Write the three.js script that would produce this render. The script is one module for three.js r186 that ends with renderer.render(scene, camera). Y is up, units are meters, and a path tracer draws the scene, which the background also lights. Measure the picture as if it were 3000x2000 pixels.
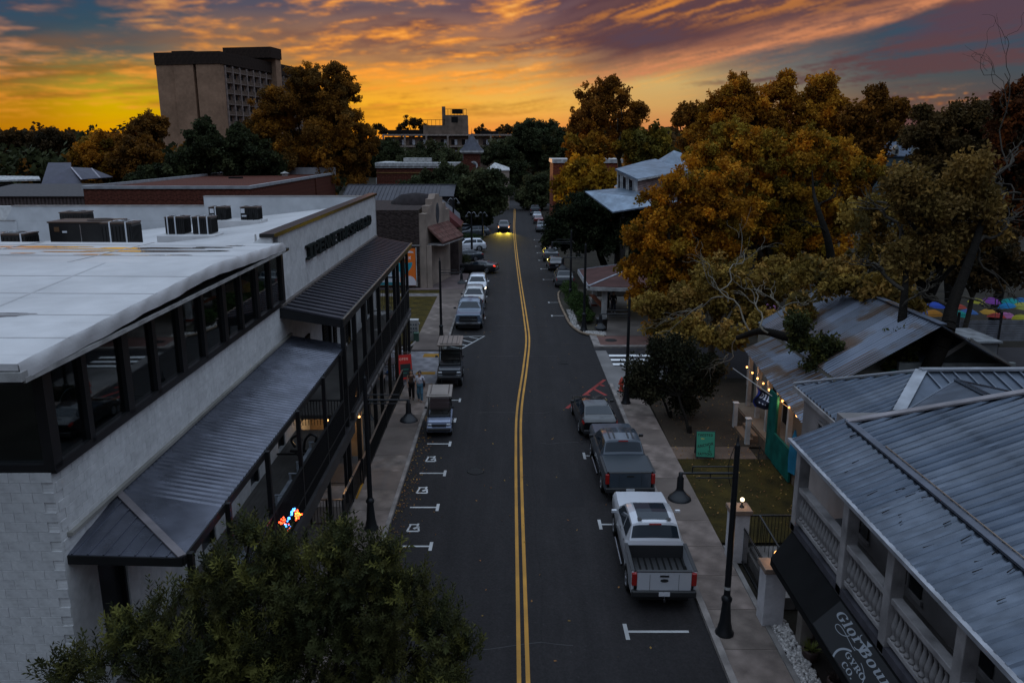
import * as THREE from 'three';
import { mergeGeometries, toCreasedNormals } from 'three/addons/utils/BufferGeometryUtils.js';
import { RoundedBoxGeometry } from 'three/addons/geometries/RoundedBoxGeometry.js';
import { MarchingCubes } from 'three/addons/objects/MarchingCubes.js';
import { FontLoader } from 'three/addons/loaders/FontLoader.js';
import { TextGeometry } from 'three/addons/geometries/TextGeometry.js';

// ---------- camera, sky, sun, exposure ----------
const EYE = 14, PITCH = 13.81 * Math.PI / 180, FPX = 1000 / Math.tan(23 * Math.PI / 180);
const scene = new THREE.Scene();
const camera = new THREE.PerspectiveCamera(46, 1.5, 0.1, 4000);
camera.position.set(0, EYE, 0); camera.rotation.set(-PITCH, 0, 0);
const renderer = new THREE.WebGLRenderer({ antialias: true });
renderer.setSize(1024, 682);
renderer.toneMapping = THREE.LinearToneMapping; renderer.toneMappingExposure = 1;
renderer.shadowMap.enabled = true;
const rad = Math.PI / 180;
const SUN_AZ = -21.3, SUN_EL = 3.3;
const sun = new THREE.DirectionalLight(new THREE.Color(1, 0.5, 0.18), 1.1);
sun.name = 'sun'; sun.castShadow = true; sun.shadow.radius = 5;
sun.position.set(Math.sin(SUN_AZ * rad) * 400, Math.tan(SUN_EL * rad) * 400, -Math.cos(SUN_AZ * rad) * 400);
sun.shadow.mapSize.set(2048, 2048);
Object.assign(sun.shadow.camera, { left: -200, right: 200, top: 120, bottom: -60, near: 1, far: 900 });
scene.add(sun);

// seeded random and value noise
function rng(seed) { let a = seed >>> 0; return () => { a = (a + 0x6D2B79F5) >>> 0; let t = a; t = Math.imul(t ^ (t >>> 15), t | 1); t ^= t + Math.imul(t ^ (t >>> 7), t | 61); return ((t ^ (t >>> 14)) >>> 0) / 4294967296; }; }
function hash(x, y, s = 0) { let h = Math.imul(x, 374761393) + Math.imul(y, 668265263) + Math.imul(s, 974634777) | 0; h = Math.imul(h ^ (h >>> 13), 1274126177); return ((h ^ (h >>> 16)) >>> 0) / 4294967296; }
function vnoise(x, y, s = 0) {
  const i = Math.floor(x), j = Math.floor(y), u = x - i, v = y - j, a = u * u * (3 - 2 * u), b = v * v * (3 - 2 * v);
  const p = hash(i, j, s), q = hash(i + 1, j, s), r = hash(i, j + 1, s), t = hash(i + 1, j + 1, s);
  return p + (q - p) * a + (r - p) * b + (p - q - r + t) * a * b;
}
function fbm(x, y, oct = 4, s = 0) { let t = 0, w = 0.5, n = 0; for (let o = 0; o < oct; o++) { t += w * vnoise(x, y, s + o * 17); n += w; x = x * 2.03 + 5.1; y = y * 2.03 + 1.7; w *= 0.5; } return t / n; }
const lin = (c) => { c /= 255; return c <= 0.04045 ? c / 12.92 : Math.pow((c + 0.055) / 1.055, 2.4); };
const sstep = (a, b, x) => { const t = Math.min(1, Math.max(0, (x - a) / (b - a))); return t * t * (3 - 2 * t); };

// dusk sky: air colours and overhead fill by azimuth and elevation, with streaks of cloud
{
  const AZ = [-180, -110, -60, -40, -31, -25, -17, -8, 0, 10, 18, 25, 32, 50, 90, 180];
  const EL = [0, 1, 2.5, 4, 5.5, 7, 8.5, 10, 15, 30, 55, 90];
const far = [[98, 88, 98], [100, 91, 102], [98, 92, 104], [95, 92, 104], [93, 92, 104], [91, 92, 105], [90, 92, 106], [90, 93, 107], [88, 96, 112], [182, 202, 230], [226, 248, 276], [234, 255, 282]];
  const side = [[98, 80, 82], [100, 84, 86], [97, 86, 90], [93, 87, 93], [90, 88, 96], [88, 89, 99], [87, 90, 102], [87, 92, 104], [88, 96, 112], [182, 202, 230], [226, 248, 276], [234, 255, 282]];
  const top = [[86, 92, 108], [180, 200, 228], [226, 248, 276], [234, 255, 282]];  // higher rows raised beyond dusk air to add fill light from overhead
  const C = {
    '-40': [[150, 88, 24], [166, 112, 22], [160, 120, 30], [118, 102, 62], [80, 86, 84], [50, 74, 92], [34, 66, 92], [36, 68, 96]],
    '-31': [[176, 94, 14], [188, 122, 8], [172, 124, 18], [120, 102, 54], [78, 84, 80], [46, 72, 90], [26, 62, 90], [30, 64, 92]],
    '-25': [[226, 116, 8], [222, 160, 0], [206, 170, 4], [158, 140, 50], [92, 94, 88], [58, 80, 94], [36, 68, 92], [40, 70, 94]],
    '-17': [[238, 120, 8], [228, 160, 4], [222, 170, 14], [216, 158, 50], [182, 134, 80], [140, 106, 84], [86, 82, 96], [66, 78, 100]],
    '-8': [[240, 132, 34], [250, 164, 40], [252, 178, 44], [236, 162, 58], [206, 148, 88], [170, 120, 88], [112, 90, 92], [92, 84, 98]],
    '0': [[222, 122, 70], [240, 148, 66], [246, 184, 76], [222, 168, 88], [198, 148, 98], [160, 112, 88], [108, 84, 92], [96, 82, 98]],
    '10': [[204, 118, 76], [208, 132, 78], [208, 160, 94], [206, 172, 108], [172, 126, 88], [116, 84, 82], [116, 80, 76], [100, 80, 92]],
    '18': [[150, 96, 74], [148, 100, 70], [148, 120, 86], [122, 118, 106], [96, 96, 98], [96, 78, 78], [80, 62, 72], [70, 66, 82]],
    '25': [[100, 70, 64], [108, 76, 66], [104, 84, 74], [78, 82, 84], [56, 74, 88], [48, 70, 88], [60, 60, 68], [54, 62, 78]],
    '32': [[96, 68, 64], [96, 70, 66], [86, 74, 72], [70, 76, 82], [54, 72, 86], [44, 68, 84], [36, 62, 80], [44, 66, 86]],
    '-60': [[120, 86, 66], [126, 96, 68], [118, 98, 76], [100, 92, 84], [86, 88, 92], [76, 86, 100], [72, 88, 106], [74, 92, 112]],
    '50': [[96, 74, 76], [98, 78, 82], [92, 82, 90], [84, 84, 94], [76, 84, 98], [72, 86, 102], [72, 90, 108], [74, 92, 112]],
  };
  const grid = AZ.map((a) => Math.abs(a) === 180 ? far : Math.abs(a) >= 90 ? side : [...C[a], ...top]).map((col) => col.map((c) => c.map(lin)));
  const find = (A, v) => { let i = 0; while (i < A.length - 2 && v > A[i + 1]) i++; return [i, Math.min(1, Math.max(0, (v - A[i]) / (A[i + 1] - A[i])))]; };
  const W = 4096, HH = 2048, data = new Float32Array(W * HH * 4);
  const mixc = (c, d, k) => { for (let n = 0; n < 3; n++) c[n] += (d[n] - c[n]) * k; };
  const orange = [lin(255), lin(158), lin(52)], peach = [lin(222), lin(150), lin(104)], mauve = [lin(88), lin(60), lin(70)], brown = [lin(146), lin(88), lin(34)], dusk = [lin(104), lin(72), lin(72)];
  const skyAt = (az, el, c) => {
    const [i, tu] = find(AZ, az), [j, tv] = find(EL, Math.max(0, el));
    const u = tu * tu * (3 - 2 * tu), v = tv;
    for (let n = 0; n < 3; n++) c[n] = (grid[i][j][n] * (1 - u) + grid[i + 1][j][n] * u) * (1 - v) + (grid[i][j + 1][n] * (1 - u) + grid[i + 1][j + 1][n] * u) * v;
    if (el > 40) return;
    const sky = 1 - sstep(20, 40, el), front = sstep(120, 70, Math.abs(az)) * sky;
    // streaks lie nearly level on the left and climb to the right
    const sh = el - az * 0.03 - Math.max(0, az) * 0.09 - 0.35 * (fbm(az * 0.12, el * 0.25, 2, 91) - 0.5);
    const e = Math.max(el, 0.3), k = 1 / (0.5 + 0.08 * e);
    const n1 = fbm(az * 0.22, sh * 3.4 * k, 6, 3), n2 = fbm(az * 0.1 + 7, sh * 1.3 * k + 3, 6, 11), n3 = fbm(az * 0.5, sh * 8 * k, 5, 23), n4 = fbm(az * 0.14 + 31, sh * 2 * k, 6, 41), n5 = fbm(az * 1.1 + 3, sh * 15 * k, 4, 53);
    const warm = Math.exp(-Math.pow((az + 8) / 17, 2)) * sstep(-31, -20, az) * sstep(2.0, 4.4, el) * sstep(15, 8.5, el), fine = n1 * 0.4 + n3 * 0.35 + n5 * 0.25, tex = 0.72 + 0.56 * (n3 * 0.5 + n5 * 0.5);
    // grey-violet veil high up, torn by lit streaks
    mixc(c, mauve, 0.8 * sstep(0.38, 0.66, n2 * 0.7 + n3 * 0.3) * sstep(3.6, 6.6, el) * front * (0.25 + 0.75 * sstep(-25, -4, az)));
    mixc(c, brown, 0.6 * sstep(0.46, 0.72, n4 * 0.75 + n5 * 0.25) * sstep(0.8, 2.4, el) * sstep(7.5, 4.5, el) * sstep(14, -6, az) * sstep(-60, -36, az));
    const lit = sstep(0.45, 0.7, fine) * warm; mixc(c, [orange[0] * tex, orange[1] * tex, orange[2] * tex], 0.92 * lit);
    mixc(c, [lin(255), lin(196), lin(110)], 0.6 * sstep(0.6, 0.76, fine) * warm);
    mixc(c, orange, 0.5 * sstep(0.48, 0.7, fine) * sstep(-38, -30, az) * sstep(2, -8, az) * sstep(0.8, 2.4, el) * sstep(6.8, 4, el));
    mixc(c, peach, 0.55 * sstep(0.46, 0.66, n1 * 0.7 + n3 * 0.3) * sstep(-27.5, -29.5, az) * sstep(3.4, 4.6, el) * sstep(9, 7.4, el) * sstep(-50, -38, az));
    // the long bank of cloud on the right, dark above with a lit lower edge
    const edge = 3.7 + (az - 6) * 0.2 + 0.9 * (fbm(az * 0.22, 2.2, 4, 61) - 0.5), a = el - edge;
    const bank = sstep(1, 8, az) * sstep(48, 33, az) * sstep(14, 9, el);
    mixc(c, dusk, 0.85 * bank * sstep(-0.1, 1.3, a) * (0.45 + 0.9 * n4));
    mixc(c, [lin(70), lin(50), lin(64)], 0.85 * bank * sstep(0.7, 2.4, a) * sstep(0.34, 0.66, n1 * 0.35 + n2 * 0.4 + n3 * 0.25));
    mixc(c, [peach[0] * 0.8 * tex, peach[1] * 0.72 * tex, peach[2] * 0.72 * tex], 0.75 * bank * sstep(-0.3, 0.25, a) * sstep(1.9, 0.2, a) * (0.25 + 1.1 * sstep(0.3, 0.66, n1 * 0.6 + n5 * 0.4)));
    mixc(c, orange, 0.6 * bank * sstep(6.8, 8.8, el) * sstep(27, 12, az) * sstep(0.46, 0.66, fine));
    // thin dusky bars low on the right
    mixc(c, [lin(92), lin(62), lin(64)], 0.85 * sstep(9, 17, az) * sstep(0.53, 0.68, 0.8 * fbm(az * 0.15 + 3, (el - az * 0.075) * 1.7, 5, 77) + 0.2 * n5) * sstep(0.6, 1.6, el) * sstep(8, 5, el) * sstep(60, 36, az));
    mixc(c, orange, 0.5 * sstep(22, 27, az) * sstep(40, 33, az) * sstep(1.9, 2.5, el) * sstep(3.6, 3, el) * sstep(0.56, 0.7, fine));
    mixc(c, mauve, 0.25 * sky * sstep(0.56, 0.76, n2) * sstep(36, 50, Math.abs(az)) * sstep(2, 6, el));
  };
  const c = [0, 0, 0];
  for (let y = 0; y < HH; y++) {
    const el = (y + 0.5) / HH * 180 - 90;
    for (let x = 0; x < W; x++) {
      const o = (y * W + x) * 4;
      if (el < -1) { data[o] = 0.03; data[o + 1] = 0.03; data[o + 2] = 0.03; data[o + 3] = 1; continue; }
      if (el > 42 && (x & 15) && x > 0) { data.copyWithin(o, o - 4, o); continue; }
      let az = ((x + 0.5) / W) * 360 - 180 + 90; if (az > 180) az -= 360;   // centre of the map looks along +x
      skyAt(az, el, c);
      data[o] = c[0]; data[o + 1] = c[1]; data[o + 2] = c[2]; data[o + 3] = 1;
    }
  }
  const t = new THREE.DataTexture(data, W, HH, THREE.RGBAFormat, THREE.FloatType);
  t.mapping = THREE.EquirectangularReflectionMapping; t.magFilter = t.minFilter = THREE.LinearFilter; t.needsUpdate = true;
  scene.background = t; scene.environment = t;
}

// ---------- helpers ----------
const V = (x, y, z) => new THREE.Vector3(x, y, z);
// point at a distance d ahead that stands at (x, y) of the 3000 x 2000 photograph, and at a height h
const CP = Math.cos(PITCH), SP = Math.sin(PITCH);
function ray(x, y) { const u = (x - 1500) / FPX, v = (y - 1000) / FPX; return [u, -v * CP - SP, CP - v * SP]; }
function at(x, y, d) { const [a, b, k] = ray(x, y), t = d / k; return V(a * t, EYE + b * t, -d); }
function gnd(x, y, h = 0) { const [a, b, k] = ray(x, y), t = (h - EYE) / b; return V(a * t, h, -k * t); }
const used = new Map();
function numbered(n) { const k = used.get(n) ?? 0; used.set(n, k + 1); return k ? n + '_' + String(k).padStart(3, '0') : n; }
function tag(o, label, category, group) { o.userData.label = label; o.userData.category = category; if (group) o.userData.group = group; return o; }
function thing(name, label, category, p = [0, 0, 0], turn = 0, group) {
  const o = new THREE.Group(); o.name = numbered(name); scene.add(o);
  if (p.isVector3) o.position.copy(p); else o.position.set(...p);
  o.rotation.y = turn; return tag(o, label, category, group);
}
function uvm(g) {   // non-indexed, with uv in metres from the plane each face lies in
  if (g.index) g = g.toNonIndexed();
  const p = g.attributes.position, uv = new Float32Array(p.count * 2), a = V(), b = V(), c = V(), n = V();
  for (let i = 0; i < p.count; i += 3) {
    a.fromBufferAttribute(p, i); b.fromBufferAttribute(p, i + 1); c.fromBufferAttribute(p, i + 2);
    n.subVectors(b, a).cross(c.clone().sub(a));
    const x = Math.abs(n.x), y = Math.abs(n.y), z = Math.abs(n.z);
    [a, b, c].forEach((q, k) => { const o = (i + k) * 2; if (y >= x && y >= z) { uv[o] = q.x; uv[o + 1] = q.z; } else if (x >= z) { uv[o] = q.z; uv[o + 1] = q.y; } else { uv[o] = q.x; uv[o + 1] = q.y; } });
  }
  g.setAttribute('uv', new THREE.BufferAttribute(uv, 2)); g.deleteAttribute('color'); return g;
}
function join(gs) { gs = (Array.isArray(gs) ? gs : [gs]).map(uvm); gs.forEach((g) => { for (const k of Object.keys(g.attributes)) if (!['position', 'normal', 'uv'].includes(k)) g.deleteAttribute(k); }); return gs.length > 1 ? mergeGeometries(gs) : gs[0]; }
function mesh(name, gs, mat, parent, top) {
  const m = new THREE.Mesh(gs.isBufferGeometry && gs.userData.ready ? gs : join(gs), mat);
  m.castShadow = m.receiveShadow = true; m.name = parent ? name : numbered(name); (parent ?? scene).add(m); return m;
}
function shared(g) { const r = join([g]); r.userData.ready = true; return r; }
function struct(name, gs, mat) { const m = mesh(name, gs, mat); m.userData.kind = 'structure'; return m; }
function box(x0, x1, y0, y1, z0, z1) { const g = new THREE.BoxGeometry(Math.abs(x1 - x0), Math.abs(y1 - y0), Math.abs(z1 - z0)); g.translate((x0 + x1) / 2, (y0 + y1) / 2, (z0 + z1) / 2); return g; }
function rbox(w, h, d, r, x = 0, y = 0, z = 0, s = 2) { const g = new RoundedBoxGeometry(w, h, d, s, r); g.translate(x, y, z); return g; }
function cyl(r0, r1, h, x = 0, y = 0, z = 0, n = 12) { const g = new THREE.CylinderGeometry(r1, r0, h, n); g.translate(x, y + h / 2, z); return g; }   // r0 at the bottom
function bar(a, b, r0, r1 = r0, n = 6) {
  const d = b.clone().sub(a), L = d.length(), g = new THREE.CylinderGeometry(r1, r0, L, n, 1);
  g.applyQuaternion(new THREE.Quaternion().setFromUnitVectors(V(0, 1, 0), d.normalize())); g.translate((a.x + b.x) / 2, (a.y + b.y) / 2, (a.z + b.z) / 2); return g;
}
function beam(a, b, w, h) {   // square-section bar
  const d = b.clone().sub(a), L = d.length(), g = new THREE.BoxGeometry(w, h, L), m = new THREE.Matrix4().lookAt(a, b, V(0, 1, 0));
  g.applyMatrix4(m); g.translate((a.x + b.x) / 2, (a.y + b.y) / 2, (a.z + b.z) / 2); return g;
}
function tube(pts, r, seg = 24, n = 6) { return new THREE.TubeGeometry(new THREE.CatmullRomCurve3(pts), seg, r, n); }
function lathe(prof, n = 16) { return new THREE.LatheGeometry(prof.map(([r, y]) => new THREE.Vector2(r, y)), n); }
function quad(a, b, c, d) { const g = new THREE.BufferGeometry(); g.setAttribute('position', new THREE.Float32BufferAttribute([a, b, c, a, c, d].flatMap((p) => p.toArray()), 3)); g.computeVertexNormals(); return g; }
function slab(pts, t, down = V(0, -1, 0)) {   // a flat polygon (convex) with thickness
  const q = pts.map((p) => p.clone().addScaledVector(down, t)), gs = [], n = pts.length;
  for (let i = 1; i < n - 1; i++) { gs.push(tri(pts[0], pts[i], pts[i + 1])); gs.push(tri(q[0], q[i + 1], q[i])); }
  for (let i = 0; i < n; i++) { const j = (i + 1) % n; gs.push(quad(pts[i], q[i], q[j], pts[j])); }
  return mergeGeometries(gs);
}
function tri(a, b, c) { const g = new THREE.BufferGeometry(); g.setAttribute('position', new THREE.Float32BufferAttribute([a, b, c].flatMap((p) => p.toArray()), 3)); g.computeVertexNormals(); return g; }
function prism(pts, depth, bevel = 0) { const s = new THREE.Shape(pts.map(([x, y]) => new THREE.Vector2(x, y))); return new THREE.ExtrudeGeometry(s, { depth, bevelEnabled: bevel > 0, bevelSize: bevel, bevelThickness: bevel, bevelSegments: 1, steps: 1, curveSegments: 6 }); }
const moved = (g, x, y, z) => { g.translate(x, y, z); return g; };
const turned = (g, ax, a) => { g['rotate' + ax](a); return g; };

// ---------- materials ----------
function tex(n, fn, size = 1, srgb = true) {   // n x n texture that repeats every `size` metres; fn(u, v) gives 0..255 values
  const d = new Uint8Array(n * n * 4);
  for (let y = 0; y < n; y++) for (let x = 0; x < n; x++) { const c = fn(x / n, y / n, x, y), o = (y * n + x) * 4; for (let k = 0; k < 3; k++) d[o + k] = Math.max(0, Math.min(255, Array.isArray(c) ? c[k] : c)); d[o + 3] = 255; }
  const t = new THREE.DataTexture(d, n, n); if (srgb) t.colorSpace = THREE.SRGBColorSpace; t.wrapS = t.wrapT = THREE.RepeatWrapping; t.magFilter = THREE.LinearFilter; t.minFilter = THREE.LinearMipmapLinearFilter; t.generateMipmaps = true; t.repeat.set(1 / size, 1 / size); t.needsUpdate = true; return t;
}
function tnoise(u, v, f, o = 4, s = 0) { // tiling fbm
  let t = 0, w = 0.5, n = 0; for (let k = 0; k < o; k++) { const F = f * (1 << k), x = u * F, y = v * F, i = Math.floor(x), j = Math.floor(y), a0 = x - i, b0 = y - j, a = a0 * a0 * (3 - 2 * a0), b = b0 * b0 * (3 - 2 * b0), m = (q) => ((q % F) + F) % F; const p = hash(m(i), m(j), s + k), q = hash(m(i + 1), m(j), s + k), r = hash(m(i), m(j + 1), s + k), z = hash(m(i + 1), m(j + 1), s + k); t += w * (p + (q - p) * a + (r - p) * b + (p - q - r + z) * a * b); n += w; w *= 0.5; } return t / n;
}
const grain = tex(256, (u, v) => 190 + 90 * (tnoise(u, v, 4, 6, 5) - 0.5) + 26 * (hash(Math.floor(u * 256), Math.floor(v * 256), 9) - 0.5), 1.7);
const blotch = tex(256, (u, v) => 205 + 120 * (tnoise(u, v, 3, 6, 15) - 0.5), 5.3);
const bumpTex = tex(256, (u, v) => 255 * tnoise(u, v, 16, 4, 25), 0.8, false);
const metalMap = tex(256, (u, v) => { const s = tnoise(u * 1, v, 8, 4, 35), st = tnoise(u, v, 2, 5, 36); return 196 + 80 * (s - 0.5) + 60 * (st - 0.5); }, 3.1);
const roughMap = tex(128, (u, v) => 150 + 150 * (tnoise(u, v, 4, 5, 45) - 0.5), 2.7, false);
function mat(rgb, rough = 0.8, o = {}) {
  const m = new THREE.MeshPhysicalMaterial({ specularIntensity: o.spec ?? (rough >= 0.68 && !o.metal ? 0.3 : 1), color: Array.isArray(rgb) ? new THREE.Color().setRGB(...rgb) : new THREE.Color(rgb), roughness: rough, metalness: o.metal ?? 0 });
  if (o.map !== null) m.map = o.map ?? grain;
  if (o.bump) { m.bumpMap = o.bumpMap ?? bumpTex; m.bumpScale = o.bump; }
  if (o.rmap) m.roughnessMap = o.rmap;
  if (o.two) m.side = THREE.DoubleSide;
  if (o.emit) { m.emissive = new THREE.Color().setRGB(...o.emit); m.emissiveIntensity = o.power ?? 1; }
  return m;
}
function paint(rgb, rough = 0.35) { return new THREE.MeshPhysicalMaterial({ color: new THREE.Color().setRGB(...rgb), roughness: rough, metalness: 0.25, clearcoat: 1, clearcoatRoughness: 0.06 }); }
const glassDark = new THREE.MeshPhysicalMaterial({ color: new THREE.Color().setRGB(0.012, 0.014, 0.016), roughness: 0.04, specularIntensity: 1, ior: 1.6 });
const MT = {
  black: mat([0.012, 0.012, 0.013], 0.45), blackRough: mat([0.014, 0.013, 0.013], 0.75), rubber: mat([0.012, 0.012, 0.012], 0.85), chrome: mat([0.55, 0.56, 0.58], 0.2, { metal: 1 }),
  white: mat([0.8, 0.79, 0.77], 0.6), offwhite: mat([0.62, 0.6, 0.57], 0.65), concrete: mat([0.36, 0.33, 0.31], 0.85, { bump: 0.004 }), concreteDark: mat([0.2, 0.18, 0.17], 0.9, { bump: 0.004 }),
};
// ---------- ground, road, kerbs, pavements ----------
const asphaltMap = tex(512, (u, v, x, y) => { const n = tnoise(u, v, 6, 5, 61), f = hash(x, y, 62), s = hash(x >> 1, y >> 1, 63); return 176 + 24 * (n - 0.5) + 70 * (f - 0.5) + (s > 0.992 ? 60 : 0); }, 4.3);
const asphalt = mat([0.038, 0.033, 0.034], 0.78, { map: asphaltMap, bump: 0.006, spec: 0.45 });
const asphaltOld = mat([0.065, 0.06, 0.064], 0.7, { map: asphaltMap, bump: 0.006 });
const earth = mat([0.05, 0.042, 0.03], 0.95, { map: blotch, bump: 0.02 });
const lawnMap = tex(256, (u, v, x, y) => { const n = tnoise(u, v, 4, 6, 71), f = hash(x, y, 72); return [150 + 130 * (n - 0.5) + 50 * f, 140 + 110 * (n - 0.5) + 50 * f, 110 + 60 * (n - 0.5)]; }, 2.2);
const lawnMat = mat([0.115, 0.095, 0.035], 0.95, { map: lawnMap, bump: 0.03 });
const dryLawn = mat([0.08, 0.066, 0.032], 0.95, { map: lawnMap, bump: 0.03 });
function sheet(pts, y) { const g = new THREE.ShapeGeometry(new THREE.Shape(pts.map(([x, z]) => new THREE.Vector2(x, z)))); g.rotateX(-Math.PI / 2); g.scale(1, 1, -1); const idx = g.index.array; for (let i = 0; i < idx.length; i += 3) { const t = idx[i]; idx[i] = idx[i + 1]; idx[i + 1] = t; } g.translate(0, y, 0); g.computeVertexNormals(); const n = g.attributes.normal; for (let i = 0; i < n.count; i++) n.setXYZ(i, 0, 1, 0); return g; }
// pts are (x, distance ahead)
const flat = (pts, y) => { const g = sheet(pts.map(([x, d]) => [x, -d]), y); return g; };
struct('ground', flat([[-900, -120], [900, -120], [900, 2600], [-900, 2600]], -0.03), earth);
{ // the carriageway: its own long texture with wheel tracks, patches and seams along the street
  const W = 256, H = 2048, d = new Uint8Array(W * H * 4);
  for (let y = 0; y < H; y++) for (let x = 0; x < W; x++) { const X = x / W * 10.4 - 4.6, Y = y / H * 105; const tr = (c) => Math.exp(-Math.pow((X - c) / .34, 2)), track = tr(-1.9) + tr(-.5) + tr(1.35) + tr(2.75), n = fbm(X * .5, Y * .09, 4, 3), m = fbm(X * 2.2, Y * .7, 4, 5), s = fbm(X * 5, Y * .05, 3, 7), k = hash(x, y, 2); let v = 176 + 40 * (n - .5) + 34 * (m - .5) + 22 * (s - .5) + 12 * track * (s + .3) + 44 * (k - .5); if (k > .9985) v += 60; const jn = Math.abs(X - .9 + .06 * Math.sin(Y)); if (jn < .025) v -= 18; const o = (y * W + x) * 4; d[o] = d[o + 1] = d[o + 2] = Math.max(0, Math.min(255, v)); d[o + 3] = 255; }
  const t = new THREE.DataTexture(d, W, H); t.colorSpace = THREE.SRGBColorSpace; t.wrapS = THREE.ClampToEdgeWrapping; t.wrapT = THREE.MirroredRepeatWrapping; t.magFilter = THREE.LinearFilter; t.needsUpdate = true; t.repeat.set(1 / 10.4, 1 / 105); t.offset.set(4.6 / 10.4, 0);
  const m = asphalt.clone(); m.map = t; struct('road', flat([[-4.6, -20], [5.8, -20], [5.8, 190], [-4.6, 190]], 0), m);
}
struct('cross_street', [flat([[-60, 79], [-4.6, 79], [-4.6, 88], [-60, 88]], -0.004)], asphaltOld);
struct('cross_street', [flat([[5.8, 47.5], [60, 47.5], [60, 55.2], [5.8, 55.2]], -0.004)], asphaltOld);
struct('far_street', flat([[-70, 190], [80, 190], [80, 207], [-70, 207]], 0.001), asphaltOld);
struct('parking_lot', flat([[-14, 92], [-4.62, 92], [-4.62, 150], [-14, 150]], -0.005), asphaltOld);
const slabVar = [0, 1, 2, 3].map((i) => mat([[0.27, 0.215, 0.185], [0.3, 0.24, 0.205], [0.24, 0.19, 0.165], [0.33, 0.26, 0.225]][i], 0.88, { map: i % 2 ? grain : blotch, bump: 0.003 }));
function pavement(x0, x1, d0, d1, step, w, seed) {   // slabs with recessed joints on a darker bed
  const r = rng(seed), bed = struct('sidewalk', box(x0, x1, -0.1, 0.105, -d1, -d0), MT.concreteDark), nx = Math.max(1, Math.round((x1 - x0) / w)), nz = Math.round((d1 - d0) / step), sx = (x1 - x0) / nx, sz = (d1 - d0) / nz;
  const g = shared(box(-sx / 2 + 0.008, sx / 2 - 0.008, -0.02, 0.02, -sz / 2 + 0.01, sz / 2 - 0.01));
  for (let i = 0; i < nx; i++) for (let j = 0; j < nz; j++) { const m = mesh('paving_slab', g, slabVar[Math.floor(r() * 4)], bed); m.position.set(x0 + sx * (i + 0.5), 0.108 + r() * 0.003, -(d0 + sz * (j + 0.5))); m.rotation.y = r() > 0.5 ? 0 : Math.PI; }
  return bed;
}
pavement(-6.35, -4.75, 8, 46, 1.9, 1.6, 1);
pavement(-7.0, -4.75, 54, 78, 2.4, 2.3, 2);
pavement(6.0, 7.5, 8, 44, 2.05, 1.5, 3);
const kerbMat = mat([0.42, 0.37, 0.34], 0.85, { bump: 0.004 });
struct('kerb', [box(-4.75, -4.6, -0.1, 0.14, -46, -5), box(-4.75, -4.6, -0.1, 0.14, -78, -54)], kerbMat);
struct('kerb', [box(5.8, 6.0, -0.1, 0.14, -46, -5)], kerbMat);
struct('kerb', [box(-4.75, -4.6, -0.1, 0.14, -189, -90)], kerbMat);
struct('sidewalk', [box(-7.6, -4.75, -0.1, 0.12, -189, -90)], mat([0.27, 0.22, 0.21], 0.9, { map: blotch }));
struct('driveway_ramp', [flat([[-6.6, 46], [-4.6, 46], [-4.6, 54], [-6.9, 54]], 0.02), flat([[-9.5, 46.5], [-6.6, 46], [-6.9, 54], [-7.6, 54.4], [-9.5, 54.4]], 0.018)], mat([0.4, 0.38, 0.4], 0.85));
struct('kerb', [tube([V(-9.3, 0.1, -54.5), V(-7.9, 0.1, -54.5), V(-7.2, 0.1, -55.2), V(-7.0, 0.1, -56.4)], 0.09, 12, 6)], kerbMat);
const lawn1 = struct('lawn', flat([[-17, 56], [-7.02, 56], [-7.02, 74.6], [-17, 74.6]], 0.03), lawnMat);
struct('lawn', flat([[-20, 76.2], [-7.02, 76.2], [-7.02, 79.2], [-9, 81.5], [-20, 81.5]], 0.034), lawnMat);
struct('path', flat([[-20, 74.6], [-7.02, 74.6], [-7.02, 76.2], [-20, 76.2]], 0.038), mat([0.3, 0.27, 0.26], 0.9));
struct('path', flat([[-10.2, 79.6], [-4.7, 78], [-4.7, 79.6], [-9.6, 81.8]], 0.042), mat([0.36, 0.27, 0.26], 0.9, { map: blotch }));
struct('yard', flat([[7.5, 26.4], [14, 26.4], [14, 34.3], [7.55, 34.3]], 0.05), dryLawn);
struct('yard', flat([[7.55, 35.8], [12, 35.8], [24, 47], [7.7, 46]], 0.052), mat([0.075, 0.055, 0.038], 0.95, { map: blotch, bump: 0.02 }));
struct('path', flat([[7.5, 34.3], [11.2, 34.3], [11.2, 35.8], [7.5, 35.8]], 0.06), mat([0.22, 0.15, 0.11], 0.9, { map: blotch, bump: 0.01 }));
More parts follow.
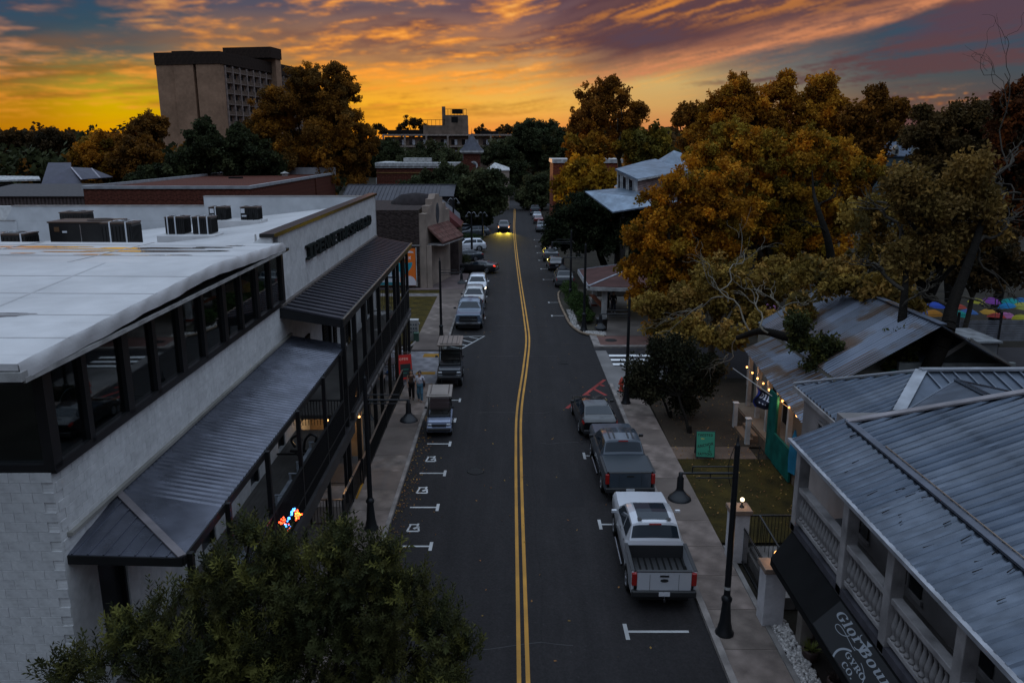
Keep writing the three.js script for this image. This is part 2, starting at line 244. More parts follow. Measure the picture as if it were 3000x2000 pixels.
// painted marks
const lineWhite = mat([0.8, 0.79, 0.78], 0.7, { map: blotch }), lineYellow = mat([0.86, 0.4, 0.035], 0.65, { map: blotch }), lineRed = mat([0.55, 0.09, 0.08], 0.75, { map: blotch });
function stripe(a, b, w, y = 0.004) { const d = [b[0] - a[0], b[1] - a[1]], L = Math.hypot(...d), n = [-d[1] / L * w / 2, d[0] / L * w / 2]; return flat([[a[0] + n[0], a[1] + n[1]], [a[0] - n[0], a[1] - n[1]], [b[0] - n[0], b[1] - n[1]], [b[0] + n[0], b[1] + n[1]]], y); }
{
  const c = new THREE.CatmullRomCurve3([[0.32, -20], [0.31, 18], [0.3, 35], [0.38, 41], [0.85, 50], [1.16, 57.5], [1.12, 64], [0.94, 76], [0.74, 90], [0.5, 112], [0.36, 140], [0.5, 160], [0.6, 180]].map(([x, d]) => V(x, 0, -d))), N = 90;
  const line = (off) => { const gs = []; for (let i = 0; i < N; i++) { const a = c.getPoint(i / N), b = c.getPoint((i + 1) / N); gs.push(quad(V(a.x + off - 0.06, 0.005, a.z), V(a.x + off + 0.06, 0.005, a.z), V(b.x + off + 0.06, 0.005, b.z), V(b.x + off - 0.06, 0.005, b.z))); } return gs; };
  struct('centre_line', line(-0.12), lineYellow); struct('centre_line', line(0.12), lineYellow);
}
{
  const gs = [];
  for (const [x, y, len] of [[1303, 1386, -1.1], [1282, 1486, -1.1], [1318, 1300, -1.1], [1333, 1231, -.7], [1347, 1172, -1.1], [1262, 1600, -1.1]]) { const p = gnd(x, y); gs.push(stripe([p.x, -p.z - 0.32], [p.x, -p.z + 0.32], 0.12), stripe([p.x - 0.06, -p.z], [p.x + len, -p.z], 0.1, 0.0045)); }
  for (const [x, y] of [[1712, 1335], [1758, 1536], [1835, 1850]]) { const p = gnd(x, y); gs.push(stripe([p.x, -p.z - 0.4], [p.x, -p.z + 0.4], 0.12), stripe([p.x + 0.06, -p.z], [p.x + 1.85, -p.z], 0.11, 0.0045)); }
  for (const d of [66, 71.8, 84.5, 92, 99, 106, 113, 121]) gs.push(stripe([3.35, d - 0.3], [3.35, d + 0.3], 0.14), stripe([3.4, d], [5.2, d], 0.1, 0.0045));
  for (const [x, y] of [[1428, 838], [1426, 868], [1421, 931]]) { const p = gnd(x, y); gs.push(stripe([p.x, -p.z - 0.35], [p.x, -p.z + 0.35], 0.12), stripe([p.x, -p.z], [p.x - 1.2, -p.z], 0.1, 0.0045)); }
  const P = (x, y) => { const p = gnd(x, y); return [p.x, -p.z]; };
  for (const [a, b] of [[[1325, 987], [1420, 984]], [[1420, 984], [1338, 1029]], [[1325, 989], [1385, 1003]], [[1323, 1002], [1368, 1012]], [[1318, 1014], [1350, 1021]], [[1315, 1025], [1338, 1029]], [[1375, 987], [1405, 993]]]) gs.push(stripe(P(...a), P(...b), 0.1, 0.005));
  struct('parking_lines', gs, lineWhite);
  struct('no_parking_hatching', [[[1660, 1196], [1772, 1112]], [[1738, 1138], [1776, 1158]], [[1720, 1155], [1745, 1166]], [[1752, 1124], [1770, 1131]]].map(([a, b]) => stripe(P(...a), P(...b), 0.2, 0.005)), lineRed);
  struct('crosswalk', [52.9, 51.8, 50.7].map((d) => stripe([6.6, d], [9.6, d], 0.5, 0.012)), mat([0.9, 0.9, 0.9], 0.6, { map: null }));
  struct('stop_line', [stripe([-10, 83.6], [-8.2, 83.6], 0.35, 0.006)], lineWhite);
  struct('zebra_crossing', [80.6, 81.8, 83].map((d) => stripe([-6.4, d], [-4.9, d], 0.45, 0.045)), lineWhite);
  // golf cart pictures in the stalls
  const carts = [];
  for (const [x, y] of [[1263, 1344], [1238, 1435], [1212, 1545]]) { const p = gnd(x, y), s = 1; const Z = (dx, dd) => [p.x + dx * s, -p.z + dd * s]; for (const [a, b, w] of [[[-.22, -.3], [.22, -.3], .1], [[-.22, -.3], [-.14, .22], .07], [[.22, -.3], [.16, .1], .07], [[-.2, .24], [.1, .24], .07], [[0, -.1], [.2, .05], .12], [[.12, .1], [.14, .32], .08]]) carts.push(stripe(Z(...a), Z(...b), w, 0.005)); }
  struct('stall_symbols', carts, lineWhite);
  struct('ramp_pad', [flat([P(1243, 1037), P(1288, 1037), P(1285, 1047), P(1238, 1047)], 0.03), flat([P(1222, 1090), P(1276, 1090), P(1274, 1098), P(1216, 1098)], 0.03)], mat([0.6, 0.3, 0.03], 0.7, { map: blotch }));
  struct('ramp_pad', [flat([P(1053, 1417), P(1068, 1417), P(1047, 1470), P(1036, 1470)], 0.145)], mat([0.55, 0.27, 0.02], 0.7, { map: blotch }));
  struct('access_mark', [flat([P(1133, 1092), P(1148, 1092), P(1145, 1100), P(1131, 1100)], 0.16)], mat([0.05, 0.16, 0.45], 0.7));
}
// corner of the side street on the right: brick-red landing, kerbs and planting bed
struct('street_corner', [box(6.3, 12, -0.1, 0.12, -58.2, -55.4)], mat([0.24, 0.13, 0.11], 0.88, { map: blotch, bump: 0.004 }));
struct('kerb', [box(5.8, 12, -0.1, 0.13, -55.4, -55.0), box(5.8, 6.3, -0.1, 0.13, -58.6, -55.4)], kerbMat);
struct('driveway_ramp', [flat([[5.8, 44], [9.6, 44], [9.6, 50.2], [6.6, 50.2], [6.55, 54.2], [5.8, 54.2]], 0.02)], mat([0.33, 0.31, 0.3], 0.85, { map: blotch }));
struct('kerb', [tube([V(6.9, 0.1, -58), V(5.5, 0.1, -59), V(4.75, 0.1, -61.5), V(4.45, 0.1, -66), V(4.35, 0.1, -74), V(4.7, 0.1, -77), V(5.8, 0.1, -78.5)], 0.1, 30, 6)], mat([0.42, 0.31, 0.22], 0.85));
struct('planting_bed', flat([[5.6, 58.9], [7.0, 58.1], [7.0, 78], [5.8, 78.4], [4.75, 77], [4.45, 74], [4.5, 66], [4.85, 61.5]], 0.08), mat([0.09, 0.08, 0.06], 0.95, { map: blotch, bump: 0.02 }));
struct('terrace', flat([[7.0, 58.2], [14, 58.2], [14, 74], [7.0, 74]], 0.125), mat([0.2, 0.17, 0.15], 0.85, { map: blotch }));
{ // white stones: along the bed and beside the gate pillars
  const r = rng(8), g = new THREE.DodecahedronGeometry(0.06, 0), M = new THREE.Matrix4(), spots = [];
  for (let i = 0; i < 900; i++) { const t = r(); let x, d; if (t < 0.6) { const q = r(); d = 59 + q * 9; const e = 4.6 + Math.max(0, 61.5 - d) * 0.35 + 0.1; x = e + r() * 0.55; } else { x = 5.6 + r() * 1.5; d = 58.4 + r() * 1.2 + (7.1 - x) * 0.25; } spots.push([x, 0.1, d]); }
  for (let i = 0; i < 1500; i++) { const d = 15 + r() * 6.6; spots.push([7.68 + r() * 0.5, 0.12, d]); }
  const im = new THREE.InstancedMesh(g, mat([0.6, 0.58, 0.56], 0.8, { map: null }), spots.length), c = new THREE.Color();
  spots.forEach(([x, y, d], i) => { M.makeRotationFromEuler(new THREE.Euler(r() * 6, r() * 6, r() * 6)); M.scale(V(0.5 + r() * 0.7, 0.4 + r() * 0.4, 0.5 + r() * 0.7)); M.setPosition(x, y + r() * 0.03, -d); im.setMatrixAt(i, M); const s = 0.45 + r() * 0.6; im.setColorAt(i, c.setRGB(s, s * 0.97, s * 0.95)); });
  im.name = 'gravel'; im.userData.kind = 'stuff'; tag(im, 'white and grey stones strewn along the planting beds', 'gravel'); scene.add(im);
}
{ // leaf litter along the left kerb and on the yards
  const r = rng(12), g = new THREE.PlaneGeometry(0.08, 0.05), M = new THREE.Matrix4(), n = 1600, im = new THREE.InstancedMesh(g, mat([0.22, 0.13, 0.05], 0.9, { map: null, two: true }), n), c = new THREE.Color();
  for (let i = 0; i < n; i++) { let x, d, y = 0.012; const t = r(); if (t < 0.4) { d = 20 + r() * 26; x = -4.55 + Math.pow(r(), 2) * 0.8; } else if (t < 0.75) { x = 7.6 + r() * 5; d = 27 + r() * 17; y = 0.075; } else { d = 16 + r() * 110; x = -4 + r() * 9; } M.makeRotationFromEuler(new THREE.Euler(-1.57 + (r() - 0.5) * 0.8, r() * 6, r() * 6)); M.setPosition(x, y + r() * 0.01, -d); im.setMatrixAt(i, M); const s = 0.5 + r(); im.setColorAt(i, c.setRGB(s, s * (0.7 + r() * 0.4), s * 0.8)); }
  im.name = 'leaf_litter'; tag(im, 'dry brown leaves scattered along the kerb and yard', 'leaves'); im.userData.kind = 'stuff'; scene.add(im);
}

{ const mk = (x, d, r, y, l) => { const m = mesh('manhole_cover', [cyl(r, r, .012, 0, 0, 0, 20), moved(turned(new THREE.TorusGeometry(r, .02, 4, 24), 'X', Math.PI / 2), 0, .008, 0), ...[-.5, -.17, .17, .5].map((k) => box(-r * .8, r * .8, .012, .018, k * r - .015, k * r + .015))], mat([.02, .018, .017], .6, { metal: .4 })); m.position.set(x, y, -d); tag(m, l, 'manhole cover'); }; mk(7.2, 56.8, .42, .122, 'dark round cover set in the brick-red corner landing'); mk(3.4, 51, .3, .004, 'small dark cover in the right lane before the crossing'); mk(-1.6, 33, .36, .004, 'round cover in the left lane beside the golf cart stalls');
  const r = rng(66), cr = []; for (let i = 0; i < 7; i++) { let x = -4 + r() * 9, d = 20 + r() * 90; const across = r() < .6; for (let k = 0; k < 9; k++) { const nx = x + (across ? .35 + r() * .3 : (r() - .5) * .2), nd = d + (across ? (r() - .5) * .3 : .7 + r() * .6); if (nx > 5.6) break; cr.push(stripe([x, d], [nx, nd], .02 + .02 * r(), .0035)); x = nx; d = nd; } } struct('sealed_cracks', cr, mat([.012, .011, .011], .4, { map: null }));
  struct('road_patch', [flat([[1.4, 29.4], [2.9, 29.5], [2.9, 32.2], [1.45, 32.1]], .0025), flat([[-3.9, 50], [-2.4, 50], [-2.45, 53.2], [-3.95, 53.1]], .0025)], mat([.03, .026, .028], .75, { map: asphaltMap, bump: .006, spec: .45 })); }
// ---------- white brick building on the left ----------
const brickBump = tex(256, (u, v) => { const r = Math.floor(v * 16), c = (u * 4 + (r & 1) * 0.5) % 1, e = Math.min(Math.min(c, 1 - c) / 4 * 256 / 1.5, Math.min((v * 16) % 1, 1 - (v * 16) % 1) * 16 / 2); return 60 + 150 * Math.min(1, e) + 40 * (hash(Math.floor(u * 128), Math.floor(v * 128), 7) - 0.5) + 24 * (hash(Math.floor(u * 4 + (r & 1) * 0.5), r, 3) - .5); }, 1.04, false);
const paintWear = tex(512, (u, v, x, y) => { const n = tnoise(u, v, 4, 6, 81), s = tnoise(u * 1, v, 24, 3, 82), chip = 0; const k = 214 + 46 * (n - 0.5) + 34 * (s - 0.5) - (chip > 0.78 ? 34 : 0); return [k, k * 0.995, k * 0.985]; }, 3.3);
const whiteBrick = mat([0.8, 0.8, 0.8], 0.8, { map: paintWear, bump: 0.006, bumpMap: brickBump });
const whiteBlock = [0, 1, 2].map((i) => mat([0.78 - i * 0.018, 0.78 - i * 0.018, 0.78 - i * 0.016], 0.85, { map: paintWear, bump: 0.006 }));
const membraneMap = tex(512, (u, v, x, y) => { const n = tnoise(u, v, 3, 6, 91), s = Math.abs((v * 4) % 1 - 0.5) > 0.494 ? -26 : 0, d = tnoise(u, v, 20, 3, 92); return 216 + 50 * (n - 0.5) + 22 * (d - 0.5) + s; }, 9);
const membrane = mat([0.72, 0.7, 0.69], 0.55, { map: membraneMap, bump: 0.004 });
const puddleMat = new THREE.MeshPhysicalMaterial({ color: new THREE.Color().setRGB(0.22, 0.2, 0.19), roughness: 0.03, ior: 1.5 });
const pane = new THREE.MeshPhysicalMaterial({ color: new THREE.Color().setRGB(0.6, 0.66, 0.66), roughness: 0.02, transmission: 1, thickness: 0, ior: 1.75 });
const metalOld = mat([0.2, 0.21, 0.26], 0.5, { metal: 0.55, map: metalMap, rmap: roughMap });
const TH = 0.0137;
const WB = thing('white_brick_building', 'long white painted brick building with glazed upper storey and black balcony', 'building', [-8.4 * Math.cos(TH) - 14 * Math.sin(TH), 0, -14 * Math.cos(TH) + 8.4 * Math.sin(TH)], TH);
const wpart = (name, gs, m, parent = WB) => { const o = mesh(name, gs, m, parent); if (parent === WB) o.position.set(8.4, 0, 14); return o; };
const bx = (x0, x1, y0, y1, d0, d1) => box(x0, x1, y0, y1, -d1, -d0);
const onWB = (x, y, d) => V(x * Math.cos(TH) - d * Math.sin(TH), y, -d * Math.cos(TH) - x * Math.sin(TH));
{
  const DOORS = [[15.2, 16.4, 5.5], [20.6, 21.7, 5.4], [25.1, 26.1, 5.3], [28.5, 29.5, 5.3], [32.0, 33.4, 6.0], [37.6, 39.0, 6.0], [42.6, 44, 6.0], [48.0, 49.4, 6.0]];
  // street wall, cut by the doors of the upper gallery
  const gs = [bx(-8.7, -8.4, 0, 2.65, 14.08, 54.6)], up = []; let d = 14.08;
  for (const [a, b, h] of DOORS) { up.push(bx(-8.7, -8.4, 2.65, 6.1, d, a)); d = b; }
  up.push(bx(-8.7, -8.4, 2.65, 6.1, d, 54.6));
  for (const [a, b, h] of DOORS) if (h < 6.05) up.push(bx(-8.7, -8.4, h, 6.1, a, b));
  const w = wpart('wall', [...gs, ...up, bx(-8.7, -8.4, 6.1, 8.03, 14.08, 54.6), bx(-8.72, -8.4, 8.03, 10.66, 30.62, 54.6), bx(-40, -8.7, 0, 8.03, 14.08, 14.4), bx(-40, -8.7, 0, 10.0, 54.3, 54.6), bx(-40, -8.75, 8.03, 10.2, 29.5, 29.75)], whiteBrick);
  // far parapet steps up towards the street
  wpart('parapet', [bx(-32.3, -19.65, 7.2, 9.98, 54.25, 54.62), bx(-19.7, -8.4, 7.2, 10.6, 54.24, 54.63), bx(-40, -32.2, 7, 9.02, 54.2, 54.6), slab([V(-32.3, 9.98, -54.25), V(-33.0, 9.0, -54.25), V(-33.0, 9.0, -54.6), V(-32.3, 9.98, -54.6)], 0.9)], mat([0.64, 0.65, 0.66], 0.6, { map: membraneMap }));
  wpart('coping', [bx(-8.85, -8.3, 10.66, 10.8, 29.6, 54.75)], mat([0.03, 0.026, 0.022], 0.3, { metal: 0.4 }));
  wpart('coping', [bx(-32.4, -19.7, 9.98, 10.03, 54.2, 54.68), bx(-19.72, -8.86, 10.6, 10.65, 54.2, 54.68), bx(-40, -32.3, 9.02, 9.06, 54.16, 54.65)], mat([0.5, 0.46, 0.42], 0.35, { metal: 0.4 }));
  wpart('parapet_return', [slab([V(-8.42, 10.66, -29.7), V(-8.42, 10.0, -29.55), V(-9.9, 10.0, -29.55), V(-8.8, 10.66, -29.7)], 0.15, V(0, 0, -1)), bx(-8.72, -8.4, 8.03, 10.66, 30.4, 30.6)], whiteBrick);
  wpart('parapet_lining', [bx(-8.86, -8.73, 9.4, 10.64, 29.7, 54.2)], membrane);
  // blocks: one by one at the near corner, joined along the street wall
  const blk = shared(rbox(0.396, 0.196, 0.04, 0.006)), r = rng(4);
  for (let j = 0; j < 31; j++) for (let i = 0; i < 5; i++) { const m = mesh('block', blk, whiteBlock[Math.floor(r() * 3)], w); m.position.set(-8.6 - i * 0.4 - (j & 1) * 0.2 + 0.0, 1.95 + j * 0.2, -14.075 + (r() - 0.5) * 0.004); if (r() > 0.5) m.rotation.z = Math.PI; }
  const many = []; const b0 = rbox(0.03, 0.195, 0.395, 0.006, 0, 0, 0, 1);
  for (let j = 0; j < 8; j++) for (let i = 0; i < 41; i++) { const g = b0.clone(); g.translate(-8.4 + (r() - 0.5) * 0.005, 6.52 + j * 0.2, -(14.35 + i * 0.4 + (j & 1) * 0.2)); many.push(g); }
  const bs = wpart('wall_blocks', many, whiteBlock[0]); bs.userData.kind = 'stuff';
  // doors and windows on the gallery
  const doorMat = mat([0.02, 0.022, 0.025], 0.3, { map: null });
  for (const [a, b, h] of DOORS) { const f = wpart('door', [bx(-8.66, -8.56, 2.65, h, a, b)], doorMat); mesh('frame', [bx(-8.58, -8.44, 2.65, h, a, a + 0.08), bx(-8.58, -8.44, 2.65, h, b - 0.08, b), bx(-8.58, -8.44, h - 0.08, h, a + 0.08, b - 0.08)], MT.black, f); }
  for (const [a, b] of [[31.2, 31.9], [33.5, 34.2], [36.8, 37.5], [39.1, 39.8], [41.8, 42.5], [44.1, 44.8], [47.2, 47.9], [49.5, 50.2]]) { const s = wpart('shutter', [bx(-8.4, -8.33, 3.6, 6.0, a, b)], MT.blackRough); const lv = []; for (let y = 3.75; y < 5.9; y += 0.16) lv.push(bx(-8.33, -8.315, y, y + 0.09, a + 0.08, b - 0.08)); mesh('louvres', lv, MT.black, s); }
  // glazed upper storey
  const MUL = [14.12, 15.5, 17.24, 18.79, 20.4, 22.02, 23.74, 25.39, 27.06, 28.73, 30.35];
  MUL.forEach((m, i) => { wpart('mullion', [bx(-8.5, -8.3, 8.1, 10.32, m - 0.07, m + (i % 2 ? 0.12 : 0.22))], MT.black); });
  for (let i = 0; i < MUL.length - 1; i++) wpart('window_pane', [bx(-8.4, -8.39, 8.2, 10.3, MUL[i] + 0.1, MUL[i + 1] - 0.06)], pane);
  for (let i = 0; i < 6; i++) { wpart('window_pane', [bx(-10.4 - i * 2, -8.55 - i * 2, 8.2, 10.3, 14.2, 14.21)], pane); wpart('mullion', [bx(-10.5 - i * 2, -10.38 - i * 2, 8.1, 10.32, 14.12, 14.3)], MT.black); }
  wpart('window_sill', [bx(-8.52, -8.3, 8.03, 8.2, 14.08, 30.5), bx(-40, -8.52, 8.03, 8.2, 14.08, 14.3)], MT.black);
  wpart('window_head', [bx(-8.5, -8.36, 10.05, 10.2, 14.08, 30.5)], MT.black);
  for (let i = 1; i < 10; i += 2) wpart('roof_bracket', [bx(-10.2, -8.5, 10.08, 10.14, MUL[i] - 0.02, MUL[i] + 0.02), bx(-10.1, -8.5, 9.96, 9.99, MUL[i] - 0.02, MUL[i] + 0.02)], mat([0.6, 0.62, 0.62], 0.3, { metal: 0.6 }));
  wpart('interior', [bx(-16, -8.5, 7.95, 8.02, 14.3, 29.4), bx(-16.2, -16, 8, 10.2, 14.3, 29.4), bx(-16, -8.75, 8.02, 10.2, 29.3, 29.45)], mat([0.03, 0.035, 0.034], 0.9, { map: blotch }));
  wpart('floor_slab', [bx(-16, -8.7, 3.2, 3.4, 14.4, 54.2)], MT.concreteDark);
  // roof of the near wing: two gently sloping falls with a seam at the crest
  const e = 10.46, X0 = -8.02, X1 = -40;
  wpart('roof', [slab([V(X0, e, -12.95), V(X0, 10.74, -22.6), V(X1, 10.98, -22.6), V(X1, 10.7, -12.95)], 0.12), slab([V(X0, 10.74, -22.603), V(X0, 10.46, -29.65), V(X1, 10.66, -29.65), V(X1, 10.98, -22.603)], 0.12)], membrane);
  { const sm = [], top = (x, d) => (d < 22.6 ? 10.46 + (d - 12.95) / 9.65 * 0.28 : 10.74 - (d - 22.6) / 7.05 * 0.28) + (X0 - x) / 32 * 0.24 + 0.004; for (const d of [14.6, 16.4, 18.5, 20.6, 24.6, 26.6, 28.4]) sm.push(beam(V(X0, top(X0, d), -d), V(-38, top(-38, d), -d), 0.09, 0.005)); for (const [x, a, b] of [[-10.6, 12.95, 22.5], [-13.9, 12.95, 22.5], [-17.4, 12.95, 22.5], [-12.2, 22.7, 29.6], [-16.2, 22.7, 29.6]]) sm.push(beam(V(x, top(x, a), -a), V(x - .5, top(x - .5, b), -b), 0.07, 0.005)); wpart('membrane_seams', sm, mat([0.62, 0.6, 0.59], 0.5, { map: membraneMap })); }
  { // hanging edge of the membrane: wavy in section and along the eave
    const pts = [], N = 60, K = 7, P = (i, k) => { const t = i / N, d = 12.93 + t * 16.8, bulge = Math.exp(-Math.pow((d - 24.6) / 2.2, 2)), top = d < 22.6 ? e + (d - 12.95) / 9.65 * 0.28 : 10.74 - (d - 22.6) / 7 * 0.28, q = k / (K - 1), drop = 0.3 + 0.03 * bulge + 0.012 * Math.sin(d * 1.7), out = 0.06 + 0.05 * bulge + 0.012 * Math.sin(d * 2.3 + 1) * q; return V(X0 + out * Math.sin(q * 1.9) + 0.015 * Math.sin(d * 5 + q * 4), top + 0.012 - drop * q * q * 0.6 - drop * 0.4 * q, -d); };
    for (let i = 0; i < N; i++) for (let k = 0; k < K - 1; k++) pts.push(quad(P(i, k), P(i, k + 1), P(i + 1, k + 1), P(i + 1, k)));
    let g = mergeGeometries(pts); const m = membrane.clone(); m.side = THREE.DoubleSide; wpart('roof_edge', [toCreasedNormals(g, 0.9)], m);
  }
  wpart('soffit', [bx(-8.45, -8.0, 10.1, 10.2, 13, 30.4), bx(-40, -8.0, 10.1, 10.34, 12.98, 14.1)], MT.black);
  wpart('edge_trim', [bx(-8.35, -7.96, 10.16, 10.32, 12.9, 13.1), beam(V(-7.98, 10.16, -13), V(-7.98, 10.16, -29.6), 0.05, 0.09)], MT.offwhite);
  { // standing water, blobs drawn out across the fall
    const r2 = rng(33), blob = (x, d, a, b) => { const pts = [], n = 18; for (let i = 0; i < n; i++) { const t = i / n * 6.283, k = 0.75 + 0.5 * r2(); pts.push([x + Math.cos(t) * a * k, d + Math.sin(t) * b * k]); } const g = flat(pts, 0), p = g.attributes.position; for (let i = 0; i < p.count; i++) { const dd = -p.getZ(i), xx = p.getX(i), top = (q) => 10.74 + (10.98 - 10.74) * (X0 - q) / (X0 - X1); p.setY(i, (dd > 22.6 ? top(xx) - (dd - 22.6) / 7.05 * (0.28 + 0.04 * (X0 - xx) / 32) : top(xx) - (22.6 - dd) / 9.65 * 0.28) + 0.006); } g.computeVertexNormals(); return g; };
    for (const [x, d, a, b] of [[-15.6, 27.6, 1.6, 0.3], [-14.2, 26.9, 2.6, 0.14], [-11.6, 27.2, 1.6, 0.35], [-10.9, 26.1, 2.2, 0.26], [-13.8, 25.8, 1.0, 0.14], [-12.4, 24.9, 0.7, 0.12], [-10.7, 24.7, 0.55, 0.13], [-9.9, 27.6, 0.7, 0.3], [-9.3, 28.3, 0.3, 0.25], [-14.9, 25.2, 0.4, 0.1], [-9.9, 24.8, 0.4, 0.14], [-9.3, 26.4, 0.35, 0.15], [-10.35, 16.35, 0.55, 0.2], [-9.95, 16.45, 0.34, 0.07]]) wpart('puddle', [blob(x, d, a, b)], puddleMat);
  }
  // lower roof behind, where the condensers stand
  wpart('roof', [slab([V(-8.75, 10.15, -29.8), V(-8.75, 10.15, -54.25), V(-40, 6.6, -54.25), V(-40, 8.6, -29.8)], 0.15)], membrane);
  wpart('vent_pipe', [cyl(0.05, 0.035, 0.35, -10.2, 10.0, -33.6, 8)], MT.offwhite);
  // raised letters of the sign
  const font = await new FontLoader().loadAsync('fonts/droid/droid_sans_bold.typeface.json');
  const word = 'IPENNETRASBYHL&D'; const lm = mat([0.012, 0.016, 0.015], 0.95, { map: null }); lm.metalness = 0;
  for (let i = 0; i < 16; i++) { let g = new TextGeometry(word[i], { font, size: 0.66, depth: 0.16, curveSegments: 3, bevelEnabled: false }); g.computeBoundingBox(); const bb = g.boundingBox; g.translate(-(bb.min.x + bb.max.x) / 2, 0, 0); g.scale(1.02 / (bb.max.x - bb.min.x), 0.6 / (bb.max.y - bb.min.y), 1); g.rotateY(Math.PI / 2); wpart('letter', [moved(g, -8.39, 9.16 - i * 0.008, -(34.95 + i * 1.08))], lm); }
  // upper awning: dark standing-seam panels
  const A = (t, d, y = 0) => V(-8.4 + 2.3 * t, 7.98 - 0.46 * t + y, -d);
  const sheetMat = mat([0.11, 0.105, 0.125], 0.36, { metal: 0.5, map: metalMap }), n = 40, d0 = 29.95, d1 = 53.95;
  for (let i = 0; i < n; i++) { const a = d0 + (d1 - d0) * i / n, b = d0 + (d1 - d0) * (i + 1) / n; wpart('awning_panel', [slab([A(0, a), A(1, a), A(1, b), A(0, b)], 0.03), beam(A(0, a + 0.05, 0.03), A(1, a + 0.05, 0.03), 0.14, 0.07)], sheetMat); }
  wpart('awning_flashing', [beam(V(-8.33, 8.03, -29.9), V(-8.33, 8.03, -54), 0.16, 0.1)], mat([0.3, 0.25, 0.22], 0.5, { metal: 0.3 }));
  wpart('awning_fascia', [bx(-6.1, -6.0, 7.22, 7.54, 29.9, 54), slab([V(-8.4, 7.95, -29.9), V(-6.05, 7.5, -29.9), V(-6.05, 7.2, -29.9), V(-8.4, 7.6, -29.9)], 0.06, V(0, 0, -1)), slab([V(-8.4, 7.95, -54), V(-6.05, 7.5, -54), V(-6.05, 7.2, -54), V(-8.4, 7.6, -54)], 0.06, V(0, 0, -1))], MT.black);
  wpart('gutter', [beam(V(-6.0, 7.53, -29.9), V(-6.0, 7.53, -54), 0.06, 0.05)], mat([0.34, 0.27, 0.2], 0.35, { metal: 0.6 }));
  // lower awning: weathered ribbed sheets and a hipped end
  const L = (t, d, y = 0) => V(-8.42 + 2.22 * t, 6.62 - 0.4 * t + y, -d);
  for (let i = 0; i < 17; i++) { const a = 16.4 + i * 0.87, b = a + 0.87, gs2 = []; const A0 = Math.max(0, 0); for (let k = 0; k < 4; k++) { const p = a + k * 0.2175, q = p + 0.2175, m2 = (p + q) / 2; gs2.push(quad(L(0, p), L(1, p), L(1, m2 - 0.05, 0), L(0, m2 - 0.05, 0)), quad(L(0, m2 - 0.05), L(1, m2 - 0.05), L(1, m2, 0.03), L(0, m2, 0.03)), quad(L(0, m2, 0.03), L(1, m2, 0.03), L(1, m2 + 0.05), L(0, m2 + 0.05)), quad(L(0, m2 + 0.05), L(1, m2 + 0.05), L(1, q), L(0, q))); } const m = wpart('awning_panel', gs2, metalOld); }
  wpart('awning_panel', [slab([V(-8.42, 6.62, -16.4), V(-6.2, 6.22, -16.4), V(-6.2, 6.22, -14.25)], 0.02)], metalOld);
  { const H0 = V(-8.42, 6.62, -16.4), H1 = V(-6.2, 6.22, -14.22), H2 = V(-8.62, 6.3, -14.22); wpart('awning_hip', [slab([H0, H2, H1], 0.03)], metalOld);
    const sm = []; for (let i = 1; i < 8; i++) { const t = i / 8, p = H2.clone().lerp(H1, t), q = H0.clone().lerp(H1, t); sm.push(beam(p, q, 0.035, 0.05)); } wpart('awning_seams', sm, metalOld);
    wpart('hip_cap', [beam(H0.clone().add(V(0, 0.03, 0)), H1.clone().add(V(0, 0.03, 0)), 0.16, 0.03)], mat([0.34, 0.3, 0.31], 0.55, { metal: 0.4, map: metalMap }));
    wpart('awning_fascia', [beam(H2.clone().add(V(0, -0.1, 0)), H1.clone().add(V(0, -0.1, 0)), 0.06, 0.18), beam(H1.clone().add(V(0, -0.1, 0)), V(-6.2, 6.1, -31.2), 0.06, 0.18)], MT.black); }
  wpart('awning_flashing', [beam(V(-8.36, 6.68, -14.3), V(-8.36, 6.68, -31.2), 0.14, 0.08)], mat([0.4, 0.38, 0.34], 0.7, { map: blotch }));
  // gallery deck, beam, posts, railing
  const deckMat = mat([0.2, 0.185, 0.17], 0.8, { map: blotch });
  const dk = wpart('deck', [bx(-8.4, -6.15, 2.45, 2.65, 14.3, 31.1), bx(-8.4, -6.15, 3.12, 3.3, 31.1, 52.4)], deckMat);
  for (let i = 0; i < 14; i++) { const m = mesh('deck_board', [bx(-8.38 + i * 0.16, -8.23 + i * 0.16, 2.65, 2.675, 14.3, 31.1)], deckMat, dk); }
  wpart('deck_beam', [bx(-6.2, -6.0, 2.55, 3.0, 14.2, 31.2), bx(-6.2, -6.0, 2.9, 3.34, 31.2, 52.5), beam(V(-6.1, 3.02, -14.2), V(-6.1, 3.02, -31.2), 0.24, 0.04), beam(V(-6.1, 3.36, -31.2), V(-6.1, 3.36, -52.5), 0.24, 0.04)], mat([0.05, 0.045, 0.045], 0.4));
  for (const d of [14.45, 16.7, 19.81, 23.06, 26.63, 29.62]) wpart('post', [bx(-6.2, -6.08, 0.1, 6.2, d - 0.06, d + 0.06)], MT.black);
  for (const d of [30.5, 32.9, 35.3, 37.5, 39.7, 42.8, 45.8, 47.4, 49.6, 50.4, 52.2]) wpart('post', [bx(-6.25, -6.07, 0.1, 7.3, d - 0.09, d + 0.09)], MT.black);
  wpart('handrail', [beam(V(-6.1, 4.42, -14.3), V(-6.1, 4.42, -29.6), 0.07, 0.05), beam(V(-6.08, 4.72, -30.4), V(-6.08, 4.72, -52.4), 0.07, 0.05), bx(-8.4, -6.1, 4.38, 4.42, 29.6, 29.66), bx(-8.4, -6.1, 4.7, 4.74, 52.3, 52.36)], MT.black);
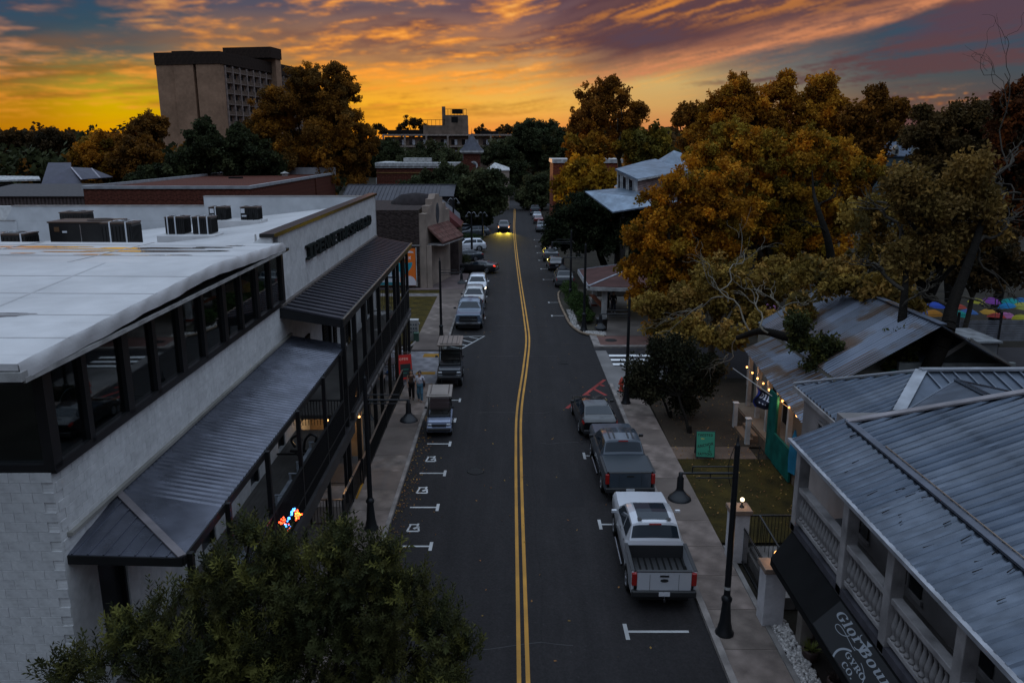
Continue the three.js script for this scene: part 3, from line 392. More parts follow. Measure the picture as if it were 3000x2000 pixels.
  const pk = []; for (let d = 14.4; d < 52.4; d += 0.115) pk.push(bx(-6.112, -6.088, d < 29.7 ? 3.0 : 3.36, d < 29.7 ? 4.42 : 4.72, d, d + 0.024)); for (let x = -8.3; x < -6.15; x += 0.115) pk.push(bx(x, x + 0.024, 3.4, 4.38, 29.62, 29.644), bx(x, x + 0.024, 3.4, 4.7, 52.32, 52.344)); pk.push(bx(-6.12, -6.08, 3.44, 3.49, 14.4, 52.3));
  const pks = wpart('balcony_pickets', pk, MT.black); pks.userData.kind = 'stuff';
  for (let i = 0; i < 10; i++) wpart('beam_trim', [bx(-5.995, -5.97, 3.08, 3.2, 31.4 + i * 2.1, 33.2 + i * 2.1)], mat([0.3, 0.27, 0.25], 0.6));
  // patio at street level with its fence
  wpart('patio', [bx(-8.4, -5.85, 0, 0.16, 31.5, 46.5), bx(-8.4, -5.9, 0, 0.15, 8, 31.45)], mat([0.2, 0.175, 0.16], 0.88, { map: blotch, bump: 0.003 }));
  wpart('patio_step', [bx(-7.5, -6.2, 0.151, 0.165, 29.2, 31.2)], mat([0.42, 0.39, 0.38], 0.8));
  wpart('wall_lamp', [rbox(0.16, 0.3, 0.12, 0.04, -8.3, 2.3, -41.5)], mat([0.9, 0.8, 0.5], 0.5, { map: null, emit: [1, 0.75, 0.35], power: 5 }));
}
{ // furniture behind the glass
  const p = onWB(-9.5, 0, 31.0); 
  const l = mesh('pendant_shade', [lathe([[0.02, 9.5], [0.06, 9.32], [0.5, 9.12], [0.62, 8.95], [0.6, 8.93], [0.05, 9.2]], 20)], mat([0.75, 0.13, 0.01], 0.5, { map: null, two: true })); tag(l, 'orange dish-shaped pendant shade hanging behind the farthest upper windows', 'lamp'); l.position.copy(onWB(-9.3, 0, 28.4));
  mesh('cord', [cyl(0.01, 0.01, 1.0, 0, 9.3, 0, 5)], MT.black, l);
  const ch = thing('lounge_chair', 'chair with thin arched frame behind the near upper window', 'chair', onWB(-8.95, 8.02, 16.4), 1.2);
  mesh('seat', [rbox(0.6, 0.1, 0.55, 0.04, 0, 0.42, 0)], MT.blackRough, ch); const arc = []; for (let i = 0; i <= 10; i++) { const a = Math.PI * i / 10; arc.push(V(Math.cos(a) * 0.34, 0.45 + Math.sin(a) * 0.48, -0.26)); } mesh('backrest', [tube(arc, 0.014, 24, 5)], MT.chrome, ch);
  for (const [x, z] of [[-.26, -.22], [.26, -.22], [-.26, .22], [.26, .22]]) mesh('leg', [bar(V(x, 0, z), V(x, 0.4, z), 0.015)], MT.chrome, ch);
}
// ---------- rooftop condensers ----------
const acBody = mat([0.02, 0.019, 0.018], 0.4, { metal: 0.2 }), acTop = mat([0.09, 0.06, 0.045], 0.3, { metal: 0.7, map: null }), strapMat = mat([0.55, 0.56, 0.58], 0.5, { map: null });
function condenser(name, label, w, h, d, x, y, dist, straps, turn = 0) {
  const o = thing(name, label, 'air conditioner', onWB(x, y, dist), TH + turn, 'condensers on the white roof');
  mesh('case', [rbox(w, h * 0.94, d, 0.05, 0, h * 0.47, 0)], acBody, o);
  const fin = []; for (let i = 0; i < 9; i++) { const t = -w / 2 + w * (i + 0.5) / 9; fin.push(box(t - 0.012, t + 0.012, 0.06, h * 0.86, d / 2, d / 2 + 0.015)); } for (let i = 0; i < 9; i++) { const t = -d / 2 + d * (i + 0.5) / 9; fin.push(box(w / 2, w / 2 + 0.015, 0.06, h * 0.86, t - 0.012, t + 0.012)); }
  mesh('louvres', fin, MT.blackRough, o);
  mesh('top', [rbox(w + 0.03, h * 0.06, d + 0.03, 0.02, 0, h * 0.965, 0), moved(turned(new THREE.TorusGeometry(Math.min(w, d) * 0.38, 0.03, 6, 24), 'X', Math.PI / 2), 0, h, 0)], acTop, o);
  const fan = mesh('fan_guard', [moved(new THREE.CylinderGeometry(Math.min(w, d) * 0.36, Math.min(w, d) * 0.36, 0.02, 20), 0, h + 0.004, 0)], MT.blackRough, o); const rings = []; for (let k = 1; k < 5; k++) rings.push(moved(turned(new THREE.TorusGeometry(Math.min(w, d) * 0.08 * k, 0.006, 4, 20), 'X', Math.PI / 2), 0, h + 0.02, 0)); mesh('guard_wires', rings, MT.chrome, fan);
  for (const s of straps) mesh('strap', [box(w * s - 0.03, w * s + 0.03, 0, h + 0.012, d / 2 + 0.016, d / 2 + 0.026), box(w * s - 0.03, w * s + 0.03, h + 0.012, h + 0.022, -d / 2 - 0.02, d / 2 + 0.026)], strapMat, o);
  return o;
}
condenser('condenser', 'black condenser with two straps, left one of the pair on the nearer white curb', 0.95, 0.86, 0.95, -16.25, 9.62, 40.9, [-.35, .05]);
condenser('condenser', 'black condenser with two straps, right one of the pair on the nearer white curb', 0.95, 0.86, 0.95, -14.9, 9.62, 40.9, [-.15, .3]);
const c3 = condenser('condenser', 'unstrapped black condenser on the farther curb, left of its pair with cables at its right', 0.98, 0.85, 0.95, -16.2, 9.66, 47, [-.1]);
const c4 = condenser('condenser', 'unstrapped black condenser on the farther curb, nearest to the street wall with looping hoses', 0.98, 0.85, 0.95, -14.4, 9.66, 47, []);
for (const [c, k] of [[c3, -0.3], [c4, -0.35]]) { mesh('service_box', [box(k - 0.1, k + 0.12, 0.5, 0.75, 0.47, 0.52), box(k - 0.06, k + 0.2, 0.3, 0.38, 0.47, 0.51)], strapMat, c); mesh('hose', [tube([V(0.2, 0.5, 0.5), V(0.3, 0.1, 0.65), V(0.5, -0.1, 0.62), V(0.7, 0.1, 0.5)], 0.025, 16, 5), tube([V(0, 0.4, 0.5), V(-0.2, -0.1, 0.6), V(-0.6, -0.12, 0.6), V(-0.8, 0.1, 0.5)], 0.025, 16, 5)], MT.rubber, c); }
condenser('condenser', 'single black condenser rising behind the big packaged unit', 1.15, 1.0, 1.1, -21.1, 9.75, 40.6, []);
condenser('condenser', 'black condenser with two broad straps and a red sticker in front of the packaged unit', 1.3, 1.25, 1.0, -16.35, 9.52, 35, [-.2, .32]);
condenser('condenser', 'low black condenser with two straps at the left edge of the roof', 1.4, 1.1, 1.1, -20.35, 9.3, 34, [-.2, .4]);
{ const o = thing('packaged_air_unit', 'large flat black packaged air unit with a round fan in its top', 'air conditioner', onWB(-18.25, 9.45, 36), TH); mesh('case', [rbox(2.7, 1.22, 1.5, 0.03, 0, 0.61, 0)], acBody, o); mesh('top', [rbox(2.78, 0.07, 1.58, 0.02, 0, 1.25, 0), moved(turned(new THREE.TorusGeometry(0.5, 0.035, 6, 26), 'X', Math.PI / 2), 0.55, 1.3, 0)], acTop, o); mesh('fan_guard', [cyl(0.48, 0.48, 0.02, 0.55, 1.288, 0, 24)], MT.blackRough, o); mesh('panel_seam', [box(0.0, 0.03, 0.1, 1.15, 0.75, 0.765)], MT.chrome, o); mesh('label_plate', [box(-0.78, -0.58, 0.8, 0.88, 0.75, 0.762)], strapMat, o); mesh('control_window', [box(-1.12, -0.9, 0.85, 1.05, 0.75, 0.762)], mat([0.1, 0.05, 0.02], 0.4, { map: null }), o); }
for (const [x, y, d, w, l] of [[-15.55, 9.0, 40.6, 2.8, 'nearer long white curb under two strapped condensers'], [-15.3, 9.15, 47, 3.2, 'farther long white curb under two cabled condensers']]) { const m = mesh('equipment_curb', [rbox(w, 0.62, 1.5, 0.04, 0, 0.31, 0)], membrane); tag(m, l, 'curb'); m.position.copy(onWB(x, y, d)); m.rotation.y = TH; }
// ---------- gyro restaurant on the right: ribbed metal roofs, balustraded balcony, black awning ----------
function quadUV(a, b, c, d) { const g = quad(a, b, c, d); g.setAttribute('uv', new THREE.Float32BufferAttribute([0, 0, 1, 0, 1, 1, 0, 0, 1, 1, 0, 1], 2)); g.userData.ready = true; return g; }
function canvasTex(w, h, draw) { const c = document.createElement('canvas'); c.width = w; c.height = h; const x = c.getContext('2d'); draw(x, w, h); const t = new THREE.CanvasTexture(c); t.colorSpace = THREE.SRGBColorSpace; return t; }
const roofSteel = [0, 1, 2].map((i) => mat([[0.15, 0.18, 0.23], [0.18, 0.21, 0.26], [0.125, 0.155, 0.205]][i], 0.42, { metal: 0.7, map: metalMap, rmap: roughMap, two: true }));
const capSteel = mat([0.5, 0.52, 0.56], 0.45, { metal: 0.5, map: metalMap });
const stoneTrim = mat([0.42, 0.39, 0.38], 0.75, { bump: 0.003 });
// one ribbed sheet lying between two distances; lo and hi give the X where it starts and ends at a distance, H the height there
function ribbed(a, b, lo, hi, H, ribs, rh = 0.035, rw = 0.07) {
  const gs = [], w = (b - a) / ribs, prof = [];
  for (let k = 0; k < ribs; k++) { const c = a + w * (k + 0.5); prof.push([c - rw, 0], [c - rw * 0.5, rh], [c + rw * 0.5, rh], [c + rw, 0]); }
  prof.unshift([a, 0]); prof.push([b, 0]);
  const P = (f, [d, y]) => { const x = f(d); return V(x, H(x, d) + y, -d); };
  for (let i = 0; i < prof.length - 1; i++) gs.push(quad(P(lo, prof[i]), P(hi, prof[i]), P(hi, prof[i + 1]), P(lo, prof[i + 1])));
  return gs;
}
{
  const R = thing('restaurant_building', 'restaurant with blue-grey ribbed metal roof and pale balustrade over a black awning', 'building', [8, 0, -14]);
  const rp = (n, g, m, p = R) => { const o = mesh(n, g, m, p); if (p === R) o.position.set(-8, 0, 14); return o; };
  const rr = rng(3), steel = () => roofSteel[Math.floor(rr() * 3)];
  const Hp = (x) => 6.07 + (x - 7.72) * 0.43, Hm = (x) => 6.66 + (x - 9.1) * 0.385, capX = (d) => Math.min(17.5, 9.1 + (20.62 - d) * 2.07);
  for (let i = 0; i < 18; i++) { const a = 20.95 - (i + 1) * 0.92, b = a + 0.92; rp('roof_panel', ribbed(a, b, () => 7.72, () => 9.12, Hp, 3, 0.045, 0.07), steel()); }
  for (let i = 0; i < 18; i++) { const a = 20.6 - (i + 1) * 0.92, b = Math.min(20.6, a + 0.92); rp('roof_panel', ribbed(a, b, () => 9.1, (d) => Math.max(9.1, capX(d)), Hm, 3, 0.06, 0.075), steel()); }
  rp('roof_underside', [slab([V(7.75, 6.0, -20.95), V(9.1, 6.52, -20.9), V(9.1, 6.52, -4.5), V(7.75, 6.0, -4.5)], 0.06)], stoneTrim);
  rp('ridge_cap', [beam(V(9.05, 6.71, -20.62), V(17.5, 9.98, -16.55), 0.3, 0.05)], mat([0.5, 0.46, 0.47], 0.45, { metal: 0.5, map: metalMap }));
  rp('hip_face', [slab([V(9.05, 6.62, -20.66), V(17.5, 9.9, -16.6), V(17.5, 6.4, -22)], 0.03)], roofSteel[0]);
  rp('roof_flashing', [beam(V(9.1, 6.73, -20.6), V(9.1, 6.73, -4.5), 0.2, 0.05)], mat([0.2, 0.22, 0.27], 0.5, { metal: 0.6, map: metalMap }));
  rp('flashing_edge', [beam(V(9.2, 6.78, -18.6), V(9.2, 6.78, -11), 0.02, 0.02)], mat([0.5, 0.38, 0.26], 0.25, { metal: 0.9, map: null }));
  rp('gutter', [beam(V(7.68, 6.06, -20.97), V(7.68, 6.06, -4.5), 0.1, 0.09), beam(V(7.7, 6.0, -20.98), V(9.1, 6.58, -20.7), 0.06, 0.1)], mat([0.55, 0.56, 0.6], 0.45, { metal: 0.3 }));
  // north wing
  const Hw = (x) => 5.78 + (x - 9.9) * 0.39, w1 = (d) => d > 24.5 ? 9.9 + (26.95 - d) * 1.253 : 12.97 + (d - 24.5) * 0.74;
  for (let i = 0; i < 5; i++) { const a = 22.7 + i * 0.85, b = a + 0.85; rp('roof_panel', ribbed(a, b, () => 9.9, w1, Hw, 3, 0.06, 0.075), steel()); }
  rp('roof_sheet', [slab([V(12.97, 7.0, -24.5), V(19, 7.0, -24.6), V(19, 6.15, -21.6), V(11.3, 6.3, -22.2)], 0.03)], mat([0.12, 0.15, 0.2], 0.45, { metal: 0.6, map: metalMap }));
  const sm = []; for (let i = 0; i < 13; i++) { const x = 13.1 + i * 0.42; sm.push(beam(V(x, 7.03, -24.5), V(x + 0.1, 6.37, -22.3), 0.05, 0.05)); } rp('roof_seams', sm, roofSteel[1]);
  rp('ridge_cap', [beam(V(12.95, 7.06, -24.52), V(19, 7.06, -24.6), 0.26, 0.07), beam(V(9.86, 5.86, -26.97), V(12.97, 7.05, -24.52), 0.16, 0.06), beam(V(12.97, 7.05, -24.5), V(11.3, 6.42, -22.3), 0.34, 0.04)], capSteel);
  { const P = gnd(2805, 1114, 6.95), K = gnd(2905, 1165, 7.75), Lo = V(11.25, 6.36, -22.1), Rr = gnd(2990, 1154, 7.95), B = gnd(2640, 1215, 6.9); rp('cricket_roof', [slab([P, K, B, Lo], 0.02), slab([P, Rr, K], 0.02)], mat([0.2, 0.24, 0.3], 0.45, { metal: 0.6, map: metalMap })); rp('cricket_cap', [beam(P.clone().add(V(0, 0.03, 0)), K.clone().add(V(0, 0.03, 0)), 0.2, 0.03), beam(P.clone().add(V(0, 0.02, 0)), Lo.clone().add(V(0, 0.04, 0)), 0.06, 0.04), beam(P.clone().add(V(0, 0.02, 0)), Rr.clone().add(V(0, 0.02, 0)), 0.06, 0.03)], roofSteel[0]); }
  rp('fascia', [beam(V(9.86, 5.72, -26.95), V(9.86, 5.68, -22.7), 0.06, 0.16)], stoneTrim);
  rp('wall', [box(10.15, 19, 0, 5.7, -26.6, -22), box(9.35, 19, 0, 6.5, -21.95, -4.5)], mat([0.36, 0.33, 0.32], 0.85, { map: blotch, bump: 0.004 }));
  const wn = rp('window', [box(10.1, 10.14, 4.0, 5.1, -25, -24.2)], glassDark); mesh('frame', [box(10.06, 10.12, 3.92, 4.0, -25.08, -24.12), box(10.06, 10.12, 5.1, 5.18, -25.08, -24.12), box(10.06, 10.12, 4, 5.1, -25.08, -25), box(10.06, 10.12, 4, 5.1, -24.2, -24.12)], stoneTrim, wn);
  for (const d of [19.4, 16.6, 13.8, 11]) { const g = rp('window', [box(9.3, 9.34, 3.9, 5.7, -d - 0.9, -d + 0.2)], glassDark); mesh('frame', [box(9.27, 9.33, 3.8, 3.9, -d - 1, -d + 0.3), box(9.27, 9.33, 5.7, 5.8, -d - 1, -d + 0.3), box(9.26, 9.32, 3.9, 5.7, -d - 0.38, -d - 0.32)], stoneTrim, g); }
  // balcony: floor, posts, balustrades
  rp('balcony_floor', [box(7.95, 9.35, 3.35, 3.58, -20.95, -4.5)], MT.concreteDark);
  rp('balcony_beam', [box(7.9, 8.1, 3.42, 3.62, -20.95, -4.5)], mat([0.1, 0.095, 0.11], 0.7));
  const posts = [20.75, 17.5, 15.2, 12.5, 9.9];
  for (const d of posts) { const p = rp('post', [rbox(0.3, 2.65, 0.3, 0.02, 8.05, 4.72, -d)], stoneTrim); mesh('capital', [box(7.86, 8.24, 5.8, 5.98, -d - 0.19, -d + 0.19)], stoneTrim, p); }
  const bal = shared(lathe([[0.001, 0], [0.075, 0], [0.075, 0.06], [0.04, 0.1], [0.055, 0.15], [0.085, 0.26], [0.085, 0.34], [0.05, 0.5], [0.034, 0.62], [0.05, 0.66], [0.05, 0.7], [0.075, 0.72], [0.075, 0.78], [0.001, 0.78]], 10));
  for (let i = 0; i < posts.length - 1; i++) { const a = posts[i] - 0.16, b = posts[i + 1] + 0.16; rp('rail', [rbox(0.24, 0.14, a - b, 0.02, 8.05, 4.72, -(a + b) / 2)], stoneTrim); rp('bottom_rail', [rbox(0.2, 0.12, a - b, 0.02, 8.05, 3.8, -(a + b) / 2)], stoneTrim); const n = Math.round((a - b) / 0.2); for (let k = 0; k < n; k++) { const m = mesh('baluster', bal, stoneTrim, R); m.position.set(0.05, 3.86, 14 - (b + (a - b) * (k + 0.5) / n)); } }
  // awning
  const fab = mat([0.008, 0.0085, 0.009], 0.8), A = (t, d) => V(8.0 - 0.72 * t, 3.4 - 0.72 * t, -d);
  rp('awning', [slab([A(0, 20.85), A(1, 20.5), A(1, 4.5), A(0, 4.5)], 0.02), slab([A(1, 20.5), A(1, 4.5), A(1, 4.5).add(V(0, -0.2, 0)), A(1, 20.5).add(V(0, -0.2, 0))], 0.01, V(1, 0, 0)), slab([A(0, 20.85), A(1, 20.5), V(8, 2.6, -20.85)], 0.02, V(0, 0, -1))], fab);
  rp('awning_trim', [beam(V(7.98, 3.43, -20.9), V(7.98, 3.43, -4.5), 0.035, 0.035)], mat([0.5, 0.4, 0.32], 0.5, { metal: 0.4, map: null }));
  const print = canvasTex(1024, 512, (c, w, h) => {
    c.fillStyle = '#17181a'; c.fillRect(0, 0, w, h); c.strokeStyle = c.fillStyle = '#8f949a'; c.lineCap = 'round';
    c.font = 'italic bold 170px serif'; c.fillText('Glory', 60, 170); c.fillText('Bound', 470, 190);
    c.lineWidth = 9; c.beginPath(); c.moveTo(330, 175); c.bezierCurveTo(300, 300, 130, 300, 170, 220); c.bezierCurveTo(210, 160, 400, 240, 470, 225); c.stroke();
    c.beginPath(); c.moveTo(400, 30); c.bezierCurveTo(380, 120, 500, 60, 590, 70); c.stroke();
    c.beginPath(); c.moveTo(470, 20); c.lineTo(540, 0); c.lineTo(520, 70); c.closePath(); c.fill();
    c.lineWidth = 22; c.beginPath(); c.arc(560, 430, 190, 2.6, 4.1); c.stroke(); c.lineWidth = 9; c.beginPath(); c.arc(560, 430, 180, 4.9, 6.6); c.stroke();
    c.font = 'bold 100px serif'; c.fillText('GYRO', 430, 370); c.fillText('CO.', 480, 480);
  });
  const pm = new THREE.MeshStandardMaterial({ map: print, color: new THREE.Color().setRGB(0.85, 0.85, 0.85), roughness: 0.8 });
  const O = V(-0.006, 0.008, 0); rp('awning_lettering', quadUV(A(0.97, 17.3).add(O), A(0.97, 13.9).add(O), A(0.12, 13.9).add(O), A(0.12, 17.3).add(O)), pm);
  for (const d of [20.3, 16.4]) rp('column', [rbox(0.36, 2.7, 0.36, 0.02, 8.35, 1.35, -d)], mat([0.33, 0.29, 0.25], 0.85));
  rp('shop_window', [box(9.28, 9.34, 0.6, 2.6, -19, -12)], glassDark);
  // twigs and litter on the porch roof
  const tw = []; for (let i = 0; i < 26; i++) { const d = 10.5 + rr() * 9.5, x = 7.95 + rr() * 1.0, a = (rr() - 0.5) * 1.4, L = 0.06 + rr() * 0.2, p = V(x, Hp(x) + 0.035, -d), q = V(x + Math.cos(a) * L, 0, -d + Math.sin(a) * L * 0.5); q.y = Hp(q.x) + 0.04; tw.push(bar(p, q, 0.012, 0.006, 5)); } rp('twigs', tw, mat([0.03, 0.022, 0.018], 0.9)).userData.kind = 'stuff';
  const tb = thing('balcony_table', 'small dark table just inside the far end of the balustrade', 'table', [8.75, 3.58, -19.3]); mesh('tabletop', [cyl(0.35, 0.35, 0.03, 0, 0.72, 0, 16)], MT.black, tb); mesh('pedestal', [cyl(0.03, 0.03, 0.72, 0, 0, 0, 8), cyl(0.22, 0.2, 0.03, 0, 0, 0, 12)], MT.chrome, tb);
}
// gate pillars with lamps, iron fence, planting
function pillar(x, d, label, glow, lampLabel, globe) {
  const t = thing('gate_pillar', label, 'pillar', [x, 0.05, -d], 0, 'gate pillars'); mesh('shaft', [rbox(0.62, 1.8, 0.6, 0.02, 0, 0.9, 0)], mat([0.62, 0.6, 0.62], 0.75, { bump: 0.004, map: paintWear }), t); mesh('cap', [rbox(0.74, 0.16, 0.72, 0.02, 0, 1.88, 0)], mat([0.36, 0.26, 0.2], 0.85, { bump: 0.004 }), t);
  const l = thing('pillar_lamp', lampLabel, 'lamp', [x + 0.08, 2.01, -d + 0.02]); mesh('stand', [cyl(0.09, 0.05, 0.08, 0, 0, 0, 10), cyl(0.03, 0.03, 0.14, 0, 0.08, 0, 8)], MT.black, l);
  mesh('globe', [moved(new THREE.SphereGeometry(globe, 16, 12), 0, 0.2 + globe, 0)], mat([0.9, 0.7, 0.5], 0.3, { map: null, emit: glow, power: 1 }), l);
  const pl = new THREE.PointLight(new THREE.Color(1, 0.62, 0.3), 0.5, 8); pl.position.set(x + 0.08, 2.21 + globe, -d + 0.02); pl.castShadow = true; pl.shadow.radius = 4; pl.name = 'pillar_lamp_glow'; scene.add(pl);
}
pillar(7.74, 25.22, 'white gate pillar with tan cap beside the yard, half hidden by the lamp post', [2.2, 1.7, 1.1], 'clear white globe lamp lit on the farther white pillar', 0.075);
pillar(7.72, 21.42, 'white gate pillar with tan cap beside the black awning and white stones', [3.2, 1.25, 0.2], 'amber globe lamp lit on the nearer white pillar', 0.11);
{
  const f = thing('iron_fence', 'black iron picket fence and gate between the two white pillars', 'fence', [7.85, 0.05, -23.3]);
  const pk = []; for (let z = -1.5; z < 1.5; z += 0.12) pk.push(bar(V(0, 0, z), V(0, 1.4, z), 0.012)); mesh('pickets', pk, MT.black, f).userData.kind = 'stuff'; mesh('rail', [box(-0.02, 0.02, 1.28, 1.34, -1.55, 1.55)], MT.black, f); mesh('rail', [box(-0.02, 0.02, 0.1, 0.14, -1.55, 1.55)], MT.black, f);
  const g = thing('iron_railing', 'black railing running back from the far pillar along the yard', 'railing', [8.1, 0.05, -25.7]); const q = []; for (let x = 0; x < 2.6; x += 0.12) q.push(bar(V(x, 0, 0), V(x, 1.4, 0), 0.011)); mesh('pickets', q, MT.black, g).userData.kind = 'stuff'; mesh('handrail', [box(0, 2.6, 1.38, 1.43, -0.03, 0.03)], mat([0.05, 0.055, 0.055], 0.25, { metal: 0.5 }), g); mesh('post', [box(-0.04, 0.04, 0, 1.45, -0.04, 0.04)], MT.black, g);
  const h = thing('stair_handrail', 'black sloping handrail beside the landing behind the fence', 'railing', [8.55, 0.05, -23.6]); mesh('handrail', [beam(V(0, 1.5, -1.9), V(0.15, 1.1, 1.6), 0.05, 0.05)], MT.black, h); const k = []; for (let t = 0; t < 1; t += 0.1) k.push(bar(V(0.15 * t, 0, -1.9 + 3.5 * t), V(0.15 * t, 1.5 - 0.4 * t, -1.9 + 3.5 * t), 0.011)); mesh('pickets', k, MT.black, h).userData.kind = 'stuff';
  struct('landing', [box(8.1, 9.9, 0, 0.4, -25.4, -22.2), box(8.2, 9.9, 0.4, 0.55, -25.2, -23.4)], MT.concrete);
  struct('kerb', [box(7.5, 7.66, 0, 0.16, -26, -15)], MT.concrete);
  struct('planting_bed', flat([[8.15, 15], [9.3, 15], [9.3, 21], [8.15, 21]], 0.07), mat([0.04, 0.03, 0.025], 0.95, { map: blotch }));
  for (const [x, d, s, l, c] of [[8.3, 19.6, 0.9, 'round dark pot with green and yellow foliage on the white stones', 0], [8.45, 20.35, 0.7, 'red-leaved spiky plant beside the beige column', 1], [8.5, 18.3, 1, 'dark shrub in the lowest part of the planting bed', 2]]) {
    const p = thing('potted_plant', l, 'plant', [x, 0.08, -d]); mesh('pot', [lathe([[0.16, 0], [0.24, 0.15], [0.25, 0.3], [0.2, 0.34], [0.18, 0.3]], 14)], mat([0.06, 0.03, 0.022], 0.6), p);
    const r = rng(40 + c), lf = []; for (let i = 0; i < 60; i++) { const a = r() * 6.28, e = 0.2 + r() * 1.2, L = s * (0.15 + r() * 0.28); const b = V(Math.cos(a) * Math.cos(e) * L, Math.sin(e) * L, Math.sin(a) * Math.cos(e) * L), w = V(-Math.sin(a) * 0.025, 0, Math.cos(a) * 0.025), o = V(Math.cos(a) * 0.05, 0.3, Math.sin(a) * 0.05); lf.push(tri(o.clone().sub(w), o.clone().add(w), o.clone().add(b))); } mesh('foliage', lf, mat([[0.12, 0.13, 0.03], [0.25, 0.04, 0.02], [0.05, 0.035, 0.03]][c], 0.7, { map: null, two: true }), p);
  }
}
// ---------- tattoo cottage with rusty roofs behind ----------
const rustMap = tex(512, (u, v) => { const n = tnoise(u, v, 3, 6, 111), s = tnoise(u * 1, v, 6, 3, 112), k = sstep(0.5, 0.68, n * 0.7 + s * 0.3); return [190 - 50 * k + 40 * (s - 0.5), 196 - 95 * k + 40 * (s - 0.5), 205 - 135 * k + 40 * (s - 0.5)]; }, 5);
const rustTin = [0, 1].map((i) => mat(i ? [0.2, 0.21, 0.24] : [0.3, 0.32, 0.37], 0.5, { metal: 0.45, map: rustMap, two: true }));
{
  const T = thing('tattoo_cottage', 'cottage with weathered tin roofs, porch bulbs and green gable wall', 'house', [12, 0, -35]);
  const tp = (n, g, m, p = T) => { const o = mesh(n, g, m, p); if (p === T) o.position.set(-12, 0, 35); return o; };
  const r = rng(17), Hh = (x) => 3.3 + (x - 11.6) * 0.46, slant = (d) => 11.45 + (d - 29) * 0.062;
  for (let i = 0; i < 14; i++) { const a = 28 + i * 0.92, b = a + 0.9; tp('roof_sheet', ribbed(a, b, (d) => slant(d) - 0.2 * r() * 0.3, () => 13.7, Hh, 4, 0.03, 0.06), rustTin[Math.floor(r() * 2)]); }
  const H2 = (x) => 4.4 + (x - 13.6) * 0.6;
  for (let i = 0; i < 13; i++) { const a = 32 + i * 0.88, b = a + 0.86; tp('roof_sheet', ribbed(a, b, () => 13.6, () => 17.6, H2, 4, 0.03, 0.06), rustTin[Math.floor(r() * 2)]); }
  tp('roof_back', [slab([V(17.6, 6.8, -32), V(17.6, 6.8, -43.5), V(21.5, 4.6, -43.5), V(21.5, 4.6, -32)], 0.04)], rustTin[1]);
  tp('ridge_cap', [beam(V(17.6, 6.86, -32), V(17.6, 6.86, -43.5), 0.3, 0.04)], rustTin[0]);
  tp('wall', [box(13.6, 21.4, 0, 4.35, -43.2, -32.2), box(13.5, 21, 0, 3.3, -32.2, -29)], mat([0.34, 0.3, 0.24], 0.85, { map: blotch }));
  tp('porch_floor', [box(11.9, 13.6, 0, 0.55, -41, -30)], mat([0.3, 0.24, 0.18], 0.85, { map: blotch }));
  tp('porch_skirt', [box(11.82, 11.9, 0, 0.5, -41, -30)], mat([0.22, 0.15, 0.1], 0.9));
  tp('beam', [beam(V(12.45, 3.35, -41), V(11.9, 3.35, -29.5), 0.1, 0.16)], mat([0.06, 0.045, 0.035], 0.9));
  for (const d of [40.6, 38.6, 36.6, 34.8, 33]) { const x = slant(d) + 0.35; tp('porch_post', [rbox(0.22, 2.85, 0.22, 0.02, x, 1.95, -d)], MT.offwhite); }
  const gr = mat([0.008, 0.15, 0.115], 0.7); tp('green_panel', [box(11.7, 11.8, 0.1, 3.2, -34.9, -33.8), box(11.66, 11.76, 0.1, 1.5, -33.8, -31.6)], gr);
  for (const d of [39.6, 37.6]) { const dd = tp('door', [box(13.5, 13.58, 0.55, 2.6, -d - 0.45, -d + 0.45)], MT.blackRough); mesh('frame', [box(13.48, 13.56, 0.55, 2.7, -d - 0.55, -d - 0.45), box(13.48, 13.56, 0.55, 2.7, -d + 0.45, -d + 0.55)], MT.offwhite, dd); }
  tp('porch_sign', [box(12.55, 12.6, 1.5, 2.3, -41.3, -40.5)], mat([0.4, 0.3, 0.25], 0.6));
  // green gable that faces the camera
  const P = (x, y) => at(x, y, 33); const apex = P(2840, 992), Lg = P(2740, 1060), Rg = P(2960, 1066);
  tp('gable_wall', [slab([V(Lg.x, 4.9, -33.3), V(apex.x, apex.y - 0.15, -33.3), V(Rg.x, 4.9, -33.3)], 0.1, V(0, 0, -1))], mat([0.05, 0.055, 0.05], 0.8));
  tp('gable_band', [box(16.6, 21.6, 4.5, 4.88, -33.4, -33.2)], mat([0.24, 0.25, 0.24], 0.8));
  tp('gable_wall', [box(16.4, 21.8, 0, 4.5, -33.6, -33.25)], mat([0.012, 0.14, 0.105], 0.75));
  tp('gable_roof', [slab([apex, P(2696, 1082), P(2696, 1082).add(V(0, 0, -6)), apex.clone().add(V(0, 0, -6))], 0.06), slab([apex, apex.clone().add(V(0, 0, -6)), P(2990, 1085).add(V(0, 0, -6)), P(2990, 1085)], 0.06)], rustTin[1]);
  tp('bargeboard', [beam(apex.clone().add(V(0, -0.03, 0.05)), P(2695, 1084).add(V(0, -0.03, 0.05)), 0.05, 0.18), beam(apex.clone().add(V(0, -0.03, 0.05)), P(2992, 1090).add(V(0, -0.03, 0.05)), 0.05, 0.18)], mat([0.26, 0.24, 0.22], 0.8, { map: blotch }));
  // string of bulbs under the eave
  const bulbs = [[2189, 1075], [2205, 1092], [2220, 1108], [2237, 1123], [2254, 1141], [2274, 1158], [2293, 1174], [2313, 1193], [2335, 1217], [2358, 1237]];
  const st = thing('string_lights', 'string of small warm bulbs hung along the porch eave', 'string lights', gnd(2189, 1075, 3.05)); const pts = [];
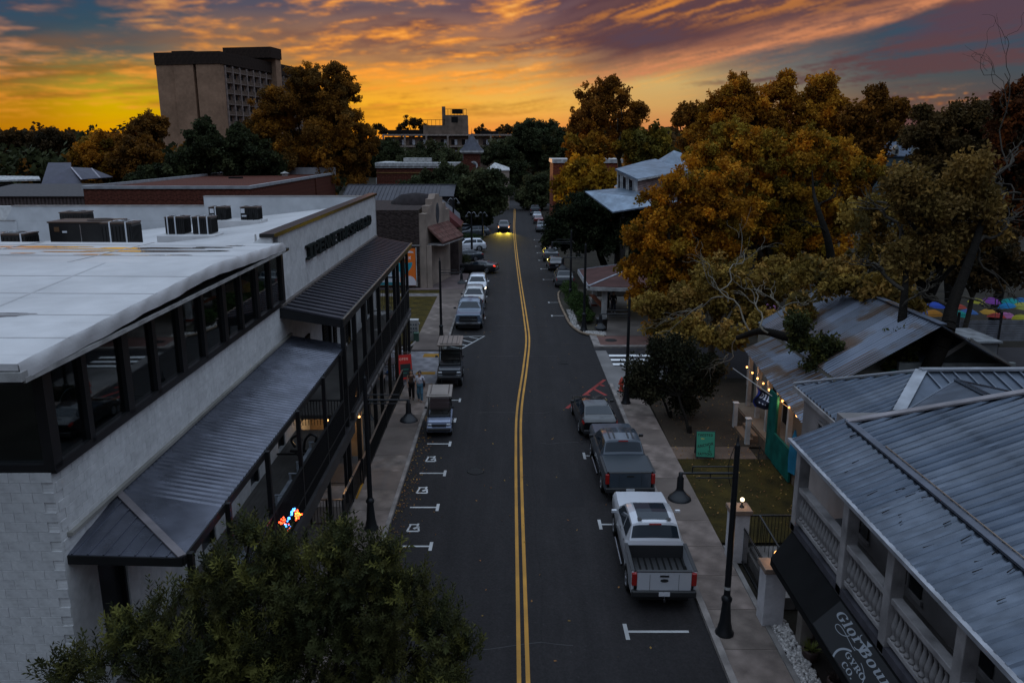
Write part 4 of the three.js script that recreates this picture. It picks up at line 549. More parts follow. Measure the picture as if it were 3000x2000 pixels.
  bulbs.forEach(([x, y], i) => { const q = gnd(x, y, 3.05).sub(st.position); pts.push(q.clone().add(V(0, 0.09, 0))); mesh('bulb', [moved(new THREE.SphereGeometry(0.05, 10, 8), q.x, q.y, q.z)], mat([1, 0.7, 0.4], 0.4, { map: null, emit: [4, 1.5, 0.35], power: 1 }), st); if (i % 2 === 0) { const pl = new THREE.PointLight(new THREE.Color(1, 0.5, 0.18), 0.9, 6); pl.position.copy(q).add(st.position).add(V(0, -0.12, 0)); pl.castShadow = true; pl.shadow.radius = 3; pl.name = 'porch_bulb_glow'; scene.add(pl); } });
  mesh('wire', [tube(pts, 0.01, 30, 4)], MT.black, st);
  const np = (x, d, l) => { const o = thing('newel_post', l, 'post', [x, 0.05, -d], 0, 'white posts at the cottage steps'); mesh('shaft', [box(-0.1, 0.1, 0, 1.25, -0.1, 0.1)], MT.white, o); mesh('cap', [rbox(0.28, 0.07, 0.28, 0.02, 0, 1.28, 0)], MT.white, o); };
  np(11.3, 38.6, 'farther white post at the cottage steps'); np(11.25, 36.2, 'nearer white post at the foot of the cottage steps');
  struct('steps', [box(11.2, 11.6, 0, 0.2, -38.3, -36.4), box(11.6, 11.9, 0, 0.38, -38.3, -36.4)], mat([0.3, 0.2, 0.13], 0.85, { map: blotch }));
  // flag on its slanting pole
  const fl = thing('flag', 'dark blue flag with white lettering hanging from the porch pole', 'flag', gnd(2235, 1155, 2.9)); mesh('pole', [bar(V(-1.1, 0.9, -1.2), V(1.0, -0.35, 1.5), 0.02)], MT.offwhite, fl);
  const ft = canvasTex(256, 192, (c) => { c.fillStyle = '#14182e'; c.fillRect(0, 0, 256, 192); c.fillStyle = '#d8d8e0'; c.font = 'bold 74px sans-serif'; c.fillText('DILL', 54, 90); c.font = 'bold 40px sans-serif'; c.fillText('* * *', 80, 150); c.fillStyle = '#2c3a8c'; c.fillRect(0, 0, 26, 192); });
  const fg = [], N = 10, P3 = (u, v) => V(-0.25 + 0.75 * u + 0.1 * Math.sin(v * 7), 0.32 - 0.45 * u - v * (1.05 - 0.5 * u), -0.3 + 0.6 * u + 0.12 * Math.sin(u * 9 + v * 4)), pos = [], uv = []; for (let i = 0; i < N; i++) for (let j = 0; j < N; j++) for (const [a, b] of [[0, 0], [1, 0], [1, 1], [0, 0], [1, 1], [0, 1]]) { const u = (i + a) / N, v = (j + b) / N, p = P3(u, v); pos.push(p.x, p.y, p.z); uv.push(u, 1 - v); }
  const g = new THREE.BufferGeometry(); g.setAttribute('position', new THREE.Float32BufferAttribute(pos, 3)); g.setAttribute('uv', new THREE.Float32BufferAttribute(uv, 2)); g.computeVertexNormals(); g.userData.ready = true; mesh('cloth', g, new THREE.MeshStandardMaterial({ map: ft, roughness: 0.8, side: THREE.DoubleSide }), fl);
  const paddle = mesh('paddle_board', [prism([[-.2, 0], [-.25, .6], [-.2, 1.3], [0, 1.9], [.2, 1.3], [.25, .6], [.2, 0]], 0.06, 0.01)], mat([0.03, 0.3, 0.5], 0.4)); tag(paddle, 'bright blue rounded board leaning at the end of the cottage porch', 'board'); paddle.position.set(11.75, 0.6, -31.4); paddle.rotation.y = -1.2;
}
{ // umbrella canopy and slatted fence beyond the cottage
  const U = [[2378, 903, [0.5, 0.03, 0.06], 'red'], [2745, 897, [0.05, 0.12, 0.6], 'royal blue'], [2735, 921, [0.6, 0.25, 0.03], 'orange'], [2812, 924, [0.02, 0.4, 0.34], 'teal'], [2806, 903, [0.5, 0.08, 0.05], 'brick red'], [2838, 918, [0.08, 0.2, 0.5], 'mid blue'], [2950, 900, [0.02, 0.25, 0.55], 'sky blue'], [2962, 886, [0.02, 0.4, 0.38], 'turquoise'], [2990, 884, [0.03, 0.2, 0.5], 'deep blue'], [2900, 919, [0.65, 0.35, 0.05], 'amber'], [2920, 930, [0.5, 0.06, 0.05], 'scarlet'], [2948, 928, [0.55, 0.18, 0.4], 'pink'], [2990, 934, [0.5, 0.45, 0.04], 'yellow'], [2996, 899, [0.45, 0.45, 0.1], 'lime'], [2862, 886, [0.5, 0.45, 0.05], 'lemon'], [2906, 884, [0.3, 0.08, 0.4], 'purple'], [2700, 918, [0.1, 0.15, 0.4], 'navy blue'], [2255, 903, [0.5, 0.2, 0.45], 'rose']];
  const proto = [0, 1, 2].map((k) => shared(lathe([[0.0, 0.3], [0.2, 0.27], [0.45, 0.16], [0.6, 0.0], [0.585, 0.0], [0.43, 0.145], [0.0, 0.285]], 8)));
  U.forEach(([x, y, c, n], i) => { const o = thing('umbrella', `${n} umbrella hung in the colourful canopy beyond the cottage`, 'umbrella', gnd(x, y, 3.3), i, 'umbrellas hung over the courtyard'); mesh('canopy', proto[i % 3], mat(c.map((v) => v * .6), 0.75, { map: null, two: true }), o); mesh('shaft', [cyl(0.01, 0.01, 0.5, 0, -0.2, 0, 5)], MT.chrome, o); o.rotation.set(0.2 * Math.sin(i), i, 0.2 * Math.cos(i * 2)); });
  const cb = []; for (let i = 0; i < 5; i++) cb.push(bar(V(17 + i * 0.8, 3.75, -(46 + i * 2.6)), V(38, 3.75, -(46 + i * 2.6)), 0.012, 0.012, 4)); const w = mesh('umbrella_wires', cb, MT.black); tag(w, 'thin wires carrying the umbrellas over the courtyard', 'wires');
  const s = thing('slat_fence', 'grey horizontal slat fence with black posts below the umbrellas', 'fence', [30, 0, -48.2]); for (let k = 0; k < 12; k++) mesh('slat', [box(-2.6, 4, 2.2 + k * 0.11, 2.265 + k * 0.11, -0.03, 0.03)], mat([0.3, 0.31, 0.35], 0.7), s); for (const x of [-2.6, 0, 2.2]) mesh('post', [box(x - 0.06, x + 0.06, 0, 4.0, -0.06, 0.06)], MT.black, s);
  const sh = thing('shed', 'small grey flat-topped shed between the tin roof and slat fence', 'shed', [24.4, 0, -43.5]); mesh('wall', [box(-1.6, 1.8, 0, 3.6, -1.5, 1.5)], mat([0.22, 0.22, 0.22], 0.85, { map: blotch }), sh); mesh('roof', [box(-1.75, 1.95, 3.6, 3.7, -1.65, 1.65)], mat([0.35, 0.36, 0.37], 0.7), sh);
}
// ---------- buildings farther off ----------
const brickMap = tex(256, (u, v) => { const r = Math.floor(v * 16), c = (u * 5 + (r & 1) * 0.5), e = Math.min(Math.min(c % 1, 1 - c % 1) * 12, Math.min((v * 16) % 1, 1 - (v * 16) % 1) * 5), k = 0.75 + 0.5 * hash(Math.floor(c), r, 121), w = tnoise(u, v, 3, 4, 122); if (e < 0.6) return [165, 150, 140]; return [205 * k + 30 * (w - .5), 200 * k + 30 * (w - .5), 195 * k + 30 * (w - .5)]; }, 1.2);
const redBrick = mat([0.17, 0.06, 0.042], 0.88, { map: brickMap, bump: 0.004 });
const stucco = mat([0.55, 0.43, 0.35], 0.88, { map: blotch, bump: 0.006 });
function far(name, label, d, x, cat = 'building', turn = 0) { const o = thing(name, label, cat, [x, 0, -d], turn); return [o, (n, g, m, p = o) => mesh(n, g, m, p)]; }
{ // red brick block with white parapet behind the white building
  const [o, p] = far('brick_block', 'long low red brick block with white parapet behind the white roof', 99, -42);
  p('wall', [box(-10, 10.2, 0, 8.7, 0, -48)], redBrick);
  p('parapet', [box(-10.15, 10.35, 8.7, 9.05, 0.15, -0.3), box(9.9, 10.35, 8.7, 9.05, -0.3, -48), box(-10.15, -9.8, 8.7, 9.05, -0.3, -48)], mat([0.6, 0.6, 0.62], 0.7, { map: blotch }));
  p('roof', [box(-9.8, 9.9, 8.55, 8.62, -0.3, -47.8)], mat([0.45, 0.43, 0.42], 0.6, { map: membraneMap }));
  p('back_parapet', [box(-10.2, 10.4, 8.6, 9.9, -47.6, -48.1)], mat([0.6, 0.6, 0.62], 0.7, { map: blotch }));
  p('roof_vent', [lathe([[0.0, 9.5], [0.8, 9.15], [0.5, 9.1], [0.5, 8.6]], 12).translate(3.5, 0, -40)], MT.offwhite); p('roof_vent', [rbox(2, 0.3, 1, 0.05, -1.5, 8.8, -30)], MT.blackRough);
  p('pilaster', [box(10.2, 10.4, 0, 8.6, -34, -33)], redBrick);
}
{ // corrugated shed and dark hipped house at the left edge
  const [o, p] = far('corrugated_building', 'brown corrugated metal building left of the brick block', 106, -62); const gs = []; for (let i = 0; i < 40; i++) gs.push(box(-9.5 + i * 0.47, -9.25 + i * 0.47, 0, 7.2, 0, 0.06)); p('wall', [box(-9.6, 9.4, 0, 7.4, 0, -12)], mat([0.12, 0.085, 0.075], 0.7)); p('cladding_ribs', gs, mat([0.15, 0.1, 0.09], 0.65)); p('door_opening', [box(4.5, 9.2, 0, 4.4, 0.07, 0.1)], mat([0.02, 0.028, 0.028], 0.6)); p('roof', [slab([V(-9.9, 7.4, 0.3), V(9.7, 7.4, 0.3), V(9.7, 8.4, -12.3), V(-9.9, 8.4, -12.3)], 0.1)], mat([0.05, 0.035, 0.032], 0.6));
  const [h, q] = far('dark_hipped_house', 'house with dark blue-violet hipped roof and pale ridge lines at left', 135, -76, 'house'); const E = at(120, 538, 135), D0 = V(76, 0, 135); const P = (x, y, dd = 0) => at(x, y, 135 + dd).add(D0); const rm = mat([0.055, 0.05, 0.085], 0.5, { metal: 0.3, map: metalMap, two: true });
  q('roof', [slab([P(120, 538), P(240, 540), P(207, 489, 5), P(140, 476, 8)], 0.1), slab([P(140, 476, 8), P(207, 489, 5), P(207, 476, 12)], 0.1), slab([P(207, 489, 5), P(235, 525), P(290, 521), P(266, 492, 6)], 0.1), slab([P(266, 492, 6), P(292, 521), P(330, 518, 6)], 0.1)], rm); q('hip_cap', [beam(P(207, 490, 4.8), P(238, 526, -.2), 0.25, 0.1), beam(P(267, 493, 5.8), P(292, 521, -.2), 0.25, 0.1)], mat([0.5, 0.45, 0.5], 0.4, { metal: 0.5 })); q('wall', [box(-10, 16, 0, 6.6, -3, -14)], mat([0.06, 0.035, 0.03], 0.85));
  const [w, s] = far('white_roofed_building', 'pale low roofs at the far left edge of town', 150, -92); s('roof', [slab([at(-30, 528, 150), at(117, 524, 150), at(112, 516, 158), at(-30, 514, 158)].map((v) => v.add(V(92, 0, 150))), 0.3)], MT.white); s('upper_roof', [rbox(13, 2.2, 8, 0.8, -2, 9.4, -30)], MT.offwhite); s('chimney', [box(5.5, 6.2, 6, 10, -30, -31), box(8, 8.7, 6, 10, -30, -31)], stucco); s('wall', [box(-14, 6, 0, 6.4, -1, -9)], mat([0.06, 0.05, 0.05], 0.9));
}
{ // tall slab tower
  const o = thing('tower_block', 'tall tan slab tower with a grid of balconies and dark roof band', 'tower', at(662, 420, 220).setY(0)); const tp = (n, g, m, p = o) => mesh(n, g, m, p);
  const conc = mat([0.5, 0.3, 0.19], 0.85, { map: tex(256, (u, v) => 200 + 70 * (tnoise(u, v, 3, 5, 131) - 0.5) + 30 * (tnoise(u * 1, v, 24, 2, 132) - 0.5), 14) }), dark = mat([0.06, 0.038, 0.028], 0.8), alongA = -0.16, alongB = Math.PI / 2;
  // the end wall runs left, the long side runs back and to the right
  const L = new THREE.Group(); o.rotation.y = -0.17;
  tp('wall', [box(-18.8, -13.2, 0, 35.4, -0.9, -16), box(-13.2, -7.6, 0, 35.4, 0, -16), box(-6.8, 0, 0, 35.4, 0, -2), box(-18, -0.6, 0, 35.2, -2.1, -66)], conc);
  tp('wall_slot', [box(-7.6, -6.8, 0, 35.3, -1.6, -2)], dark);
  tp('roof_band', [box(-19, -13.2, 34.2, 37.3, -0.7, -66.3), box(-13.2, -7.4, 34.2, 37.5, 0.25, -66.3), box(-7.4, 0.3, 34.2, 37.3, 0.22, -66.3)], dark);
  const bays = 16, floors = 12, bw = 62 / bays, slabG = shared(box(-1.3, 0.1, -0.12, 0.12, -bw / 2 + 0.2, bw / 2 - 0.2)), winG = shared(box(-0.1, 0.02, 0, 1.9, -1.3, 1.3)), railG = shared(box(-0.05, 0.05, 0, 0.95, -bw / 2 + 0.2, bw / 2 - 0.2)), finG = shared(box(-0.7, 0.35, 0, 34, -0.18, 0.18));
  const finM = mat([0.5, 0.38, 0.33], 0.8), slabM = mat([0.4, 0.3, 0.25], 0.85), railM = mat([0.22, 0.15, 0.11], 0.8);
  for (let b = 0; b <= bays; b++) { if (b === 7) continue; const m = mesh('fin', finG, finM, o); m.position.set(0, 0, -2.2 - b * bw); }
  for (let b = 0; b < bays; b++) for (let f = 0; f < floors; f++) { const y = 2.4 + f * 2.75, z = -2.2 - (b + 0.5) * bw; if (b < 14) { const w = mesh('window', winG, glassDark, o); w.position.set(-0.6, y + 0.35, z); } const s = mesh('balcony', slabG, slabM, o); s.position.set(0.1, y - 0.15, z); const r = mesh('railing', railG, railM, s); r.position.set(0.05, 0.12, 0); }
  tp('stair_shaft', [box(-4, 1.6, 0, 38.6, -29.4, -32.8)], conc); tp('penthouse', [box(-13, 1.9, 38.2, 41.2, -26, -33)], dark);
}
{ // beige long hotel with stair tower, centre
  const [o, p] = far('long_hotel', 'long beige three-storey hotel with a square stair tower on the skyline', 320, -25); const wall = mat([0.34, 0.24, 0.18], 0.85, { map: blotch }), slabM = mat([0.5, 0.4, 0.34], 0.8);
  p('wall', [box(-24.5, 25, 0, 16.6, -2, -14)], wall); p('roof_slab', [box(-25, 25.4, 17.0, 17.6, 0, -14.4)], slabM); for (const y of [13, 9]) p('floor_slab', [box(-25, 25.4, y - 0.25, y + 0.25, 0, -2)], slabM);
  for (let i = 0; i < 7; i++) p('column', [box(-25 + i * 8.3, -24.4 + i * 8.3, 0, 17, -0.3, 0.3)], slabM);
  const win = shared(box(-1.2, 1.2, 0, 2.0, -0.1, 0)), cur = shared(box(-0.5, 0.5, 0, 2.0, 0, 0.04)); for (let i = 0; i < 12; i++) for (const y of [13.6, 9.6]) { const m = mesh('window', win, glassDark, o); m.position.set(-22 + i * 4.1, y, -1.9); const c = mesh('curtain', cur, mat([0.5, 0.5, 0.52], 0.8, { map: null }), m); c.position.x = 0.6; }
  p('stair_tower', [box(-9.5, 7.5, 0, 21, -3, -14), box(-1, 7.5, 21, 24.8, -3, -12)], mat([0.3, 0.22, 0.17], 0.85, { map: blotch })); p('chimney', [box(-2.2, -1, 21, 28, -4, -6)], wall); p('tank', [cyl(2.2, 2.2, 1.6, 3.6, 25.4, -7, 14), box(1.5, 4, 22, 24.2, -2.9, -3)], MT.blackRough); const rl = []; for (let i = 0; i < 8; i++) rl.push(bar(V(-1 + i * 1.2, 24.8, -3), V(-1 + i * 1.2, 27, -3), 0.08)); rl.push(bar(V(-1, 27, -3), V(7.4, 27, -3), 0.1), bar(V(-9.4, 23, -3), V(-1, 23, -3), 0.1)); for (let i = 0; i < 6; i++) rl.push(bar(V(-9.4 + i * 1.6, 21, -3), V(-9.4 + i * 1.6, 23, -3), 0.08)); p('roof_railing', rl, MT.blackRough); p('roof_plant', [rbox(5, 1.6, 4, 0.1, -21, 18.4, -6), rbox(11, 1.8, 5, 0.1, -12.5, 18.4, -6), rbox(7, 1.2, 4, 0.1, 16, 18.2, -7)], MT.blackRough);
}
{ // brick hall with clock tower
  const [o, p] = far('clock_tower_hall', 'brick hall with white cornice and a square clock tower under a dark pointed roof', 175, -8.6);
  p('wall', [box(-20.3, -1.6, 0, 9, 0, -14)], redBrick); p('cornice', [box(-20.5, -1.4, 9.0, 9.35, 0.25, -14.2), box(-20.5, -1.4, 9.35, 10.1, 0.4, -14.4)], MT.white); p('band', [box(-20.35, -1.55, 7.9, 8.1, 0.05, 0.12)], mat([0.4, 0.22, 0.08], 0.8)); p('roof_box', [box(-15, -9, 10.1, 11, -4, -9)], MT.offwhite); p('downpipe', [box(-20.45, -20.3, 0, 7, 0.02, 0.2)], MT.offwhite);
  const g = p('gable', [prism([[-4.8, 8.2], [1.2, 8.2], [0.9, 9.6], [-1.2, 11]], 1.2).translate(0, 0, 0.2)], redBrick);
  p('tower', [box(-1.7, 1.8, 0, 12.0, 1.0, -2.5)], redBrick); p('tower_face', [box(-1.78, -1.72, 8, 12, 0.8, -2.3)], MT.white);
  p('tower_cornice', [box(-2.1, 2.2, 12.0, 12.25, 1.4, -2.9), box(-2.4, 2.5, 12.25, 12.65, 1.7, -3.2)], MT.white);
  p('tower_roof', [turned(lathe([[3.5, 12.65], [2.6, 13.3], [1.2, 14.8], [0.05, 16.2]], 4), 'Y', Math.PI / 4).translate(0.05, 0, -0.75)], mat([0.05, 0.052, 0.08], 0.5, { metal: 0.3 })); p('finial', [cyl(0.08, 0.01, 1.3, 0.05, 16, -0.75, 6)], MT.black);
  const c = p('clock', [turned(cyl(0.85, 0.85, 0.1, 0, 0, 0, 24), 'X', Math.PI / 2).translate(0.5, 9.6, 1.08)], MT.white); mesh('dial', [turned(cyl(0.55, 0.55, 0.06, 0, 0, 0, 20), 'X', Math.PI / 2).translate(0.5, 9.6, 1.16)], mat([0.12, 0.16, 0.2], 0.5), c); mesh('hands', [box(0.47, 0.53, 9.6, 10.0, 1.24, 1.27), box(0.5, 0.78, 9.57, 9.63, 1.24, 1.27)], MT.white, c);
  const [w, q] = far('white_gabled_shed', 'small white gabled roof peeping right of the clock tower', 178, -3); q('roof', [slab([V(-2.9, 8.4, 0), V(2.5, 8.5, 0), V(2.4, 8.9, -4), V(-0.8, 10, -4)], 0.2)], MT.white); q('wall', [box(-2.6, 2.4, 0, 8.2, -0.2, -4)], stucco);
}
{ // long dark metal roof
  const [o, p] = far('metal_roof_hall', 'broad building under a long dark standing-seam metal roof', 112, -9); const rm = mat([0.06, 0.055, 0.07], 0.5, { metal: 0.4, map: metalMap, two: true }); const A = (x, y, d) => at(x, y, d).add(V(9, 0, 112)); const ridge = 125;
  for (let i = 0; i < 24; i++) { const t0 = i / 24, t1 = (i + 1) / 24 - 0.003, xa = -16 + 14.2 * t0, xb = -16 + 14.2 * t1; p('roof_panel', [slab([V(xa, 4.2, 0), V(xb, 4.2, 0), V(xb, 7.9, -13), V(xa, 7.9, -13)], 0.06), beam(V(xa, 4.25, 0), V(xa, 7.95, -13), 0.06, 0.07)], rm); }
  p('roof_wing', [slab([V(-1.8, 4.2, 0), V(2.0, 3.6, 1.5), V(1.6, 4.4, -3), V(-1.7, 6.4, -8)], 0.1), slab([V(-1.8, 6.5, -8.2), V(0.4, 6.5, -8.2), V(0.4, 7.9, -13), V(-1.8, 7.9, -13)], 0.1)], rm);
  p('roof_back', [slab([V(-16, 7.88, -13), V(0.4, 7.88, -13), V(0.4, 4, -25), V(-16, 4, -25)], 0.06)], rm); p('wall', [box(-15.6, 0.2, 0, 4.1, -0.6, -24), box(-1.6, 0.2, 4, 6.3, -8.5, -13)], mat([0.07, 0.06, 0.06], 0.9, { map: blotch })); p('skylight', [box(-15.1, -14.4, 6.0, 6.5, -6, -6.6), box(-12.9, -12.1, 6.1, 6.6, -6, -6.6)], MT.offwhite); p('ridge_cap', [box(-16, 0.5, 7.88, 8.0, -12.9, -13.2)], mat([0.15, 0.15, 0.17], 0.5, { metal: 0.4 }));
}
{ // mission style shop with tiled awning and a painted mural
  const [o, p] = far('mission_shop', 'tan mission-style shop with stepped parapet, tiled awning and dark brick side wall', 78.8, -8.4, 'shop');
  p('side_wall', [box(-7.5, -0.7, 0, 7.75, 0, -14)], mat([0.075, 0.058, 0.055], 0.85, { map: brickMap, bump: 0.003 }));
  p('ledge', [box(-7.6, -0.6, 4.25, 4.4, 0.08, 0)], mat([0.45, 0.42, 0.4], 0.7));
  p('front_wall', [box(-0.7, 0.0, 0, 6.7, 0.1, -7.2)], stucco);
  { const sil = [[0.1, 6.7], [0.1, 7.4], [-0.9, 7.4], [-0.9, 8.1], [-1.9, 8.1], [-1.9, 8.7], [-2.6, 8.7], [-2.9, 9.1], [-3.9, 9.1], [-4.2, 8.7], [-5, 8.7], [-5, 8.1], [-6, 8.1], [-6, 7.4], [-7.2, 7.4], [-7.2, 6.7]]; const g = prism(sil, 0.7); g.rotateY(-Math.PI / 2); g.translate(0, 0, 0); g.scale(1, 1, -1); const q = g.toNonIndexed(), a = q.attributes.position; for (let i = 0; i < a.count; i += 3) { const t = [a.getX(i + 1), a.getY(i + 1), a.getZ(i + 1)]; a.setXYZ(i + 1, a.getX(i + 2), a.getY(i + 2), a.getZ(i + 2)); a.setXYZ(i + 2, ...t); } q.rotateY(0); q.scale(1, 1, -1); for (let i = 0; i < a.count; i += 3) { const t = [a.getX(i + 1), a.getY(i + 1), a.getZ(i + 1)]; a.setXYZ(i + 1, a.getX(i + 2), a.getY(i + 2), a.getZ(i + 2)); a.setXYZ(i + 2, ...t); } q.computeVertexNormals(); p('stepped_parapet', [q], stucco); }
  for (const q of o.children) if (['front_wall', 'stepped_parapet'].includes(q.name)) q.rotation.y = -0.25;
  p('niche', [turned(new THREE.SphereGeometry(0.5, 12, 10), 'Y', 0).scale(0.12, 2.1, 1).translate(0.02, 7.2, -3.4)], mat([0.12, 0.12, 0.13], 0.7)).rotation.y = -0.25;
  { const T = p('tile_awning', [slab([V(0.0, 6.0, -0.4), V(1.6, 4.55, -0.4), V(1.6, 4.55, -6.8), V(0, 6.0, -6.8)], 0.1)], mat([0.22, 0.11, 0.09], 0.85, { map: blotch })); T.rotation.y = -0.25; const g = shared(turned(new THREE.CylinderGeometry(0.11, 0.13, 0.62, 6, 1, false), 'Z', -0.735 + Math.PI / 2)); const tm = [0, 1, 2].map((i) => mat([[0.26, 0.12, 0.1], [0.2, 0.1, 0.085], [0.3, 0.16, 0.13]][i], 0.85)); const r = rng(5); for (let k = 0; k < 24; k++) for (let j = 0; j < 4; j++) { const m = mesh('tile', g, tm[Math.floor(r() * 3)], T); m.position.set(0.2 + j * 0.4, 5.88 - j * 0.362, -0.55 - k * 0.265); } }
  p('awning_soffit', [box(0, 1.65, 4.3, 4.42, -0.35, -6.8)], mat([0.5, 0.46, 0.44], 0.7)).rotation.y = -0.25;
  p('pillar', [box(0.02, 0.5, 0, 4.3, 0.08, -0.4)], stucco); p('shop_window', [box(0.01, 0.05, 0.5, 3.6, -1, -3), box(0.01, 0.05, 0.2, 3.6, -3.4, -4.4), box(0.01, 0.05, 0.5, 3.6, -4.8, -6.8)], glassDark);
  p('red_roof', [slab([V(0.6, 7.4, -8), V(2.9, 5.4, -8), V(2.9, 5.4, -13), V(0.6, 7.4, -13)], 0.12), slab([V(0.6, 7.4, -8), V(0.6, 5.4, -7.6), V(2.9, 5.4, -7.8)], 0.1)], mat([0.17, 0.045, 0.042], 0.7, { map: blotch })); p('back_wing', [box(-0.5, 2.6, 0, 5.2, -8.2, -15)], mat([0.1, 0.075, 0.07], 0.9));
  p('roof', [box(-7.4, -3.9, 7.2, 7.3, -0.5, -13.5)], mat([0.3, 0.36, 0.5], 0.6)); p('roof_edge', [box(-3.95, -3.8, 7.3, 7.42, -0.4, -13.5)], MT.offwhite); p('roof_hood', [lathe([[0.001, 8.9], [1.6, 8.7], [2.6, 8.0], [2.8, 7.3]], 14).scale(1, 1, 1).translate(-2.0, 0, -9)], mat([0.04, 0.03, 0.03], 0.85)); p('roof_unit', [rbox(0.5, 1.3, 0.6, 0.05, -6.6, 7.9, -3)], MT.offwhite);
  const mural = canvasTex(512, 512, (c) => { c.fillStyle = '#e06a12'; c.fillRect(0, 0, 512, 512); c.fillStyle = '#1e8fa0'; c.beginPath(); c.moveTo(0, 150); c.bezierCurveTo(120, 120, 150, 230, 470, 190); c.bezierCurveTo(470, 300, 380, 330, 330, 400); c.lineTo(0, 400); c.fill(); c.fillStyle = '#cfc8cc'; c.beginPath(); c.ellipse(430, 60, 60, 26, 0, 3.14, 6.28); c.fill(); c.beginPath(); c.ellipse(420, 470, 90, 90, 0, 3.14, 6.28); c.fill(); c.fillRect(330, 450, 182, 62); c.fillStyle = '#b8bcc4'; c.beginPath(); c.ellipse(120, 330, 170, 110, 0, 3.14, 6.28); c.fill(); c.fillRect(0, 320, 300, 150); c.fillStyle = '#1f6f78'; c.fillRect(0, 470, 330, 42); c.fillStyle = '#222c34'; c.fillRect(60, 390, 230, 22); c.fillStyle = '#3d7f92'; c.font = 'bold 60px sans-serif'; c.fillText('A  ET', 70, 370); c.fillStyle = '#e8d8d8'; c.font = 'bold 58px sans-serif'; c.fillText('FLIEK', 300, 150); });
  const b = thing('mural_board', 'orange and teal mural board lettered in white on the dark brick wall', 'mural', [-8.4, 0, -78.66]); mesh('board', [box(-4.9, -1.05, 0.35, 4.1, 0, 0.05)], mat([0.3, 0.1, 0.02], 0.8), b); mesh('painting', quadUV(V(-4.85, 0.4, 0.056), V(-1.1, 0.4, 0.056), V(-1.1, 4.05, 0.056), V(-4.85, 4.05, 0.056)), new THREE.MeshStandardMaterial({ map: mural, roughness: 0.75 }), b); mesh('frame', [box(-1.05, -0.98, 0.3, 4.15, 0, 0.09), box(-5, -4.9, 0.3, 4.15, 0, 0.09)], MT.white, b);
  struct('sidewalk', [box(-22, -4.75, -0.1, 0.1, -88, -79.2 + 1.2)], mat([0.28, 0.21, 0.2], 0.9, { map: blotch })).visible = true;
}
{ // metal roofed house with dormer, right of the street
  const D0 = 82, [o, p] = far('dormer_house', 'house with pale blue metal roofs and a pinkish clapboard dormer above the trees', D0, 13, 'house'); const P = (x, y, dd = 0) => at(x, y, D0 + dd).add(V(-13, 0, D0)); const bl = mat([0.3, 0.38, 0.48], 0.42, { metal: 0.45, map: metalMap, two: true }), clap = mat([0.68, 0.48, 0.43], 0.8), wh = MT.white;
  p('porch_roof', [slab([P(1714, 560, -4), P(1795, 620, -8), P(1990, 590, -8), P(1840, 548, 0)], 0.12)], bl); p('main_roof', [slab([P(1860, 585, -1), P(2030, 500, -1), P(2060, 470, 8), P(1975, 440, 8), P(1800, 545, 8)], 0.15)], bl);
  const a = P(1808, 500), b = P(1868, 527, -3), c = P(1868, 596, -3), d = P(1808, 566), e = P(2010, 500, 3);
  p('dormer_roof', [slab([P(1803, 494, -.3), P(1868, 524, -3.6), P(2030, 495, 3), P(1920, 465, 8), P(1892, 470, 6)], 0.18)], bl);
  p('dormer_side', [slab([b.clone().add(V(0, 0, 0)), c, P(1995, 515, 2.6), P(1995, 503, 2.6)], 0.15, V(0, 0, -1))], clap); const bd = []; for (let k = 1; k < 9; k++) { const t = k / 9, q = b.clone().lerp(c, t), s = P(1995, 503 + 12 * t, 2.6), z = q.clone().lerp(s, 1 - 0.9 * t); bd.push(beam(q.clone().add(V(0, 0, 0.03)), z.add(V(0, 0, 0.03)), 0.03, 0.03)); } p('siding_boards', bd, mat([0.44, 0.31, 0.29], 0.8));
  p('dormer_front', [slab([a, b, c, d], 0.15, V(0.3, 0, -0.9))], wh); for (const [t0, t1] of [[0.08, 0.2], [0.3, 0.5], [0.6, 0.82]]) { const l = (u, v) => a.clone().lerp(b, u).lerp(d.clone().lerp(c, u), v).add(V(-0.06, 0, 0.03)); const w = p('window', [slab([l(t0, 0.12), l(t1, 0.12), l(t1, 0.85), l(t0, 0.85)], 0.05, V(0.3, 0, -0.9))], glassDark); mesh('sill', [beam(l(t0, 0.92), l(t1, 0.92), 0.12, 0.12)], wh, w); mesh('frame', [beam(l(t0, 0.1), l(t0, 0.88), 0.1, 0.1), beam(l(t1, 0.1), l(t1, 0.88), 0.1, 0.1)], wh, w); }
  p('rake_board', [beam(P(1872, 597, -3.1), P(2000, 514, 2.5), 0.1, 0.16), beam(P(1869, 528, -3.6), P(2030, 497, 3), 0.1, 0.14)], wh); p('wall', [box(-1.5, 12, 0, 6.4, 4, -8)], mat([0.06, 0.05, 0.045], 0.9)); p('gable_wall', [slab([P(1866, 600, -1), P(2030, 505, -1), P(2030, 620, -1), P(1866, 620, -1)], 0.1, V(0, 0, -1))], mat([0.28, 0.22, 0.21], 0.85, { map: blotch })); for (let i = 0; i < 4; i++) p('porch_post', [box(-2.3 + i * 1.7, -2.05 + i * 1.7, 0, 5.6, 6.4, 6.65)], mat([0.35, 0.3, 0.2], 0.8));  // house wall colour darkened to stand for shade under the porch roof
  p('porch_lamp', [new THREE.SphereGeometry(0.09, 8, 6).translate(0.2, 4.6, 6.9)], mat([1, 0.7, 0.3], 0.5, { map: null, emit: [3, 1.2, 0.3] }));
}
{ const [o, p] = far('red_brick_store', 'flat red-orange brick store with white coping behind the yellow tree', 150, 13); p('wall', [box(-5.5, 7, 0, 10.6, 0, -12)], mat([0.32, 0.09, 0.05], 0.85, { map: brickMap })); p('coping', [box(-5.7, 7.2, 10.6, 11.3, 0.2, -12.2)], MT.white); }
